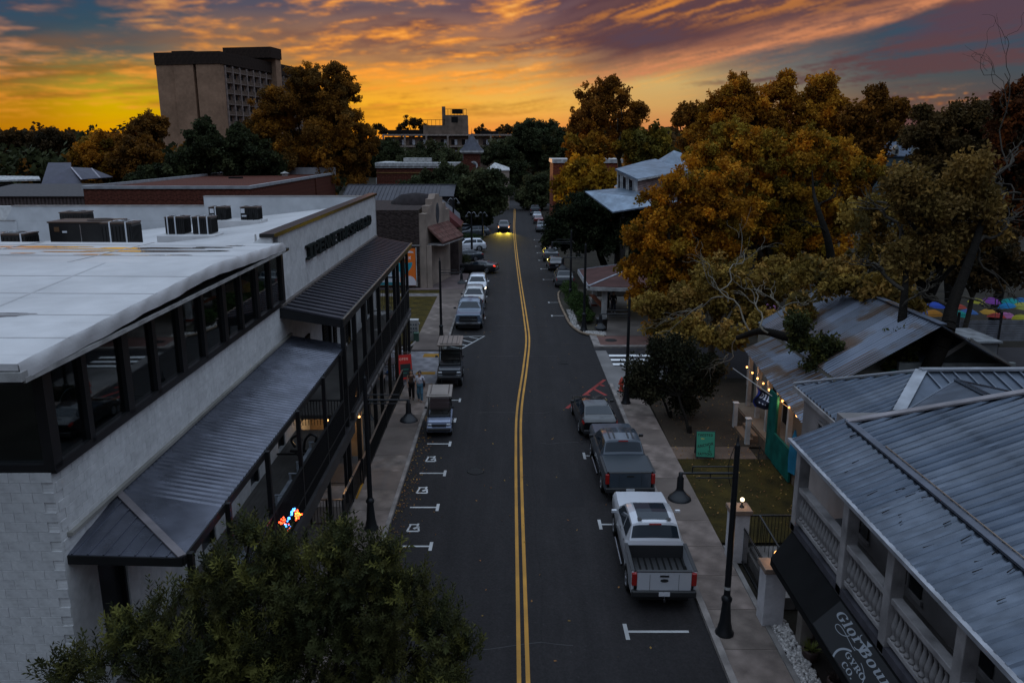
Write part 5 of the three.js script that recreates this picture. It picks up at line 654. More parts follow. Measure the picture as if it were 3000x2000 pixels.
{ const [o, p] = far('blue_roofed_house', 'distant house with blue roof and two pale dormers at the right', 140, 66.5, 'house'); p('roof', [slab([V(-3, 12, 0), V(4, 12, 0), V(3, 14.4, -5), V(-2, 14.4, -5)], 0.2)], mat([0.05, 0.09, 0.16], 0.6)); p('wall', [box(-3, 4, 0, 12, -0.3, -8)], mat([0.12, 0.16, 0.17], 0.8)); for (const x of [-1.4, 2]) { const w = p('dormer', [prism([[-0.4, 0], [0.4, 0], [0.4, 1], [0, 1.6], [-0.4, 1]], 1.2).translate(x, 12.2, -0.9)], mat([0.4, 0.4, 0.36], 0.8)); mesh('window', [box(x - 0.2, x + 0.2, 12.4, 13.1, 0.3, 0.36)], glassDark, w); } }
{ // corner pavilion with brown roof, seating and a bright menu board
  const [o, p] = far('corner_pavilion', 'open corner pavilion with brown hipped roof and white columns', 66, 9); const rf = mat([0.16, 0.075, 0.065], 0.8, { map: blotch, two: true }); const P = (x, y, d) => at(x, y, d).add(V(-9, 0, 66)); const tl = P(1694, 790, 73), bl = P(1724, 838, 63), ap = P(1905, 762, 70), br = P(1990, 845, 63), bk = P(2000, 775, 76);
  p('roof', [slab([tl, bl, ap], 0.12), slab([bl, br, ap], 0.12), slab([br, bk, ap], 0.12)], rf); p('hip_cap', [beam(bl, ap, 0.22, 0.08), beam(tl, ap, 0.2, 0.08), beam(tl, bl, 0.1, 0.08)], mat([0.5, 0.52, 0.58], 0.45, { metal: 0.4 })); p('fascia', [beam(bl.clone().add(V(0.1, -0.2, 0)), br.clone().add(V(0, -0.2, 0)), 0.14, 0.3), beam(bl.clone().add(V(0, -0.2, 0)), tl.clone().add(V(0, -0.2, 0)), 0.12, 0.26)], MT.white);
  for (const [x, d] of [[-1.55, 63.7], [-1.75, 69.5], [4.6, 63.7]]) { const c = p('column', [rbox(0.42, 2.85, 0.42, 0.02, x, 1.55, 66 - d)], MT.white); mesh('base', [rbox(0.5, 0.16, 0.5, 0.01, x, 0.24, 66 - d)], mat([0.4, 0.08, 0.05], 0.8), c); }
  p('bar_counter', [beam(V(-2.0, 1.15, -3.5), V(-1.6, 1.15, 2.0), 0.4, 0.08)], mat([0.4, 0.11, 0.04], 0.6)); p('back_wall', [box(-1.2, 6, 0, 3, -8.4, -8)], mat([0.1, 0.085, 0.075], 0.9)); p('floor', [box(-2.1, 6, 0.1, 0.135, -8, 2.2)], mat([0.26, 0.23, 0.2], 0.85, { map: blotch }));
  const mb = thing('menu_board', 'brightly lit yellow-green menu board glowing under the pavilion roof', 'sign', at(1880, 860, 68)); const mt = canvasTex(256, 128, (c) => { const r = rng(2); c.fillStyle = '#3a3a10'; c.fillRect(0, 0, 256, 128); for (let i = 0; i < 90; i++) { c.fillStyle = ['#e8e070', '#f4f0c0', '#58c8a0', '#d06a18', '#202010', '#90a020'][Math.floor(r() * 6)]; c.fillRect(r() * 240, r() * 118, 8 + r() * 22, 5 + r() * 12); } }); mt.flipY = true;
  mesh('screen', quadUV(V(-0.95, -0.48, 0), V(0.95, -0.48, 0), V(0.95, 0.48, 0), V(-0.95, 0.48, 0)), new THREE.MeshStandardMaterial({ color: 0x000000, emissive: 0xffffff, emissiveMap: mt, emissiveIntensity: 1.4, roughness: 0.4 }), mb); mesh('frame', [box(-1, 1, -0.55, -0.49, -0.06, 0.02), box(-1, 1, 0.49, 0.55, -0.06, 0.02), box(-1, -0.95, -0.49, 0.49, -0.06, 0.02), box(0.95, 1, -0.49, 0.49, -0.06, 0.02)], MT.black, mb);
  const rl = new THREE.RectAreaLight(new THREE.Color(1, 0.9, 0.5), 1.2, 1.8, 0.9); rl.position.copy(at(1880, 860, 68)).add(V(0, 0, 0.05)); rl.lookAt(rl.position.clone().add(V(0, 0, 1))); rl.rotation.y = Math.PI; rl.name = 'menu_glow'; scene.add(rl);
  const k = mesh('trash_bin', [lathe([[0.001, 0], [0.42, 0], [0.46, 0.9], [0.4, 1.0], [0.2, 1.05], [0.001, 1.05]], 16)], MT.black); tag(k, 'large black round litter bin at the pavilion corner column', 'bin'); k.position.copy(gnd(1762, 968, 0.1)); 
}
// ---------- vehicles ----------
// A body is a skin through cross-sections: stations run from the front (-z) to the rear, each with bottom, belt and roof heights and half widths.
const glassCar = new THREE.MeshPhysicalMaterial({ color: new THREE.Color().setRGB(0.015, 0.022, 0.03), roughness: 0.03, ior: 1.42 });
const tailRed = mat([0.28, 0.012, 0.01], 0.25, { map: null }), tailLit = mat([0.4, 0.02, 0.01], 0.3, { map: null, emit: [1.6, 0.07, 0.03] }), headOff = mat([0.6, 0.62, 0.64], 0.15, { map: null, metal: 0.3 }), headLit = mat([1, 0.9, 0.75], 0.3, { map: null, emit: [3.2, 2.7, 1.9] });
const plateMat = mat([0.6, 0.6, 0.62], 0.5, { map: null }), darkTrim = mat([0.018, 0.018, 0.019], 0.5, { map: null }), rimMat = mat([0.38, 0.38, 0.4], 0.3, { map: null, metal: 0.8 });
const PROF = {
  sedan: { L: 4.9, W: 1.86, st: [[-2.45, .34, .58, .72, .64, .6], [-2.3, .24, .72, .84, .78, .7], [-1.6, .2, .86, .92, .93, .8], [-.85, .2, .93, .93, 1.0, .82], [0.0, .2, .95, .93, 1.4, .6], [.55, .2, .96, .93, 1.45, .6], [1.15, .2, .97, .93, 1.4, .58], [2.0, .22, .98, .9, 1.08, .72], [2.32, .26, .97, .86, 1.02, .74], [2.45, .34, .88, .8, .92, .7]], ws: [3, 4], rw: [6, 7], side: [[3.15, 4.9], [5.0, 6.5]], wheels: [-1.5, 1.42], wr: .33 },
  coupe: { L: 4.8, W: 1.94, st: [[-2.4, .34, .6, .74, .66, .6], [-2.25, .22, .74, .88, .8, .7], [-1.5, .18, .88, .97, .94, .8], [-.6, .18, .94, .96, 1.0, .82], [0.15, .18, .96, .96, 1.34, .58], [.7, .18, .98, .97, 1.38, .58], [1.2, .18, 1.0, .98, 1.3, .56], [2.05, .22, 1.0, .94, 1.06, .7], [2.3, .26, .98, .88, 1.0, .72], [2.4, .34, .86, .82, .9, .7]], ws: [3, 4], rw: [6, 7], side: [[3.2, 4.9], [5, 6.2]], wheels: [-1.45, 1.42], wr: .36 },
  suv: { L: 4.85, W: 1.95, st: [[-2.42, .4, .74, .76, .82, .6], [-2.3, .3, .9, .9, .96, .72], [-1.5, .26, 1.02, .97, 1.08, .82], [-1.05, .26, 1.06, .97, 1.13, .84], [-.3, .26, 1.08, .97, 1.66, .68], [.6, .26, 1.1, .97, 1.72, .68], [1.7, .26, 1.1, .96, 1.68, .66], [2.22, .3, 1.1, .92, 1.2, .76], [2.36, .34, 1.06, .9, 1.1, .76], [2.42, .42, .8, .84, .84, .7]], ws: [3, 4], rw: [6, 7], side: [[3.2, 4.9], [4.98, 5.45], [5.52, 6.4]], wheels: [-1.5, 1.45], wr: .37 },
  pickup: { L: 5.9, W: 2.03, st: [[-2.95, .52, 1.16, .9, 1.22, .78], [-2.87, .45, 1.22, .98, 1.3, .84], [-1.95, .42, 1.26, 1.0, 1.35, .88], [-1.45, .42, 1.26, 1.0, 1.37, .88], [-.75, .42, 1.27, 1.0, 1.87, .73], [.1, .42, 1.26, 1.0, 1.94, .73], [.86, .42, 1.27, 1.0, 1.9, .72], [1.1, .42, 1.28, 1.0, 1.36, .84], [1.14, .42, 1.2, .99, 1.22, .84]], ws: [3, 4], rw: [6, 7], side: [[3.2, 4.92], [5.02, 5.9]], wheels: [-1.92, 1.8], wr: .4, bed: true },
};
function bodySkin(k) {
  const S = PROF[k].st, ring = ([z, yb, yh, w, yr, wr]) => [[0, yb], [w * .84, yb], [w * .97, yb + .1], [w, yb + (yh - yb) * .5], [w * .985, yh - .07], [w * .945, yh], [wr + (w * .93 - wr) * .12, yh + (yr - yh) * .88], [wr * .8, yr - .012], [0, yr]].map(([x, y]) => V(x, y, z));
  const R = S.map(ring);
  const at2 = (s, r, side = 1) => { const i = Math.min(S.length - 2, Math.max(0, Math.floor(s))), j = Math.min(7, Math.max(0, Math.floor(r))), u = s - i, v = r - j, p = R[i][j].clone().lerp(R[i][j + 1], v).lerp(R[i + 1][j].clone().lerp(R[i + 1][j + 1], v), u); p.x *= side; return p; };
  return { S, R, at2 };
}
function patch(sk, s0, s1, r0, r1, side, off, ns = 4, nr = 2) {   // a piece of the skin lifted off it, r0..r1 may run over the centre to 16 - r
  const P = (s, r) => r <= 8 ? sk.at2(s, r, side) : sk.at2(s, 16 - r, -side), e = 0.02, gs = [];
  const Q = (s, r) => { const p = P(s, r), a = P(Math.min(s + e, sk.S.length - 1), r).sub(P(Math.max(0, s - e), r)), b = P(s, r + e).sub(P(s, r - e)), n = a.cross(b).normalize(); const c = V(p.x, p.y - 0.7, p.z * 0.2); if (n.dot(c) < 0) n.negate(); return p.addScaledVector(n, off); };
  for (let i = 0; i < ns; i++) for (let j = 0; j < nr; j++) { const a = s0 + (s1 - s0) * i / ns, b = s0 + (s1 - s0) * (i + 1) / ns, c = r0 + (r1 - r0) * j / nr, d = r0 + (r1 - r0) * (j + 1) / nr; gs.push(quad(Q(a, c), Q(a, d), Q(b, d), Q(b, c))); }
  return mergeGeometries(gs);
}
function car(kind, name, label, cat, color, x, d, yaw, o = {}) {
  const K = PROF[kind], sk = bodySkin(kind), t = thing(name, label, cat, [x, o.y ?? 0.004, -d], yaw, o.group), pm = color.isMaterial ? color : paint(color, o.rough ?? 0.35), gs = [], n = sk.S.length;
  for (let i = 0; i < n - 1; i++) for (let j = 0; j < 8; j++) for (const m of [1, -1]) { const q = [sk.at2(i, j, m), sk.at2(i, j + 1, m), sk.at2(i + 0.9999, j + 1, m), sk.at2(i + 0.9999, j, m)]; gs.push(m > 0 ? quad(q[0], q[3], q[2], q[1]) : quad(q[0], q[1], q[2], q[3])); }
  for (const e of [0, n - 1]) { const c = V(0, (sk.S[e][1] + sk.S[e][4]) / 2, sk.S[e][0]); for (let j = 0; j < 8; j++) for (const m of [1, -1]) { const a = sk.R[e][j].clone(), b = sk.R[e][j + 1].clone(); a.x *= m; b.x *= m; gs.push((m > 0) === (e === 0) ? tri(c, b, a) : tri(c, a, b)); } }
  let g = mergeGeometries(gs); g = toCreasedNormals(g, 0.55); mesh('body', [g], pm, t);
  const two = (gl) => { gl.forEach((q) => 0); return gl; };
  const glass = glassCar; 
  mesh('windscreen', [patch(sk, K.ws[0] + .12, K.ws[1] - .1, 6.15, 9.85, 1, .008, 5, 8)], glass, t); mesh('rear_window', [patch(sk, K.rw[0] + .14, K.rw[1] - .16, 6.25, 9.75, 1, .008, 5, 8)], glass, t);
  for (const m of [1, -1]) for (const [a, b] of K.side) mesh('side_window', [patch(sk, a, b, 5.12, 5.88, m, .008, 6, 2)], glass, t);
  const f = kind === 'pickup' ? 1 : 0;
  for (const m of [1, -1]) { mesh('headlight', [patch(sk, .25, kind === 'pickup' ? 1.05 : 1.3, kind === 'pickup' ? 3.5 : 3.7, 4.8, m, .01, 3, 2)], o.lit ? headLit : headOff, t); }
  mesh('grille', [(() => { const S0 = sk.S[0], w = S0[3] * .72, y0 = S0[1] + (kind === 'pickup' ? .2 : .12), y1 = S0[2] - .02; return mergeGeometries([box(-w, w, y0, y1, S0[0] - .03, S0[0] - .004), ...[1, 2, 3].map((k) => box(-w, w, y0 + (y1 - y0) * k / 4 - .012, y0 + (y1 - y0) * k / 4 + .012, S0[0] - .045, S0[0] - .03))]); })()], darkTrim, t);
  if (o.chromeGrille) mesh('grille_bar', [box(-.72, .72, .86, .93, -3.02, -2.99), box(-.7, .7, 1.1, 1.15, -3.02, -2.99), box(-.72, .72, .68, .71, -3.02, -2.99), box(-.12, .12, .95, 1.0, -3.03, -2.99)], MT.chrome, t);
  mesh('bumper', [rbox(K.W * .9, .2, .14, .05, 0, sk.S[0][1] + .06, sk.S[0][0] + .02)], kind === 'pickup' ? (o.bumper ?? MT.chrome) : darkTrim, t);
  for (const m of [1, -1]) { const s = mesh('mirror', [rbox(.2, .14, .1, .04, m * (K.W / 2 + .1), sk.S[3][2] + .12, sk.S[3][0] + .42)], o.mirror ?? darkTrim, t); }
  const wr = K.wr, tyre = shared(turned(lathe([[wr * .62, -.11], [wr * .93, -.115], [wr, -.08], [wr, .08], [wr * .93, .115], [wr * .62, .11]], 22), 'Z', Math.PI / 2)), arch = shared(turned(new THREE.TorusGeometry(wr + .045, .035, 6, 18, Math.PI * 1.02), 'Y', Math.PI / 2)), hub = shared(mergeGeometries([turned(cyl(wr * .2, wr * .2, .03, 0, 0, 0, 10), 'Z', Math.PI / 2).toNonIndexed(), ...[0, 1, 2, 3, 4].map((k) => { const b = box(-.012, .012, 0, wr * .62, -.035, .035); b.rotateX(k * 1.2566); return b.toNonIndexed(); }), turned(new THREE.TorusGeometry(wr * .6, .02, 6, 20), 'Y', Math.PI / 2).toNonIndexed()].map((q) => { const r = uvm(q); return r; })));
  for (const z of K.wheels) for (const m of [1, -1]) { const w = mesh('wheel', tyre, MT.rubber, t); w.position.set(m * (K.W / 2 - .105), wr, z); const h = mesh('rim', hub, rimMat, w); h.position.x = m * .1; const a = mesh('wheel_arch', arch, darkTrim, t); a.position.set(m * (K.W / 2 - .025), wr, z); }
  mesh('underbody', [box(-K.W * .4, K.W * .4, .18, .5, -K.L * .46, K.L * .46)], darkTrim, t);
  const zr = K.bed ? K.L / 2 : sk.S[n - 1][0];
  if (!K.bed) {
    for (const m of [1, -1]) mesh('tail_light', [patch(sk, n - 2.5, n - 1.12, 3.75, 4.9, m, .01, 3, 2)], o.tail ? tailLit : tailRed, t);
    mesh('number_plate', [box(-.16, .16, .62, .74, zr + .0, zr + .02)], plateMat, t); mesh('rear_bumper', [rbox(K.W * .88, .22, .14, .05, 0, .42, zr - .02)], darkTrim, t);
    if (kind !== 'pickup') { const se = []; for (const m of [1, -1]) for (const s of [3.05, 4.95, 6.3]) se.push(patch(sk, s, s + .012, 2.1, 5.0, m, .004, 1, 4)); mesh('door_seams', se, darkTrim, t); const hd = []; for (const m of [1, -1]) for (const s of [4.6, 5.9]) hd.push(patch(sk, s, s + .16, 4.15, 4.5, m, .025, 1, 1)); mesh('door_handle', hd, MT.chrome, t); }
  } else {
    const w = K.W / 2 - .01, z0 = 1.14, z1 = 2.9, th = .09, rail = 1.27;
    mesh('bed_side', [rbox(th, rail - .5, z1 - z0, .03, w - th / 2, (rail + .5) / 2, (z0 + z1) / 2)], pm, t); mesh('bed_side', [rbox(th, rail - .5, z1 - z0, .03, -w + th / 2, (rail + .5) / 2, (z0 + z1) / 2)], pm, t);
    mesh('bed_floor', [box(-w + th, w - th, .72, .78, z0, z1), box(-w + th, w - th, .78, 1.22, z0, z0 + .03)], darkTrim, t);
    const rb = []; for (let i = 0; i < 9; i++) rb.push(box(-w + .2 + i * .2, -w + .26 + i * .2, .78, .792, z0 + .05, z1 - .1)); mesh('bed_ribs', rb, MT.rubber, t);
    for (const m of [1, -1]) mesh('bed_rail', [rbox(th + .03, .03, z1 - z0, .012, m * (w - th / 2), rail + .012, (z0 + z1) / 2)], darkTrim, t);
    const tg = mesh('tailgate', [rbox(2 * w - .34, .66, .1, .03, 0, .96, z1 + .02)], pm, t); mesh('handle', [box(-.14, .14, 1.12, 1.18, z1 + .07, z1 + .085)], darkTrim, tg); mesh('tailgate_top', [rbox(2 * w - .3, .04, .12, .015, 0, 1.29, z1 + .02)], darkTrim, tg);
    if (o.oval) mesh('emblem', [turned(new THREE.CylinderGeometry(.1, .1, .012, 18), 'X', Math.PI / 2).scale(1.25, .55, 1).translate(0, 1.0, z1 + .078)], darkTrim, tg);
    mesh('tailgate_seams', [box(-.45, -.44, .66, 1.2, z1 + .069, z1 + .074), box(.44, .45, .66, 1.2, z1 + .069, z1 + .074)], darkTrim, tg);
    for (const m of [1, -1]) mesh('tail_light', [rbox(.16, .42, .14, .03, m * (w - .09), 1.02, z1 + .01)], tailRed, t);
    mesh('rear_bumper', [rbox(K.W - .04, .22, .2, .05, 0, .56, z1 + .06)], o.bumper ?? MT.chrome, t); const np = mesh('number_plate', [box(-.17, .17, .52, .66, z1 + .165, z1 + .175)], plateMat, t); mesh('hitch', [box(-.04, .04, .36, .44, z1 + .1, z1 + .24), cyl(.03, .03, .1, 0, .44, z1 + .2, 8)], MT.chrome, t);
    if (o.cover) mesh('bed_cover', [rbox(2 * w - .16, .05, z1 - z0 - .02, .02, 0, rail + .03, (z0 + z1) / 2)], o.cover, t);
    for (const m of [1, -1]) mesh('side_step', [bar(V(m * (w + .06), .42, -.9), V(m * (w + .06), .42, 1), .045)], MT.chrome, t);
    mesh('third_brake_light', [box(-.2, .2, 1.86, 1.9, .95, .985)], tailRed, t);
    for (const m of [1, -1]) { const se = []; for (const s of [3.0, 4.97, 6.6]) se.push(patch(sk, s, s + .012, 2.1, 5, m, .004, 1, 4)); mesh('door_seams', se, darkTrim, t); mesh('door_handle', [patch(sk, 4.6, 4.8, 4.2, 4.5, m, .03, 1, 1), patch(sk, 5.8, 6.0, 4.2, 4.5, m, .03, 1, 1)], o.handles ?? MT.chrome, t); }
  }
  t.userData.sk = undefined; delete t.userData.sk;
  return [t, sk];
}
const white = [0.66, 0.68, 0.72], black = [0.005, 0.006, 0.008];
const G_R = 'cars parked along the right kerb', G_L = 'cars parked along the left kerb';
{ const [t, sk] = car('pickup', 'pickup_truck', 'white pickup truck with open black bed and dark sunroof, nearest on the right', 'pickup truck', [0.6, 0.61, 0.64], 4.72, 25.15, -0.015, { bumper: darkTrim, oval: true, group: G_R, mirror: paint([0.6, .61, .64]) });
  mesh('sunroof', [patch(sk, 4.12, 5.75, 7.1, 8.9, 1, .012, 5, 4)], glassCar, t); mesh('roof_vents', [box(-.55, -.42, 1.94, 1.95, .62, .8), box(.42, .55, 1.94, 1.95, .62, .8)], darkTrim, t); }
{ const [t, sk] = car('pickup', 'pickup_truck', 'slate grey pickup truck with covered bed parked between white truck and black sedan', 'pickup truck', [0.06, 0.078, 0.1], 4.66, 32.75, 0.02, { bumper: darkTrim, cover: mat([0.026, 0.034, 0.042], 0.45, { map: null }), group: G_R, handles: darkTrim });
  const rb = []; for (const r of [7.15, 7.5, 8.5, 8.85]) rb.push(patch(sk, 4.3, 5.8, r, r + .12, 1, .014, 3, 1)); mesh('roof_ribs', rb, darkTrim, t); }
car('sedan', 'sedan', 'black sedan parked farthest of the three on the near right kerb beside red hatching', 'car', black, 4.18, 39.3, 0.045, { group: G_R });
car('pickup', 'pickup_truck', 'steel blue pickup truck with broad chrome grille facing the camera on the left', 'pickup truck', [0.1, 0.14, 0.2], -3.35, 63.3, Math.PI, { group: G_L, chromeGrille: true })[0].scale.setScalar(1.04);
car('suv', 'small_car', 'silver car squeezed between blue pickup and white SUV on the left', 'car', [0.42, 0.42, 0.42], -3.35, 70.3, Math.PI, { group: G_L });
{ const [t] = car('suv', 'suv', 'white SUV with headlights on waiting at the left kerb before the side street', 'car', white, -3.35, 77, Math.PI, { lit: true, group: G_L, mirror: paint(white) }); const s = new THREE.SpotLight(new THREE.Color(1, 0.85, 0.6), 14, 20, 0.6, 0.6); s.name = 'headlight_beam'; s.position.set(-3.35, 0.85, -74.3); s.target.position.set(-3.35, 0.2, -66); s.castShadow = true; scene.add(s, s.target); }
car('coupe', 'coupe', 'black coupe turning into the side street with red tail lights lit', 'car', black, -4.0, 89.6, Math.PI / 2 - 0.22, { tail: true });
car('sedan', 'sedan', 'dark blue-black sedan angle-parked in front of a white crossover', 'car', [0.02, 0.03, 0.04], -6.0, 97.5, Math.PI / 2 + 0.25, { group: G_L, y: 0.13 });
car('suv', 'crossover', 'white crossover angle-parked near the shop behind two dark lamp posts', 'car', white, -5.95, 107, Math.PI / 2 + 0.22, { group: G_L, y: 0.13 });
car('suv', 'suv', 'dark SUV with pale front angle-parked behind the hedge', 'car', [0.05, 0.06, 0.075], -5.9, 124, Math.PI / 2 + 0.3, { group: G_L, y: 0.13 });
car('sedan', 'sedan', 'pale blue car half hidden behind the hedge at the far shop', 'car', [0.4, 0.46, 0.52], -8.4, 130, Math.PI / 2 + 0.3, { group: G_L, y: 0.13 });
{ const [t, sk] = car('suv', 'suv', 'car driving towards the camera with white headlights and yellow fog lamps', 'car', [0.05, 0.06, 0.075], -1.35, 134, Math.PI, { lit: true }); const fog = mat([1, 0.8, 0.05], 0.3, { map: null, emit: [5, 3.4, 0.1] }); for (const m of [1, -1]) { mesh('fog_lamp', [rbox(.26, .18, .06, .03, m * .72, .46, -2.42)], fog, t); const s = new THREE.SpotLight(new THREE.Color(1, 0.72, 0.06), 60, 14, 0.5, 0.7); s.name = 'fog_lamp_beam'; s.position.set(-1.35 + m * .72, .5, -131.5); s.target.position.set(-1.35 + m * .72, 0, -129); s.castShadow = true; scene.add(s, s.target); } mesh('signal_light', [rbox(.1, .2, .1, .03, .86, .86, -2.3), rbox(.1, .2, .1, .03, -.86, .86, -2.3)], mat([0.9, 0.3, 0.02], 0.3, { map: null, emit: [2.4, 0.6, 0.05] }), t); }
car('suv', 'suv', 'dark SUV driving away with red tail lights at the far crossing', 'car', [0.014, 0.02, 0.022], 2.75, 189, 0, { tail: true });
car('suv', 'hatchback', 'dark hatchback with pale roof parked beside the brown-roofed pavilion', 'car', [0.08, 0.085, 0.09], 5.3, 81.5, 0, { group: G_R });
car('sedan', 'sedan', 'black sedan parked one space beyond the pavilion hedge on the right', 'car', [0.015, 0.015, 0.018], 5.0, 92.5, 0.03, { group: G_R });
car('suv', 'suv', 'dark SUV with silver roof rails parked ahead of the black sedan on the right', 'car', [0.1, 0.105, 0.115], 4.8, 100, 0, { group: G_R });
car('sedan', 'sedan', 'grey sedan under the overhanging dark street tree on the right', 'car', [0.07, 0.065, 0.06], 5.0, 111, 0, { group: G_R });
car('suv', 'van', 'dark car with bright white roof edge showing left of the street tree', 'car', [0.2, 0.22, 0.25], 4.9, 133.5, 0, { group: G_R });
car('sedan', 'sedan', 'deep red sedan parked on the right far up the street', 'car', [0.14, 0.012, 0.012], 4.8, 147.5, 0, { group: G_R });
car('sedan', 'sedan', 'pale blue-white car parked just ahead of the red sedan', 'car', [0.45, 0.5, 0.55], 4.8, 155.5, 0, { group: G_R });
car('pickup', 'pickup_truck', 'dark pickup parked last on the right before the crossing', 'pickup truck', [0.04, 0.05, 0.06], 4.7, 166, 0, { group: G_R });
{ car('suv', 'suv', 'dark car waiting with one lamp showing at the far left kerb', 'car', [0.05, 0.05, 0.055], -4.0, 182, Math.PI, { lit: true, group: G_L }); }
// ---------- golf carts ----------
function golfCart(label, x, d, yaw, body, roof, canopyRibs, lifted) {
  const t = thing('golf_cart', label, 'golf cart', [x, 0.004, -d], yaw, 'golf carts parked in the short stalls'), b = paint(body, .35), up = lifted ? .12 : 0, W = 1.2;
  const side = [[-1.2, .34], [-1.22, .52], [-1.02, .74], [-.62, .84], [-.52, .5], [-.1, .46], [0, .66], [1.0, .7], [1.2, .62], [1.22, .34]].map(([z, y]) => [-z, y]);
  const g = prism(side, W - .08, .04); g.rotateY(Math.PI / 2); g.translate(-(W - .08) / 2, up, 0); mesh('body', [g], b, t);   // front towards -z
  mesh('front_cowl', [rbox(W, .34, .62, .12, 0, .72 + up, -.95)], b, t); mesh('grille', [rbox(.7, .12, .05, .02, 0, .64 + up, -1.26)], darkTrim, t); for (const m of [1, -1]) mesh('headlight', [rbox(.2, .1, .06, .03, m * .46, .68 + up, -1.25)], headOff, t);
  mesh('bumper', [rbox(W * .96, .16, .12, .05, 0, .42 + up, -1.26)], darkTrim, t);
  mesh('floor', [box(-W / 2 + .05, W / 2 - .05, .3 + up, .36 + up, -.8, 1.2)], darkTrim, t);
  for (const [z, ang] of [[.18, 0], [.92, 0]]) { mesh('seat', [rbox(W * .88, .14, .46, .06, 0, .78 + up, z)], mat([0.05, 0.045, 0.045], .6, { map: null }), t); mesh('backrest', [rbox(W * .88, .44, .1, .05, 0, 1.06 + up, z + .26)], mat([0.05, 0.045, 0.045], .6, { map: null }), t); }
  mesh('dashboard', [rbox(W * .9, .14, .2, .05, 0, .92 + up, -.6)], darkTrim, t); mesh('steering_wheel', [turned(new THREE.TorusGeometry(.17, .02, 6, 18), 'X', -0.6).translate(-.28, 1.05 + up, -.4)], MT.black, t);
  const top = 1.92 + up; for (const m of [1, -1]) { mesh('post', [bar(V(m * .54, .86 + up, -.68), V(m * .52, top, -.5), .022)], MT.black, t); mesh('post', [bar(V(m * .54, .7 + up, 1.12), V(m * .52, top, 1.0), .022)], MT.black, t); }
  const rf = mesh('roof', [rbox(W + .06, .09, 2.0, .045, 0, top + .03, .22, 3), rbox(W - .22, .05, 1.7, .025, 0, top + .09, .22, 2)], mat(roof, .45, { map: blotch }), t); if (canopyRibs) { const r = []; for (const x of [-.36, -.12, .12, .36]) r.push(rbox(.03, .03, 1.9, .01, x, top + .12, .22, 1)); mesh('roof_grooves', r, mat([0.1, 0.075, 0.06], .6), rf); } else mesh('roof_ridge', [rbox(.05, .03, 1.5, .012, .42, top + .115, .25, 1), rbox(.05, .03, 1.5, .012, -.46, top + .115, .25, 1)], mat([0.16, 0.12, 0.1], .6), rf);
  mesh('windscreen', [quad(V(-.52, .98 + up, -.66), V(.52, .98 + up, -.66), V(.5, top - .02, -.51), V(-.5, top - .02, -.51))], pane, t);
  const wr = lifted ? .28 : .22, ty = shared(turned(lathe([[.09, -.09], [wr * .9, -.1], [wr, -.06], [wr, .06], [wr * .9, .1], [.09, .09]], 18), 'Z', Math.PI / 2)), hb = shared(turned(cyl(wr * .5, wr * .5, .21, 0, -.105, 0, 12), 'Z', Math.PI / 2)); for (const z of [-.82, .86]) for (const m of [1, -1]) { const w = mesh('wheel', ty, MT.rubber, t); w.position.set(m * .52, wr, z); const h = mesh('rim', hb, rimMat, w); }
  for (const m of [1, -1]) mesh('mirror', [rbox(.14, .1, .04, .02, m * .66, 1.35 + up, -.6)], darkTrim, t); return t;
}
golfCart('pale blue golf cart with cream roof, nearer of the two', -3.62, 38.4, Math.PI + 0.04, [0.3, 0.35, 0.48], [0.5, 0.42, 0.36], false, false);
golfCart('dark golf cart with grooved brown roof and fold-down windscreen, farther of the two', -3.72, 46.9, Math.PI + 0.02, [0.05, 0.055, 0.065], [0.42, 0.32, 0.26], true, true).scale.setScalar(1.18);
// ---------- street lamps ----------
const lampIron = mat([0.012, 0.013, 0.015], 0.4, { map: null, metal: 0.3 });
const lampG = {
  base: shared(lathe([[.27, 0], [.27, .1], [.22, .16], [.2, .3], [.17, .42], [.13, .9], [.12, 1.1], [.15, 1.12], [.16, 1.2], [.12, 1.26], [.09, 1.32]], 14)),
  pole: shared(lathe([[.095, 1.3], [.075, 5.95], [.06, 5.98], [.025, 6.05], [.03, 6.1], [.004, 6.25]], 14)),
  arm: shared(mergeGeometries([bar(V(0, 5.12, 0), V(1.52, 5.12, 0), .035), bar(V(.05, 5.32, 0), V(1.2, 5.32, 0), .018), bar(V(.05, 4.98, 0), V(1.1, 4.98, 0), .018), bar(V(1.2, 5.32, 0), V(1.2, 5.12, 0), .016), bar(V(.7, 4.98, 0), V(.7, 5.12, 0), .016)].map((g) => g.toNonIndexed()))),
  shade: shared(lathe([[.0, 5.16], [.06, 5.14], [.06, 5.02], [.09, 4.98], [.1, 4.66], [.12, 4.6], [.2, 4.5], [.29, 4.42], [.33, 4.34], [.315, 4.335], [.19, 4.47], [.08, 4.56], [.001, 4.58]], 22)),
  bulb: shared(new THREE.SphereGeometry(.09, 10, 8).translate(0, 4.45, 0)),
};
function lamp(label, x, d, yaw, s = 1) {
  const t = thing('street_lamp', label, 'street lamp', [x, 0.1, -d], yaw, 'black street lamps with bell shades'); mesh('base', lampG.base, lampIron, t); mesh('pole', lampG.pole, lampIron, t); mesh('arm', lampG.arm, lampIron, t); const h = mesh('shade', lampG.shade, lampIron, t); h.position.x = 1.52; mesh('bulb', lampG.bulb, mat([0.5, 0.5, 0.48], .4, { map: null }), h); t.scale.set(s, s * 0.985, s); return t;
}
lamp('black bell street lamp rising in front of the near patio', -5.22, 27.3, 0.0);
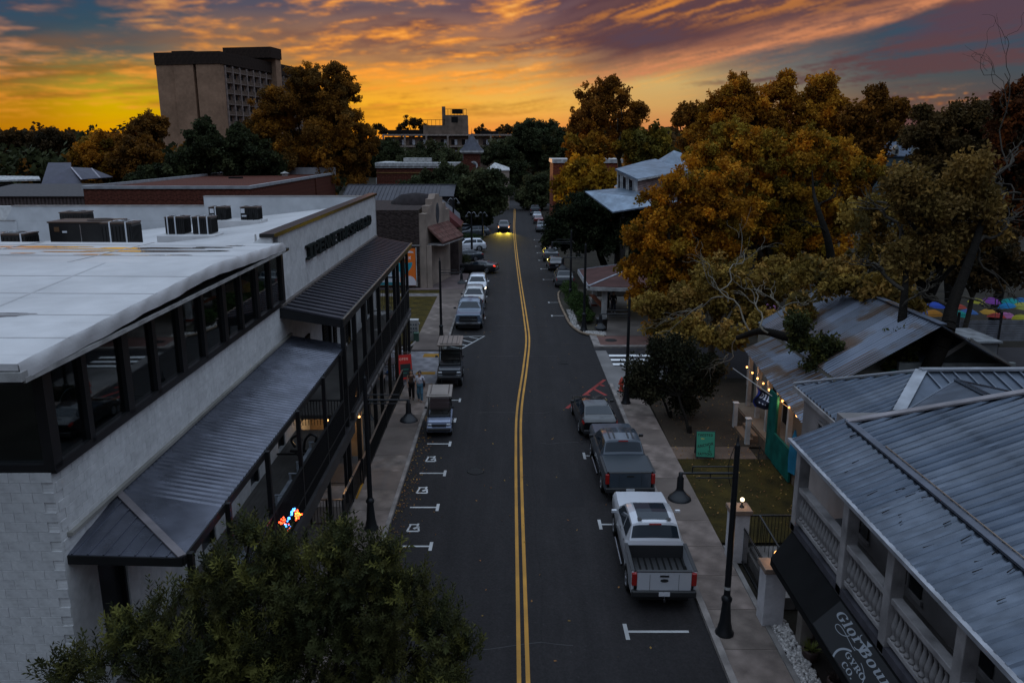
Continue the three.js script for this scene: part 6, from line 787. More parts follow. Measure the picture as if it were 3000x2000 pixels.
const lr = lamp('black bell street lamp beside the white pickup and gate pillar', 6.2, 20.75, Math.PI); mesh('sticker', [cyl(.096, .096, .09, 0, 1.5, 0, 12)], MT.offwhite, lr); mesh('cable', [tube([V(0.08, 5.9, 0.02), V(.2, 5.4, .02), V(.16, 4.9, .02), V(0.09, 4.7, .02)], .01, 14, 4), tube([V(-.6, 5.95, 0), V(-.62, 5.5, 0), V(-.7, 5.35, 0)], .012, 8, 4)], MT.black, lr);
lamp('black bell street lamp on the left lawn-side pavement before the hatched bay', -5.1, 56.4, 0);
lamp('black street lamp by the fire hydrant, top lost in dark foliage', 6.28, 42.2, Math.PI);
lamp('black street lamp in the planting bed beside the pavilion', 5.5, 59.9, Math.PI, 1.12);
lamp('black street lamp in the hedge behind the pavilion bed', 5.2, 70.5, Math.PI, 1.1);
for (const [x, d, h, l] of [[-6.9, 95.4, 7.6, 'tall dark twin-armed post in front of the white crossover'], [-5.15, 102.8, 5.4, 'twin-armed post between the angle-parked cars'], [-4.35, 119.6, 4.0, 'twin-armed post nearest the far left kerb']]) { const t = thing('twin_lamp', l, 'street lamp', [x, .1, -d], 0, 'twin lamps along the far shops'); mesh('pole', [cyl(.16, .09, h, 0, 0, 0, 8), cyl(.22, .16, .7, 0, 0, 0, 10)], lampIron, t); mesh('arm', [tube([V(0, h - .2, 0), V(.3, h + .1, 0), V(.62, h - .3, 0)], .045, 10, 6), tube([V(0, h - .2, 0), V(-.3, h + .1, 0), V(-.62, h - .3, 0)], .045, 10, 6)], MT.chrome, t); for (const m of [1, -1]) mesh('shade', [lathe([[.02, h - .25], [.16, h - .36], [.22, h - .5]], 10).translate(m * .62, 0, 0)], lampIron, t); }
// ---------- signs, boxes, hydrant ----------
function aFrame(name, label, x, d, yaw, w, h, front, face, y = 0.12) {
  const t = thing(name, label, 'sign', [x, y, -d], yaw); const a = 0.22; for (const m of [1, -1]) { const p = new THREE.BoxGeometry(w, h, .04); p.rotateX(-m * a); p.translate(0, h / 2 * Math.cos(a) + .05, m * h / 2 * Math.sin(a)); mesh('panel', [p], front, t); }
  if (face) { const n = V(0, Math.sin(a), Math.cos(a)), c = V(0, h / 2 * Math.cos(a) + .05, h / 2 * Math.sin(a)).addScaledVector(n, .024), u = V(0, Math.cos(a), -Math.sin(a)).multiplyScalar(h / 2 * .94), r = V(w / 2 * .94, 0, 0); mesh('poster', quadUV(c.clone().sub(r).sub(u), c.clone().add(r).sub(u), c.clone().add(r).add(u), c.clone().sub(r).add(u)), new THREE.MeshStandardMaterial({ map: face, roughness: .6 }), t); }
  for (const s of [1, -1]) mesh('leg', [box(s * w * .42 - .03, s * w * .42 + .03, 0, .1, h * .22, h * .25)], front, t); return t;
}
aFrame('sandwich_board', 'teal sandwich board for a tattoo shop standing on the near yard', 8.84, 34.6, -0.1, .86, 1.22, mat([0.015, 0.015, 0.015], .6, { map: null }), canvasTex(256, 360, (c) => { c.fillStyle = '#2f8468'; c.fillRect(0, 0, 256, 360); c.fillStyle = '#0c1512'; c.font = 'bold 52px sans-serif'; c.fillText('TWISTED', 14, 66); c.fillStyle = '#c8b04a'; c.font = 'bold 30px sans-serif'; c.fillText('the', 60, 110); c.fillStyle = '#0c1512'; c.save(); c.translate(14, 236); c.rotate(-0.22); c.font = 'bold 56px sans-serif'; c.fillText('ANCHOR', 0, 0); c.restore(); c.lineWidth = 7; c.strokeStyle = '#0c1512'; c.beginPath(); c.moveTo(186, 220); c.lineTo(186, 284); c.stroke(); c.beginPath(); c.arc(186, 262, 24, 0.2, 2.94); c.stroke(); c.beginPath(); c.arc(186, 214, 8, 0, 6.3); c.stroke(); c.font = 'bold 56px sans-serif'; c.fillText('TATTOO', 12, 340); }), 0.06);
aFrame('sandwich_board', 'bright red sandwich board with dark slate panel at the patio entrance', -6.55, 46.8, 0.35, .95, 1.5, mat([0.36, 0.02, 0.012], .5, { map: null }), canvasTex(128, 192, (c) => { c.fillStyle = '#d01c10'; c.fillRect(0, 0, 128, 192); c.fillStyle = '#f0b0a0'; c.font = 'bold 30px sans-serif'; c.fillText('OPEN', 22, 40); c.fillStyle = '#1c2422'; c.fillRect(28, 70, 92, 110); c.fillStyle = '#1f6a56'; c.fillRect(40, 110, 60, 10); c.fillRect(40, 140, 44, 8); }), 0.16);
aFrame('sandwich_board', 'white sandwich board with green lettering at the side street corner', -7.5, 90.5, 0.1, 1.1, 2.0, MT.white, canvasTex(128, 192, (c) => { c.fillStyle = '#d4dedc'; c.fillRect(0, 0, 128, 192); c.fillStyle = '#4aa08a'; for (const [y, w] of [[30, 70], [62, 84], [94, 76], [122, 60]]) c.fillRect((128 - w) / 2, y, w, 18); c.fillStyle = '#404a48'; c.fillRect(20, 160, 88, 12); }), 0.0);
{ const t = thing('street_sign', 'green street name blade on a thin grey pole at the corner', 'sign', [-8.05, 0, -88.8]); mesh('pole', [cyl(.05, .05, 4.2, 0, 0, 0, 8)], mat([0.2, 0.22, 0.22], .5), t); mesh('blade', [box(-.55, .55, 4.0, 4.26, -.02, .02)], mat([0.01, 0.3, 0.16], .5, { map: null }), t); }
{ const t = thing('property_board', 'pale property board on two white posts in front of the mural', 'sign', [-11.6, 0, -87.2]); for (const x of [-.95, .85]) mesh('post', [box(x - .08, x + .08, 0, 2.7, -.06, .06)], MT.white, t); mesh('board', [box(-.9, .8, 1.3, 2.5, .0, .05)], mat([0.42, 0.43, 0.46], .7), t); mesh('text_band', [box(-.6, .6, 1.62, 1.74, .051, .06)], mat([0.03, 0.04, 0.045], .7), t); }
{ const t = thing('fire_hydrant', 'red fire hydrant beside the kerb near the hatched bay', 'hydrant', [6.35, .1, -44.6]), m = mat([0.42, 0.045, 0.02], .5, { map: null }); mesh('barrel', [lathe([[.17, 0], [.17, .06], [.11, .08], [.11, .5], [.15, .52], [.15, .57], [.12, .6], [.11, .68], [.05, .76], [.03, .82], [.001, .83]], 14)], m, t); mesh('outlet', [turned(cyl(.06, .06, .36, 0, -.18, 0, 10), 'Z', Math.PI / 2).translate(0, .42, 0), turned(cyl(.08, .08, .14, 0, 0, 0, 10), 'X', Math.PI / 2).translate(0, .38, .08)], m, t); }
{ const t = thing('utility_cabinet', 'tall white stickered utility cabinet on the lawn', 'cabinet', [-7.15, 0.03, -57.2]); mesh('case', [rbox(.62, 1.5, .5, .02, 0, .75, 0)], MT.offwhite, t); mesh('lid', [rbox(.68, .08, .56, .02, 0, 1.53, 0)], MT.white, t); const st = []; const r = rng(6); for (let i = 0; i < 9; i++) { const x = -.24 + (i % 3) * .18, y = .6 + Math.floor(i / 3) * .28; st.push(box(x, x + .1, y, y + .12, .25, .256)); } mesh('stickers', st, mat([0.06, 0.1, 0.14], .6), t); mesh('meter', [cyl(.08, .08, .14, .36, 1.2, 0, 10)], MT.offwhite, t);
  const b = thing('junction_box', 'small green utility box standing against the white cabinet', 'cabinet', [-6.93, 0.03, -56.6]); mesh('case', [rbox(.36, .66, .36, .02, 0, .33, 0)], mat([0.1, 0.19, 0.14], .7), b); mesh('lid', [rbox(.4, .06, .4, .02, 0, .68, 0)], mat([0.13, 0.24, 0.18], .7), b);
  const c = thing('service_box', 'low pale-topped service box beside the balcony end', 'cabinet', [-8.6, .03, -57.2]); mesh('case', [rbox(.5, .7, .6, .02, 0, .35, 0)], mat([0.1, 0.11, 0.11], .7), c); mesh('lid', [rbox(.54, .08, .64, .02, 0, .74, 0)], MT.offwhite, c); }
// ---------- patio: fences, tables, stools, rockers, neon ----------
{
  const fence = (name, label, a, b, h = 1.05) => { const A = onWB(...a), B = onWB(...b), t = thing(name, label, 'fence', A), D = B.clone().sub(A), L = D.length(), n = Math.round(L / 0.12); const pk = []; for (let i = 0; i <= n; i++) { const p = D.clone().multiplyScalar(i / n); pk.push(bar(p, p.clone().add(V(0, h, 0)), .011, .011, 4)); } mesh('pickets', pk, MT.black, t).userData.kind = 'stuff'; mesh('handrail', [beam(V(0, h, 0), D.clone().add(V(0, h, 0)), .07, .04)], mat([0.3, 0.22, 0.17], .3, { map: null, metal: .6 }), t); mesh('bottom_rail', [beam(V(0, .1, 0), D.clone().add(V(0, .1, 0)), .03, .03)], MT.black, t); for (const q of [0, .5, 1]) mesh('post', [box(-.035, .035, 0, h + .04, -.035, .035).translate(D.x * q, D.y * q, D.z * q)], MT.black, t); };
  fence('patio_fence', 'long black picket fence with pale handrail along the patio edge', [-5.82, .16, 31.5], [-5.78, .16, 45.2]);
  fence('patio_fence', 'black picket fence across the far end of the patio', [-7.6, .16, 49.2], [-5.75, .16, 49.2]); fence('patio_fence', 'short black fence panel at the patio entrance returning to the street', [-5.74, .16, 49.1], [-5.7, .16, 47.6]);
  fence('patio_fence', 'black picket fence across the near patio behind the bush', [-7.1, .15, 27.6], [-5.9, .15, 27.6]); fence('stair_fence', 'sloping black picket fence of the stair down to the pavement', [-5.9, .15, 31.4], [-5.95, .15, 28]);
  const bowl = (label, x, d) => { const t = thing('bar_stool', label, 'stool', onWB(x, .16, d), .2, 'dark stools on the patio'); mesh('seat', [rbox(.42, .07, .42, .03, 0, .98, 0)], mat([0.03, 0.05, 0.055], .4, { map: null }), t); mesh('pedestal', [cyl(.04, .04, .95, 0, 0, 0, 8), lathe([[.22, 0], [.2, .04], [.08, .16], [.045, .3]], 12)], MT.black, t); };
  bowl('dark pedestal stool nearest the stair', -7.0, 34.4); bowl('second dark pedestal stool from the stair', -6.95, 35.3); bowl('third dark pedestal stool from the stair', -6.9, 36.3); bowl('fourth pedestal stool, beside the tall tables', -6.85, 37.6); bowl('pedestal stool under the wall lamp', -6.8, 39.6);
  const table = (label, x, d, w, l, top) => { const t = thing('patio_table', label, 'table', onWB(x, .16, d)); mesh('tabletop', [box(-w / 2, w / 2, 1.0, 1.05, -l / 2, l / 2)], top, t); for (const [a, b] of [[1, 1], [1, -1], [-1, 1], [-1, -1]]) mesh('leg', [box(a * w * .44 - .025, a * w * .44 + .025, 0, 1, b * l * .44 - .025, b * l * .44 + .025)], MT.black, t); };
  table('black framed glass-topped patio table by the wall at the far end', -7.1, 47.2, 1.4, 1.6, mat([0.05, 0.055, 0.055], .2, { map: null })); table('pale wooden high table near the red sandwich board', -7.25, 43.8, 1.3, .8, mat([0.5, 0.36, 0.3], .5, { map: blotch })); table('narrow black bar table beside the dark stools', -7.6, 36.4, .5, 3.2, MT.blackRough);
  const rocker = (label, x, d, w, y) => { const t = thing('porch_bench', label, 'bench', onWB(x, y, d), Math.PI / 2 + TH, 'white curved benches on the gallery'), m = mat([0.52, 0.56, 0.62], .6); const n = Math.round(w / .09); for (let i = 0; i < n; i++) { const u = -w / 2 + w * (i + .5) / n; mesh('slat', [tube([V(u, .42, .1), V(u, .75, .2), V(u, 1.05 + .12 * Math.sin((i + .5) / n * Math.PI), .36)], .016, 6, 4)], m, t); } mesh('top_rail', [rbox(w, .12, .05, .02, 0, 1.1, .36), tube([V(-w / 2, 1.02, .36), V(-w / 4, 1.14, .38), V(0, 1.22, .4), V(w / 4, 1.14, .38), V(w / 2, 1.02, .36)], .05, 14, 6)], m, t); mesh('seat', [rbox(w, .05, .5, .02, 0, .42, -.12)], m, t); for (const s of [1, -1]) { mesh('arm', [rbox(.07, .04, .55, .015, s * w / 2, .66, -.08)], m, t); mesh('leg', [box(s * w / 2 - .03, s * w / 2 + .03, 0, .66, -.34, -.28), box(s * w / 2 - .03, s * w / 2 + .03, 0, .66, .1, .16)], m, t); } };
  rocker('white slatted bench with arched back farther along the gallery', -6.75, 27.0, 1.9, 2.68); rocker('white slatted bench with arched back midway along the gallery', -6.75, 24.2, 1.7, 2.68); rocker('white slatted bench at the near end of the gallery above the bush', -6.8, 19.4, 1.5, 2.68);
  const br = thing('white_chair', 'white chair at the far end of the black balcony', 'chair', onWB(-7.2, 3.3, 49.5), .4); mesh('seat', [cyl(.24, .24, .04, 0, .44, 0, 12)], MT.offwhite, br); mesh('backrest', [tube([V(-.22, .45, .2), V(-.2, .9, .24), V(.2, .9, .24), V(.22, .45, .2)], .02, 14, 5)], MT.offwhite, br); for (const [a, b] of [[1, 1], [1, -1], [-1, 1], [-1, -1]]) mesh('leg', [bar(V(a * .15, 0, b * .15), V(a * .15, .44, b * .15), .015)], MT.offwhite, br);
  const rt = thing('round_table', 'round white lattice table at the far end of the balcony', 'table', onWB(-7.3, 3.3, 46.5)); mesh('tabletop', [cyl(.5, .5, .03, 0, .98, 0, 20)], MT.white, rt); mesh('pedestal', [cyl(.04, .04, .98, 0, 0, 0, 8), cyl(.25, .2, .03, 0, 0, 0, 12)], MT.offwhite, rt);
  // iron fleur-de-lis bracket in front of the lit stairwell
  const fl = thing('iron_scroll', 'black iron fleur-de-lis scroll hung across the lit stairwell opening', 'ornament', onWB(-7.1, 2.66, 27.9)); const cv = (p) => tube(p.map(([a, b]) => V(a, b, 0)), .05, 18, 6); mesh('scrolls', [cv([[-.5, .5], [-.62, .8], [-.4, .95], [-.25, .8], [-.35, .65]]), cv([[-.2, .4], [-.1, .8], [.1, 1.0], [.3, .9], [.25, .7]]), cv([[0, .35], [.4, .6], [.8, .85]]), cv([[0, .3], [.4, .32], [.8, .2]]), cv([[-.5, .3], [-.3, .1], [0, .05], [.3, .12]]), cv([[-.7, .35], [0, .35], [.9, .35]])], MT.black, fl); mesh('rail', [box(-1.2, 1.1, .2, .26, -.03, .03)], MT.black, fl);
  const gl = thing('stair_lights', 'cluster of small warm bulbs glowing at the stairwell', 'lights', onWB(-7.0, 2.45, 32.2)); for (const [x, y] of [[-.35, .25], [.05, .1], [.1, .32], [.95, .55], [1.0, .4], [.85, 1.3]]) mesh('bulb', [new THREE.SphereGeometry(.055, 8, 6).translate(x, y, 0)], mat([1, .7, .4], .4, { map: null, emit: [4, 1.9, .6] }), gl); const pl = new THREE.PointLight(new THREE.Color(1, .62, .28), 2.2, 9); pl.position.copy(onWB(-7.0, 2.7, 32.4)); pl.castShadow = true; pl.shadow.radius = 6; pl.name = 'stair_glow'; scene.add(pl);
  const sw = mesh('stair_wall', [box(-1.2, 1.1, 0, 2.4, -.1, 0)], mat([0.5, 0.38, 0.26], .8)); tag(sw, 'tan boarded wall at the back of the lit stairwell', 'wall'); sw.position.copy(onWB(-7.2, .6, 33.4));
  const wl = new THREE.PointLight(new THREE.Color(1, .8, .45), 1.6, 8); wl.position.copy(onWB(-8.1, 2.3, 41.5)); wl.castShadow = true; wl.name = 'wall_lamp_glow'; scene.add(wl);
  const nn = thing('neon_figure', 'red and blue light-string figure on the porch post above the bush', 'lights', at(855, 1525, 19.6)); const r = rng(77), red = mat([1, .1, .05], .4, { map: null, emit: [5, .35, .08] }), blue = mat([.1, .3, 1], .4, { map: null, emit: [.25, 1.3, 4.5] }), org = mat([1, .4, .05], .4, { map: null, emit: [5, 1.4, .1] }); const g = shared(new THREE.SphereGeometry(.022, 6, 5)), bt = (x, y, m) => { const q = mesh('bulb', g, m, nn); q.position.set(x, y, (r() - .5) * .1); };
  for (let i = 0; i < 34; i++) { const t = r(); bt(.1 + .17 * Math.sin(t * 3.1) * r(), .02 + .3 * t, i % 4 ? red : org); } for (let i = 0; i < 30; i++) { const t = r(); bt(-.12 + .2 * t + (r() - .5) * .06, -.02 + .38 * t, blue); } for (let i = 0; i < 16; i++) bt(-.34 + r() * .16, -.12 + r() * .2, red); for (let i = 0; i < 12; i++) bt(-.22 + r() * .18, -.28 + r() * .2, i % 3 ? blue : red);
  mesh('frame', [tube([V(-.35, -.25, 0), V(-.2, 0, 0), V(.05, .2, 0), V(.15, .4, 0)], .008, 14, 4)], MT.black, nn);
}
// hedges
function leafBush(name, label, p, s, n, col, seed, leaf = .1) { const r = rng(seed), t = thing(name, label, 'shrub', p), g = new THREE.PlaneGeometry(leaf, leaf * .6), im = new THREE.InstancedMesh(g, leafMat(), n), M = new THREE.Matrix4(), c = new THREE.Color(); for (let i = 0; i < n; i++) { const a = r() * 6.283, u = r() * 2 - 1, q = Math.pow(r(), .35), b = Math.sqrt(1 - u * u); const k = 1 + .25 * Math.sin(a * 3 + seed) * Math.cos(u * 5); M.makeRotationFromEuler(new THREE.Euler(r() * 6, r() * 6, r() * 6)); M.setPosition(Math.cos(a) * b * q * s[0] * k, s[1] + u * q * s[1], Math.sin(a) * b * q * s[2] * k); im.setMatrixAt(i, M); const v = .5 + r(); im.setColorAt(i, c.setRGB(col[0] * v, col[1] * v, col[2] * v)); } im.name = 'foliage'; im.userData.kind = 'stuff'; t.add(im); const st = []; for (let i = 0; i < 5; i++) st.push(bar(V(0, 0, 0), V((r() - .5) * s[0], s[1] * 1.3, (r() - .5) * s[2]), .03, .012, 5)); mesh('stem', st, MT.blackRough, t); return t; }
let leafMatM; function leafMat() { if (!leafMatM) leafMatM = new THREE.MeshPhysicalMaterial({ color: 0xffffff, roughness: .85, transmission: .35, thickness: 0, side: THREE.DoubleSide, specularIntensity: .12 }); return leafMatM; }
leafBush('hedge_shrub', 'clipped green shrub at the front of the pavilion bed', [5.9, .08, -63.2], [.75, .55, 1.3], 2600, [.05, .085, .022], 3); leafBush('hedge_shrub', 'larger green shrub filling the rear of the pavilion bed', [5.7, .08, -68.2], [1.0, .75, 3.2], 5200, [.045, .075, .02], 4); leafBush('hedge_shrub', 'green shrub at the street end of the pavilion bed', [5.4, .08, -74.6], [.8, .7, 2.6], 3600, [.05, .08, .022], 5);
leafBush('hedge_shrub', 'rounded bush between the angle-parked cars and the coupe', [-5.9, .1, -93.6], [1.2, .75, .8], 2200, [.055, .06, .02], 6); leafBush('hedge_shrub', 'long low hedge in front of the far dark SUV', [-6.9, .1, -117], [2.6, .7, 1.0], 3400, [.04, .07, .02], 7); leafBush('hedge_shrub', 'dark shrub beside the property board', [-11.6, 0, -85.6], [1.1, .8, .8], 1800, [.02, .04, .018], 8);
// ---------- people ----------
function figure(label, p, yaw, o) {
  const t = thing('person', label, 'person', p, yaw), S = o.h / 1.7, N = 84;
  const sw = o.stride ?? .18, J = { hip: V(0, .92, 0), chest: V(0, 1.3, 0), neck: V(0, 1.45, -.01), head: V(0, 1.58, .01) };
  const legs = [[V(.09, .9, 0), V(.1, .5, sw * .6), V(.1, .07, sw * .35), V(.1, .04, sw * .35 + .14)], [V(-.09, .9, 0), V(-.1, .5, sw * .1), V(-.1, .09, -sw), V(-.1, .04, -sw + .13)]];
  const arms = o.arms ?? [[V(.18, 1.38, 0), V(.24, 1.1, -.06), V(.24, .86, .02)], [V(-.18, 1.38, 0), V(-.24, 1.1, .02), V(-.2, .9, .12)]];
  const caps = { skin: [], top: [], bottom: [] };
  const add = (k, a, b, r0, r1) => caps[k].push([a, b, r0, r1]);
  add('skin', V(0, 1.42, 0), V(0, 1.52, 0), .052, .05); add('skin', V(0, 1.56, .015), V(0, 1.64, .0), .078, .092); add('skin', V(0, 1.53, .045), V(0, 1.57, .05), .045, .05); add('skin', V(0, 1.585, .085), V(0, 1.565, .105), .014, .016); for (const m of [1, -1]) add('skin', V(m * .088, 1.58, 0), V(m * .09, 1.61, -.005), .016, .018);
  add('skin', V(0, .95, 0), V(0, 1.36, 0), .115, .12);
  for (const l of legs) { add('skin', l[0], l[1], .08, .052); add('skin', l[1], l[2], .052, .036); add('skin', l[2], l[3], .036, .032); }
  for (const [i, a] of arms.entries()) { add('skin', a[0], a[1], .046, .036); add('skin', a[1], a[2], .036, .026); const m = i ? -1 : 1, d = a[2].clone().sub(a[1]).normalize(), h = a[2].clone().addScaledVector(d, .06); add('skin', a[2], h, .027, .034); }
  add('top', V(0, o.crop ? 1.12 : .98, 0), V(0, 1.33, 0), .128, .135); add('top', V(-.12, 1.36, 0), V(.12, 1.36, 0), .082, .082); if (o.bust) for (const m of [1, -1]) add('top', V(m * .07, 1.27, .09), V(m * .07, 1.28, .09), .06, .06); if (o.sleeves) for (const a of arms) add('top', a[0], a[0].clone().lerp(a[1], o.sleeves), .062, .06);
  if (o.skirt) { add('bottom', V(0, 1.0, 0), V(0, .85, 0), .13, .17); add('bottom', V(0, .85, 0), V(0, .2, 0), .17, .2); } else { add('bottom', V(-.05, .93, 0), V(.05, .93, 0), .15, .15); for (const l of legs) { add('bottom', l[0], l[1], .108, .082); add('bottom', l[1], l[1].clone().lerp(l[2], .92), .08, .068); } }
  const surf = (k, mt) => {
    const mc = new MarchingCubes(N, mt, false, false, 60000); mc.isolation = 0; const sx = .45, sy = .95, sz = .4, cy = .88, f = mc.field, P = V(); 
    for (let z = 0; z < N; z++) for (let y = 0; y < N; y++) for (let x = 0; x < N; x++) { P.set((x - N / 2) / (N / 2) * sx, (y - N / 2) / (N / 2) * sy + cy, (z - N / 2) / (N / 2) * sz); let d = 9; for (const [a, b, r0, r1] of caps[k]) { const abx = b.x - a.x, aby = b.y - a.y, abz = b.z - a.z, t2 = Math.max(0, Math.min(1, ((P.x - a.x) * abx + (P.y - a.y) * aby + (P.z - a.z) * abz) / (abx * abx + aby * aby + abz * abz + 1e-9))), q = Math.hypot(P.x - a.x - abx * t2, P.y - a.y - aby * t2, P.z - a.z - abz * t2) - (r0 + (r1 - r0) * t2), h = Math.max(0, .03 - Math.abs(q - d)) / .03; d = Math.min(q, d) - h * h * .03 / 4; } f[x + y * N + z * N * N] = -d; }
    mc.update(); const g = new THREE.BufferGeometry(), n = mc.count, pos = mc.positionArray.slice(0, n * 3), nr = mc.normalArray.slice(0, n * 3); g.setAttribute('position', new THREE.BufferAttribute(pos, 3)); g.setAttribute('normal', new THREE.BufferAttribute(nr, 3)); g.scale(sx, sy, sz); g.translate(0, cy, 0); g.computeVertexNormals(); return g;
  };
  const fingers = []; for (const [i, a] of arms.entries()) { const m = i ? -1 : 1, d = a[2].clone().sub(a[1]).normalize(), h = a[2].clone().addScaledVector(d, .085); for (let k = 0; k < 4; k++) { const o2 = V(0, 0, (k - 1.5) * .019), L = [.06, .075, .078, .068][k]; const q = h.clone().add(o2), e = q.clone().addScaledVector(d, L * .55).add(V(-m * .008, 0, 0)); fingers.push(bar(q, e, .0095, .009, 6), bar(e, e.clone().addScaledVector(d, L * .45).add(V(-m * .02, 0, 0)), .009, .0075, 6)); } const th = a[2].clone().addScaledVector(d, .04); fingers.push(bar(th, th.clone().addScaledVector(d, .055).add(V(-m * .012, 0, .045)), .0105, .009, 6)); }
  const sk = surf('skin', MT.white); mesh('body', [sk, ...fingers], mat(o.skin ?? [.32, .17, .11], .6, { map: null }), t);
  mesh('top', [surf('top', MT.white)], mat(o.top, .85, { map: null }), t); mesh(o.skirt ? 'skirt' : 'trousers', [surf('bottom', MT.white)], mat(o.bottom, .85, { map: null }), t);
  const hm = mat(o.hair ?? [.012, .009, .008], .55, { map: null }), hg = [new THREE.SphereGeometry(.108, 14, 10).scale(1, 1.05, 1.02).translate(0, 1.645, -.022)]; if (o.long) hg.push(lathe([[.06, 1.62], [.11, 1.55], [.125, 1.38], [.1, 1.2], [.03, 1.1]], 12).scale(1, 1, .55).translate(0, 0, -.07)); if (o.bun) hg.push(new THREE.SphereGeometry(.05, 10, 8).translate(0, 1.72, -.07)); mesh('hair', hg, hm, t);
  mesh('face', [box(-.045, -.025, 1.602, 1.61, .083, .092), box(.025, .045, 1.602, 1.61, .083, .092), box(-.02, .02, 1.538, 1.545, .088, .096)], mat([.06, .02, .015], .6, { map: null }), t);
  mesh('shoes', legs.map((l) => rbox(.085, .07, .24, .03, l[3].x, .038, l[3].z - .04)), mat(o.shoes ?? [.02, .02, .02], .7, { map: null }), t);
  if (o.bag) { mesh('bag', [rbox(.1, .26, .22, .04, .25, 1.0, .02)], mat([.05, .02, .02], .6), t); mesh('strap', [tube([V(.2, 1.1, .06), V(.15, 1.38, .08), V(.1, 1.42, 0), V(.16, 1.3, -.12), V(.22, 1.1, -.04)], .014, 20, 5)], mat([.02, .03, .08], .7), t); }
  t.scale.setScalar(S); return t;
}
figure('person with long dark hair in brown top and black trousers walking by the fence', [-5.62, .11, -43.0], .08, { h: 1.66, top: [.07, .045, .035], bottom: [.014, .012, .012], long: true, sleeves: 0, bust: true, skin: [.34, .19, .13] });
figure('person in white T-shirt and blue jeans with shoulder bag walking nearest the kerb', [-5.1, .11, -42.6], -.06, { h: 1.7, top: [.55, .54, .6], bottom: [.07, .15, .21], bun: true, sleeves: .45, bust: true, crop: true, bag: true, shoes: [.2, .12, .1] });
figure('person in red shirt standing by the far shop on the left', [-8.6, .12, -107], Math.PI * .9, { h: 1.75, top: [.4, .03, .03], bottom: [.35, .2, .3], sleeves: .5 }); figure('person in bright pink top beside the red-shirted one', [-9.0, .12, -106], Math.PI * .8, { h: 1.62, top: [.65, .04, .22], bottom: [.05, .04, .05], long: true }); figure('person in blue top nearest the shop door on the left', [-9.5, .12, -105.5], Math.PI, { h: 1.72, top: [.1, .2, .35], bottom: [.08, .07, .08], sleeves: .5 });
figure('person in dark clothes and pale shoes walking under the pavilion', [8.55, .14, -66.6], .1, { h: 1.78, top: [.02, .018, .02], bottom: [.05, .06, .08], sleeves: 1, shoes: [.55, .55, .55] }); figure('person in blue shirt just behind the dark-clothed one under the pavilion', [8.2, .14, -68.2], .3, { h: 1.76, top: [.03, .08, .13], bottom: [.03, .03, .035], sleeves: .5, shoes: [.5, .5, .5] });
// ---------- trees ----------
function leafClump(n, rad, w, l, seed) { // little leaf faces spread through a ball
  const r = rng(seed), pos = []; for (let i = 0; i < n; i++) { const a = r() * 6.283, u = r() * 2 - 1, q = Math.cbrt(r()) * rad, b = Math.sqrt(1 - u * u), c = V(Math.cos(a) * b * q, u * q, Math.sin(a) * b * q), e = new THREE.Euler(r() * 6.3, r() * 6.3, r() * 6.3), U = V(w / 2, 0, 0).applyEuler(e), W = V(0, l / 2, 0).applyEuler(e); const A = c.clone().sub(W), B = c.clone().add(U), C = c.clone().add(W), D = c.clone().sub(U); for (const p of [A, B, C, A, C, D]) pos.push(p.x, p.y, p.z); }
  const g = new THREE.BufferGeometry(); g.setAttribute('position', new THREE.Float32BufferAttribute(pos, 3)); g.computeVertexNormals(); return g;
}
const clumpFar = leafClump(16, .55, .34, .5, 1), clumpMid = leafClump(22, .42, .17, .26, 2), clumpNear = leafClump(26, .3, .09, .15, 3);
const sprig = (() => { const r = rng(9), pos = []; for (let i = 0; i < 22; i++) { const t = .06 + .4 * i / 22, a = i * 2.4, c = V(.03 * Math.sin(t * 9), t, 0), o = V(Math.cos(a) * .07, .045 + .02 * r(), Math.sin(a) * .07), s = V(-Math.sin(a) * .014, 0, Math.cos(a) * .014), m = c.clone().addScaledVector(o, .55); for (const p of [c, m.clone().add(s), c.clone().add(o), c, c.clone().add(o), m.clone().sub(s)]) pos.push(p.x, p.y, p.z); } for (const p of [V(-.004, 0, 0), V(.004, 0, 0), V(0, .48, 0)]) pos.push(p.x, p.y, p.z); const g = new THREE.BufferGeometry(); g.setAttribute('position', new THREE.Float32BufferAttribute(pos, 3)); g.computeVertexNormals(); return g; })();
const barkDark = mat([0.02, 0.016, 0.012], .95, { map: blotch, bump: .03 }), barkPale = mat([0.3, 0.26, 0.2], .85, { map: blotch, bump: .01 }), barkGrey = mat([0.1, 0.085, 0.065], .9, { map: blotch, bump: .015 });
function crook(a, b, r0, r1, rnd, wob = .12) { const L = a.distanceTo(b), pts = [a]; for (let k = 1; k < 4; k++) pts.push(a.clone().lerp(b, k / 4).add(V((rnd() - .5) * L * wob, (rnd() - .3) * L * wob * .7, (rnd() - .5) * L * wob))); pts.push(b); const c = new THREE.CatmullRomCurve3(pts), N = 7, gs = []; for (let k = 0; k < N; k++) gs.push(bar(c.getPoint(k / N), c.getPoint((k + 1) / N), r0 + (r1 - r0) * k / N, r0 + (r1 - r0) * (k + 1) / N, 6)); return gs; }
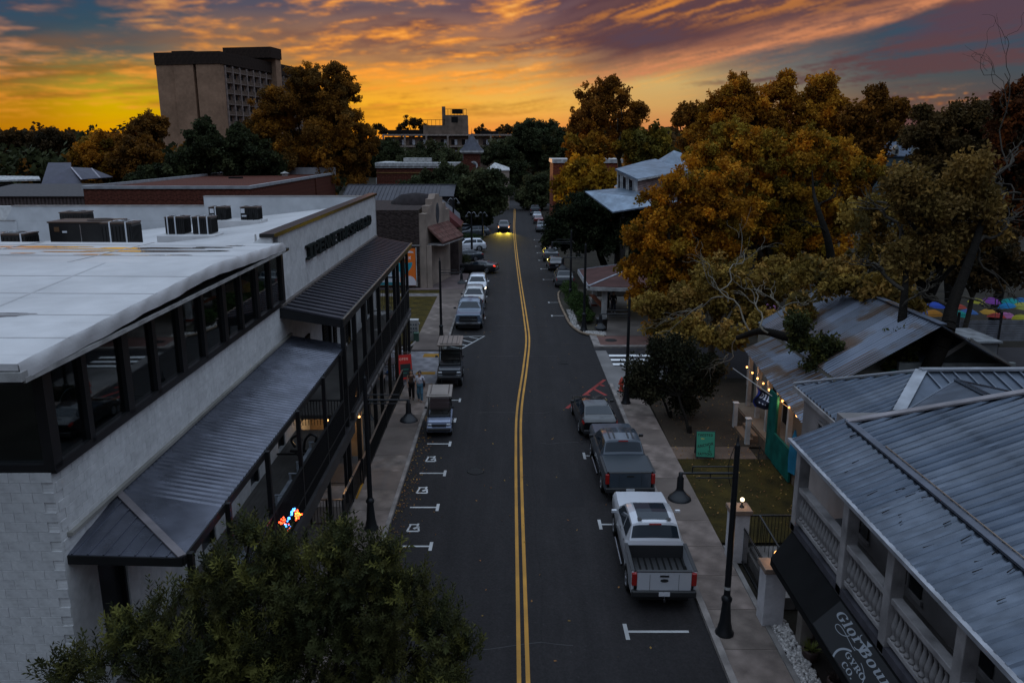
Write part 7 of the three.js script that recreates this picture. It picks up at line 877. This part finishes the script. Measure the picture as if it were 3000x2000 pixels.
// blobs are [x, y, radius] in photograph pixels at distance d (+ optional extra distance), turned into real spheres there
function tree(name, label, d, baseX, blobs, cols, o = {}) {
  const r = rng(o.seed ?? Math.floor(baseX * 7 + d)), kScale = d / FPX * 1.03, bp = o.base ?? V(at(baseX, 421, d).x, 0, -d), t = thing(name, label, o.cat ?? 'tree', bp, 0, o.group);
  const B = blobs.map(([x, y, R, dd = 0]) => ({ c: at(x, y, d + dd).sub(bp), R: R * (d + dd) / FPX * 1.03 }));
  const near = o.kind === 'near', mid = o.kind === 'mid', geo = o.geo ?? (near ? clumpNear : mid ? clumpMid : clumpFar), pts = [], wood = [], twig = [];
  let low = Infinity, cx = 0, cz = 0, top = 0; for (const b of B) { low = Math.min(low, b.c.y - b.R * .2); cx += b.c.x / B.length; cz += b.c.z / B.length; top = Math.max(top, b.c.y); }
  const fork = o.fork ?? V(cx * .6, Math.max(1.5, low * .8), cz * .6), tr = o.trunk ?? Math.max(.14, top * .022);
  if (!o.noTrunk) wood.push(...crook(V(0, -.1, 0), fork, tr, tr * .7, r, .06), cyl(tr * 1.7, tr, .5, 0, -.1, 0, 9));
  for (const b of B) {
    if (!o.noLimbs) wood.push(...crook(fork, b.c, tr * .5, tr * .14, r, .14));
    const n = Math.round((o.sub ?? (mid ? 30 : 20)) * (mid && o.sub ? 1.5 : 1));
    for (let k = 0; k < n; k++) {
      const a = r() * 6.283, u = r() * 1.7 - .7, q = b.R * (mid ? .3 + .85 * r() : .45 + .65 * r()), s = Math.sqrt(Math.max(0, 1 - u * u)), c = V(b.c.x + Math.cos(a) * s * q, b.c.y + u * q * .92, b.c.z + Math.sin(a) * s * q), rr = b.R * (mid ? .13 + .2 * r() : .18 + .2 * r()), tint = .55 + .85 * r(), ci = cols[Math.floor(r() * cols.length)];
      if (o.twigs !== false && k % 2 === 0) twig.push(bar(b.c, c, tr * .1, tr * .03, 4));
      const m = Math.max(4, Math.round((o.dens ?? 1) * Math.pow(rr / (near ? .26 : mid ? .36 : .5), 2.1) * 5));
      for (let i = 0; i < m; i++) { const g = () => (r() + r() + r() - 1.5) * .95; pts.push([c.x + g() * rr, c.y + g() * rr * .8, c.z + g() * rr, ci, tint * (.75 + .5 * r())]); }
    }
  }
  const im = new THREE.InstancedMesh(geo, leafMat(), pts.length), M = new THREE.Matrix4(), c = new THREE.Color(), E = new THREE.Euler();
  pts.forEach(([x, y, z, k, s], i) => { if (o.up) E.set((r() - .5) * 1.7, r() * 6.3, (r() - .5) * 1.7); else E.set(r() * 6.3, r() * 6.3, r() * 6.3); M.makeRotationFromEuler(E); const q = (o.ls ?? 1) * (.5 + .95 * r()); M.scale(V(q, q, q)); M.setPosition(x, y, z); im.setMatrixAt(i, M); im.setColorAt(i, c.setRGB(k[0] * s, k[1] * s, k[2] * s)); });
  im.name = 'crown'; im.userData.kind = 'stuff'; im.castShadow = im.receiveShadow = true; t.add(im);
  if (wood.length) mesh('trunk', wood, o.bark ?? barkDark, t); if (twig.length) { const q = mesh('branches', twig, o.bark ?? barkDark, t); q.userData.kind = 'stuff'; }
  return t;
}
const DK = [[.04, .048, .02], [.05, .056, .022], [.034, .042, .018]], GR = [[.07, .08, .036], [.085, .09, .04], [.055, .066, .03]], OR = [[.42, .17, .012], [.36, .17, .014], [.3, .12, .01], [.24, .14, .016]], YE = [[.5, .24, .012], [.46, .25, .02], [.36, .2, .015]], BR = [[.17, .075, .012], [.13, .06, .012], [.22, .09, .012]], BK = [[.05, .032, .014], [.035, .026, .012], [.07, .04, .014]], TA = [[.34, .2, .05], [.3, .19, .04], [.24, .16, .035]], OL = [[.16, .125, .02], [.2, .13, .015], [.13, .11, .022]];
// skyline and left side
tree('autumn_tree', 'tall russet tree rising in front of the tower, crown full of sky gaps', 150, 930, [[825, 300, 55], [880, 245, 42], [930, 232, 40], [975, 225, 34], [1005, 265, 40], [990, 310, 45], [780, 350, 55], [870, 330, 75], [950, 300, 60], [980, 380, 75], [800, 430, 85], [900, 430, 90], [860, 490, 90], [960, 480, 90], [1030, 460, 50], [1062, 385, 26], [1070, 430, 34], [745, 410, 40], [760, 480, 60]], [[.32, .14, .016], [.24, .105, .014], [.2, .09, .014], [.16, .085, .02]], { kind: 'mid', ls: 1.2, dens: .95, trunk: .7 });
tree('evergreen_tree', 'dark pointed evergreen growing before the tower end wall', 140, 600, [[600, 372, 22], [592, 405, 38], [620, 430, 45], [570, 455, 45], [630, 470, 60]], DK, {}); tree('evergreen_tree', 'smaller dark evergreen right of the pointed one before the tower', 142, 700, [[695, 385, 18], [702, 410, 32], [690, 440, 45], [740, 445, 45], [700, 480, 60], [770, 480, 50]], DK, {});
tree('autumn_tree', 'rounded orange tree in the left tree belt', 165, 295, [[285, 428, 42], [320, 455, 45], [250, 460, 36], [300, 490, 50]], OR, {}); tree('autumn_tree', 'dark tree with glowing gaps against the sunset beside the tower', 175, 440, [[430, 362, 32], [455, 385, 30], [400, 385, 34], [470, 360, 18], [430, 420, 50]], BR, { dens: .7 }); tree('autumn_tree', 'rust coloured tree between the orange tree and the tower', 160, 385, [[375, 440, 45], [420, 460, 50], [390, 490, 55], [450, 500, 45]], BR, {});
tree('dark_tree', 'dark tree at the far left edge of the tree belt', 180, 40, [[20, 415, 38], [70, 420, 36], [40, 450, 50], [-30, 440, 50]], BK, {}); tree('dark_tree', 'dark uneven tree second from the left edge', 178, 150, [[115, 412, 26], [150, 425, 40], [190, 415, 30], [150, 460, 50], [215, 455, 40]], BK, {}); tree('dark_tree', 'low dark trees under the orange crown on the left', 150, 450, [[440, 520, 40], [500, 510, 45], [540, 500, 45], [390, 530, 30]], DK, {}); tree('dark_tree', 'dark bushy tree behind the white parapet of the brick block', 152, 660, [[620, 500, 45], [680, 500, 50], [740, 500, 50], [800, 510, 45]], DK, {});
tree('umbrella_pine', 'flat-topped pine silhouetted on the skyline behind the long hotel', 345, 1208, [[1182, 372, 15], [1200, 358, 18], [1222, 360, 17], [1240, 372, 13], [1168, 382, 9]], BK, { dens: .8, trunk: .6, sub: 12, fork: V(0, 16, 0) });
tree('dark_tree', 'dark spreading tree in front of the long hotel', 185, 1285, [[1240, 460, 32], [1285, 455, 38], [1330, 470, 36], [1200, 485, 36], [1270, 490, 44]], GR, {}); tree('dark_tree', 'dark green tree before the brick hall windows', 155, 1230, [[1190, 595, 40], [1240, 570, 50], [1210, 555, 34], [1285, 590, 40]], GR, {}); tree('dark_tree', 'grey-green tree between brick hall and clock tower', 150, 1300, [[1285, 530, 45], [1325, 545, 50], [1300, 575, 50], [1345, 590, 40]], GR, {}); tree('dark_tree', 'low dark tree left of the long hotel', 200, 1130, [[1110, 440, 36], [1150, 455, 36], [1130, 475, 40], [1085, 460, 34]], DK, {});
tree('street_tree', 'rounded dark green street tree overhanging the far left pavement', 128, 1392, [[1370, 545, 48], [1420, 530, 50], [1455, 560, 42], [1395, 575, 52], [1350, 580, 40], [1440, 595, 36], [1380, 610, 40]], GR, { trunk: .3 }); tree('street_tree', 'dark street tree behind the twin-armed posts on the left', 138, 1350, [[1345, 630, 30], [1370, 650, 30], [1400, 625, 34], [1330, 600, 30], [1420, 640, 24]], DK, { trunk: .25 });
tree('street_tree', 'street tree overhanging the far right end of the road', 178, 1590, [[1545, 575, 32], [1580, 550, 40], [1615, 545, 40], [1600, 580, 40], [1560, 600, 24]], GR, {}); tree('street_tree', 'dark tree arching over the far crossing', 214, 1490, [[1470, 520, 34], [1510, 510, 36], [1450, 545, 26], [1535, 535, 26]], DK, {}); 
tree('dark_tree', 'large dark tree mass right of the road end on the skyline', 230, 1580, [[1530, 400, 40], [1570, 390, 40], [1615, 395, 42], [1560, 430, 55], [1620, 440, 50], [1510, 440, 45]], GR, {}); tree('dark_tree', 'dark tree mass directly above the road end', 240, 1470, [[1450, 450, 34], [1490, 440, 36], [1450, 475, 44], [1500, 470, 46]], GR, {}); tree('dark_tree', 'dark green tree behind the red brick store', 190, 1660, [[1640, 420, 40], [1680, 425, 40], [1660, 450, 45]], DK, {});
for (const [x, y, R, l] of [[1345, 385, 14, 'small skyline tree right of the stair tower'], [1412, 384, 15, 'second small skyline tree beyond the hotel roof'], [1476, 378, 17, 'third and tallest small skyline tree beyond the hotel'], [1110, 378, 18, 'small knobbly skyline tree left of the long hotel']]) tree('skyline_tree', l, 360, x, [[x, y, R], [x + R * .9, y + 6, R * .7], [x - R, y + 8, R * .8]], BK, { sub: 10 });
// right of the street
tree('yellow_tree', 'bright yellow-orange tree leaning over the right pavement', 118, 1710, [[1690, 500, 36], [1735, 505, 45], [1675, 545, 42], [1740, 555, 55], [1665, 590, 30], [1710, 600, 42], [1785, 540, 36], [1650, 620, 20]], YE, { dens: 1.1 });
tree('sycamore', 'tall sycamore with white forked trunk and thin brown crown', 130, 1815, [[1740, 290, 42], [1785, 258, 40], [1815, 300, 36], [1722, 335, 40], [1775, 330, 46], [1850, 340, 36], [1872, 322, 24], [1705, 370, 34], [1760, 380, 44], [1828, 385, 40], [1790, 240, 18]], [[.24, .1, .014], [.2, .08, .012], [.3, .12, .012]], { kind: 'mid', ls: 1.2, dens: .4, bark: barkPale, trunk: .45, fork: V(0, 11.5, 0) }); tree('autumn_tree', 'orange tree low at the foot of the white-trunked sycamore', 128, 1720, [[1700, 430, 40], [1740, 440, 45], [1690, 465, 34], [1770, 430, 34]], OR, {}); tree('autumn_tree', 'olive-gold tree behind the dormer house roof', 128, 1890, [[1860, 420, 45], [1910, 415, 42], [1885, 450, 48], [1935, 440, 36]], OL, {});
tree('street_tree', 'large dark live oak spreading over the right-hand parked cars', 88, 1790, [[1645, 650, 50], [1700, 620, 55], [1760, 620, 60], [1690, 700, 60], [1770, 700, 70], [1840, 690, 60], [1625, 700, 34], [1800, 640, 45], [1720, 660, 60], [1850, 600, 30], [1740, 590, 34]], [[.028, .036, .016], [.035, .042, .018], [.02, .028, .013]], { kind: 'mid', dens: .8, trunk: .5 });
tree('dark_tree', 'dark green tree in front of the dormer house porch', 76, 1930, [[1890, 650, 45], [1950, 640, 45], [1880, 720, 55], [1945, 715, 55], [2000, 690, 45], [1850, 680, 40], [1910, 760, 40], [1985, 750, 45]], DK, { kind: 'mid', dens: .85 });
const RG = 'autumn trees crowding the yards on the right';
tree('autumn_tree', 'broad orange tree nearest the pavilion, lowest branches brushing its roof', 58, 1960, [[1930, 620, 60], [1900, 700, 60], [1885, 790, 60], [1985, 720, 80], [2050, 570, 70], [1985, 540, 50], [2110, 640, 90], [2080, 760, 95], [1960, 850, 70], [2130, 540, 60], [1890, 880, 50], [1930, 780, 60], [1960, 940, 60], [2030, 660, 70]], [[.52, .22, .014], [.46, .2, .014], [.4, .165, .012], [.3, .17, .018]], { kind: 'mid', ls: .85, dens: 1.4, bark: barkGrey, trunk: .42, group: RG, fork: V(1.2, 5, 0) });
tree('autumn_tree', 'gold-olive tree in the middle of the right-hand grove', 64, 2260, [[2180, 500, 75], [2220, 700, 90], [2290, 600, 85], [2380, 610, 80], [2320, 500, 70], [2470, 560, 70], [2190, 600, 80], [2400, 720, 70], [2300, 760, 70], [2460, 660, 60], [2100, 480, 60], [2250, 440, 60], [2160, 420, 60], [2360, 430, 60], [2440, 470, 60], [2050, 460, 50], [2150, 660, 70], [2340, 680, 70], [2520, 640, 60], [2550, 500, 55], [2420, 800, 60]], [[.46, .215, .016], [.38, .2, .018], [.46, .19, .012], [.28, .18, .02]], { kind: 'mid', ls: .85, dens: 1.5, bark: barkGrey, trunk: .5, group: RG });
tree('autumn_tree', 'tallest brown tree at the back of the grove with knobbly top', 82, 2330, [[2140, 300, 52], [2105, 360, 60], [2175, 250, 36], [2220, 400, 60], [2285, 275, 42], [2300, 240, 26], [2335, 320, 52], [2395, 270, 46], [2415, 345, 55], [2310, 400, 60], [2470, 400, 55], [2380, 420, 60], [2440, 300, 34], [2180, 330, 46], [2220, 310, 46], [2250, 350, 50], [2370, 380, 60], [2130, 410, 60], [2420, 240, 24], [2440, 400, 60], [2060, 420, 55]], [[.5, .215, .016], [.4, .17, .014], [.3, .13, .012], [.44, .21, .018]], { kind: 'mid', ls: .95, dens: 1.1, trunk: .6, group: RG }); tree('autumn_tree', 'thin brown tree with wispy outreaching boughs right of the tallest one', 76, 2560, [[2500, 350, 34], [2545, 330, 30], [2565, 280, 20], [2600, 320, 22], [2630, 310, 18], [2560, 390, 45], [2500, 430, 45], [2600, 380, 30], [2640, 330, 16], [2540, 460, 50]], [[.24, .1, .014], [.18, .08, .012]], { kind: 'mid', ls: 1.15, dens: .5, group: RG }); tree('autumn_tree', 'wispy brown treetop at the left shoulder of the grove', 84, 2030, [[2015, 330, 22], [2050, 350, 30], [2035, 400, 40], [1990, 350, 14], [2070, 440, 45]], [[.26, .11, .014], [.2, .09, .012]], { kind: 'mid', ls: 1.15, dens: .5, group: RG });
tree('bare_tree', 'thinly leaved tan tree with pale bare boughs over the side street', 50, 2120, [[1990, 890, 60], [2060, 860, 70], [2140, 820, 80], [2230, 820, 75], [2130, 920, 60], [2310, 830, 60], [2200, 900, 55], [1940, 960, 45], [1965, 1000, 42, -4], [2040, 975, 55, -3], [1905, 900, 45], [2130, 990, 42, -4], [2230, 950, 40, -4]], TA, { kind: 'mid', ls: .85, dens: .85, bark: barkPale, trunk: .3, group: RG, sub: 18 });
tree('bare_tree', 'sparse brown tree over the tin roofs at right', 45, 2600, [[2540, 650, 70], [2620, 600, 70], [2560, 760, 70], [2680, 690, 70], [2480, 800, 55], [2620, 820, 60], [2420, 880, 55], [2500, 900, 50], [2450, 840, 50, -5], [2560, 850, 55, -6], [2650, 900, 45, -7], [2350, 900, 40, -5], [2540, 930, 40, -6], [2380, 800, 60], [2700, 800, 45, -6]], [...TA, [.14, .1, .03]], { kind: 'mid', ls: .85, dens: 1.0, bark: barkGrey, trunk: .35, group: RG, sub: 18 });
tree('bare_tree', 'thin brown-leaved crown hanging before the leaning trunk', 36, 2760, [[2700, 620, 60], [2780, 600, 70], [2860, 590, 60], [2720, 720, 60], [2790, 700, 60], [2880, 690, 50], [2660, 540, 50], [2650, 760, 50], [2840, 500, 50]], [[.2, .13, .035], [.16, .1, .03], [.24, .14, .035]], { kind: 'near', dens: .5, ls: 1.3, noTrunk: true, group: RG, sub: 20 });
tree('dark_tree', 'dark tree filling the right edge below the sky', 62, 2850, [[2690, 400, 40], [2740, 380, 44], [2800, 345, 40], [2850, 340, 44], [2900, 400, 80], [2800, 450, 80], [2730, 470, 60], [2860, 540, 90], [2760, 560, 70], [2700, 330, 18], [2680, 520, 60]], [[.1, .062, .022], [.075, .05, .018], [.13, .075, .022]], { kind: 'mid', ls: .9, dens: .85, group: RG }); tree('dark_tree', 'reddish dark tree cut by the right edge of the frame', 56, 2990, [[2960, 300, 40], [2995, 270, 36], [2980, 360, 60], [3010, 440, 80], [2950, 500, 70], [2990, 580, 80], [2940, 640, 70]], [[.09, .03, .01], [.16, .045, .01], [.05, .03, .013]], { kind: 'mid', dens: .75, group: RG }); tree('bare_tree', 'sparse dark tree with pale twisted twigs above the umbrellas', 48, 2900, [[2840, 700, 70], [2920, 720, 70], [2960, 800, 60], [2860, 800, 60], [2780, 780, 50]], BK, { kind: 'mid', dens: .35, bark: barkGrey, group: RG, sub: 18 });
tree('crape_myrtle', 'small dark many-stemmed tree by the near right pavement', 40, 2000, [[1880, 1085, 40], [1945, 1065, 55], [2020, 1075, 55], [1905, 1145, 40], [1985, 1130, 58], [2055, 1130, 45], [1865, 1115, 22], [1925, 1025, 34], [2085, 1075, 40], [1990, 1020, 40], [2010, 1180, 34]], [[.03, .03, .015], [.04, .036, .018], [.024, .026, .013]], { kind: 'near', dens: .8, trunk: .09, base: gnd(2020, 1270), group: RG });
tree('crape_myrtle', 'dark wispy shrub-tree just behind the fire hydrant lamp post', 43.5, 1870, [[1862, 1150, 26], [1890, 1170, 28], [1850, 1175, 16], [1910, 1195, 24]], [[.03, .03, .015], [.04, .036, .018]], { kind: 'near', dens: .6, trunk: .07, base: gnd(1965, 1225), group: RG });
// heavy leaning trunks and limbs with ivy beside the cottage
{
  const P = (x, y, d) => at(x, y, d); const big = (name, label, pts, r0, r1, bark) => { const b = V(pts[0].x, 0, pts[0].z), t = thing(name, label, 'tree', b), c = new THREE.CatmullRomCurve3(pts.map((p) => p.clone().sub(b))), N = 26, gs = []; for (let k = 0; k < N; k++) gs.push(bar(c.getPoint(k / N), c.getPoint((k + 1) / N), r0 + (r1 - r0) * k / N, r0 + (r1 - r0) * (k + 1) / N, 10)); mesh('trunk', gs, bark, t); return [t, b]; };
  const r = rng(91);
  const twigs = (t, b, list, bark, seed) => { const q = rng(seed), gs = []; const grow = (p, d, L, R, n) => { const e = p.clone().addScaledVector(d, L); gs.push(...crook(p, e, R, R * .55, q, .3)); if (n > 0) for (let k = 0; k < 3; k++) grow(p.clone().lerp(e, .55 + .45 * q()), d.clone().add(V((q() - .5) * 1.5, (q() - .45) * 1.1, (q() - .5) * 1.5)).normalize(), L * (.45 + .3 * q()), R * .5, n - 1); }; for (const [x, y, dd, x2, y2, d2, R] of list) { const a = P(x, y, dd).sub(b), e = P(x2, y2, d2).sub(b), L = a.distanceTo(e); grow(a, e.clone().sub(a).normalize(), L, R, 2); } mesh('boughs', gs, bark, t).userData.kind = 'stuff'; };
  { const [t, b] = big('leaning_tree', 'thick dark leaning trunk rising beside the green gable', [P(2690, 1200, 33), P(2725, 1085, 33), P(2775, 970, 33), P(2790, 900, 33.5), P(2850, 740, 34.5), P(2890, 610, 36), P(2920, 520, 37.5)], .46, .04, barkDark); twigs(t, b, [[2850, 740, 34.5, 2950, 640, 36, .1], [2790, 900, 33.5, 2720, 870, 35, .09], [2880, 640, 36, 2990, 570, 38, .07], [2860, 720, 34.6, 2930, 830, 35, .06], [2800, 870, 33.6, 2900, 900, 33, .06], [2890, 610, 36, 2960, 440, 38, .08], [2960, 500, 38, 2945, 215, 40, .035]], barkGrey, 5); }
  { const [t, b] = big('ivy_clad_tree', 'ivy-clad upright trunk between the tin roofs', [P(2635, 1160, 34), P(2640, 1060, 34), P(2645, 930, 34.5), P(2655, 800, 35.5), P(2640, 640, 38)], .36, .03, barkDark); twigs(t, b, [[2650, 850, 35, 2560, 770, 36, .1], [2655, 800, 35.5, 2740, 700, 37, .08], [2640, 700, 37, 2570, 590, 38, .08], [2645, 900, 34.6, 2720, 850, 34, .06]], barkGrey, 6); }
  { const [t, b] = big('low_limb_tree', 'massive dark limb stretching left over the tin porch roof', [P(2475, 1170, 35), P(2450, 1090, 35), P(2430, 1040, 35), P(2380, 1005, 35.5), P(2300, 985, 36.5), P(2230, 970, 37.5), P(2160, 990, 38.5)], .42, .12, barkDark); twigs(t, b, [[2250, 975, 37, 2210, 880, 38, .055], [2200, 975, 38, 2100, 840, 40, .05], [2170, 985, 38.4, 2120, 1060, 39, .03], [2330, 990, 36, 2290, 900, 38, .06], [2120, 870, 40, 1990, 920, 42, .045], [2060, 890, 41, 1945, 985, 42, .035], [2110, 850, 40, 2180, 740, 42, .04]], barkPale, 7); }
  { const [t, b] = big('dark_trunk_tree', 'black forked trunk seen through the golden grove', [P(2450, 900, 56), P(2430, 720, 56), P(2400, 620, 57), P(2385, 565, 59), P(2380, 500, 60)], .34, .03, barkDark); twigs(t, b, [[2400, 620, 57, 2450, 560, 58, .08], [2420, 680, 56, 2360, 650, 57, .06]], barkDark, 8); }
  const ivy = (label, d, list, n, seed) => tree('ivy', label, d, list[0][0], list, [[.05, .055, .016], [.08, .075, .018], [.035, .04, .014]], { kind: 'near', noTrunk: true, noLimbs: true, twigs: false, dens: n, cat: 'ivy', seed }); ivy('ivy and yellowish leaves clothing the base of the low limb tree', 35, [[2420, 1020, 34], [2450, 1070, 45], [2400, 1080, 36], [2490, 1090, 45], [2340, 950, 30], [2350, 1000, 26], [2550, 1110, 40]], .8, 71); ivy('ivy bunches around the upright trunk between roofs', 34, [[2630, 1110, 45], [2650, 1060, 40], [2640, 1000, 38], [2670, 1100, 34]], .8, 72);
}
// near tree in the lower left foreground
tree('foreground_tree', 'feathery dark olive tree filling the lower left foreground', 14, 850, [[850, 1730, 120], [1050, 1720, 115], [1200, 1780, 110], [660, 1780, 110], [490, 1850, 105, -.6], [340, 1920, 95, -1], [1290, 1850, 75], [1000, 1860, 190], [760, 1900, 180], [520, 1980, 140, -.8], [1180, 1960, 170], [215, 1985, 70, -1.2], [960, 1650, 50], [800, 1650, 40], [640, 1690, 40], [1120, 1650, 40], [1340, 1930, 60], [900, 2000, 220], [1270, 2040, 120], [620, 2060, 160, -.8], [730, 1590, 16], [1000, 1600, 20]], [[.06, .062, .02], [.05, .054, .018], [.12, .115, .028], [.034, .04, .015], [.08, .075, .022]], { kind: 'near', geo: sprig, dens: 3.6, ls: 1.0, up: true, trunk: .14, sub: 24, base: V(-4.9, 0, -13.4), fork: V(.1, 2.2, 0) });
{ // woods along the horizon
  const r = rng(55), n = 26000, im = new THREE.InstancedMesh(clumpFar, leafMat(), n), M = new THREE.Matrix4(), c = new THREE.Color(); let i = 0; while (i < n) { const az = (r() - .5) * 84 * rad, dd0 = r() * 160, gap = az > -12 * rad && az < 1.5 * rad, d = gap ? 350 + dd0 * .6 : 250 + dd0, h = (gap ? 7 : 9) + 7.5 * fbm(az * 26, d * .01, 3, 5) + 2 * r(), R = 3 + 3 * r(), k = BK[Math.floor(r() * 3)], kk = r() < .25 ? [.09, .045, .012] : r() < .4 ? DK[Math.floor(r() * 3)] : k, x = Math.sin(az) * d / Math.cos(az) * .96, z = -d, m = Math.min(n - i, 26); for (let j = 0; j < m; j++, i++) { const q = 3 + 2.4 * r(); M.makeRotationFromEuler(new THREE.Euler(r() * 6, r() * 6, r() * 6)); M.scale(V(q, q, q)); const g = () => (r() + r() + r() - 1.5); M.setPosition(x + g() * R * 1.5, Math.max(.5, h * (r() < .6 ? .95 : .5) - R * .3 + g() * R), z + g() * R * 1.5); im.setMatrixAt(i, M); const s = .6 + .7 * r(); im.setColorAt(i, c.setRGB(kk[0] * s, kk[1] * s, kk[2] * s)); } }
  im.name = 'far_woods'; im.userData.kind = 'stuff'; tag(im, 'dark belt of distant woods closing the horizon', 'woods'); scene.add(im);
  const n2 = 15000, im2 = new THREE.InstancedMesh(clumpFar, leafMat(), n2), r2 = rng(56); i = 0; while (i < n2) { let az, d; do { az = (r2() - .5) * 80; d = 165 + r2() * 85; } while ((az > -13 && az < 6) || (az > -27 && az < -12 && d > 200)); const x = Math.tan(az * rad) * d, h = 6 + 5 * r2(), R = 2.5 + 2 * r2(), kk = r2() < .22 ? BR[Math.floor(r2() * 3)] : DK[Math.floor(r2() * 3)], m = Math.min(n2 - i, 30); for (let j = 0; j < m; j++, i++) { const q = 2.2 + 1.8 * r2(), g = () => (r2() + r2() + r2() - 1.5); M.makeRotationFromEuler(new THREE.Euler(r2() * 6, r2() * 6, r2() * 6)); M.scale(V(q, q, q)); M.setPosition(x + g() * R * 1.6, Math.max(.6, h * (r2() < .6 ? .9 : .4) + g() * R), -d + g() * R * 1.6); im2.setMatrixAt(i, M); const s = .6 + .7 * r2(); im2.setColorAt(i, c.setRGB(kk[0] * s, kk[1] * s, kk[2] * s)); } }
  im2.name = 'town_woods'; im2.userData.kind = 'stuff'; tag(im2, 'dark treetops crowding between the farther houses', 'woods'); scene.add(im2);
}
renderer.render(scene, camera);
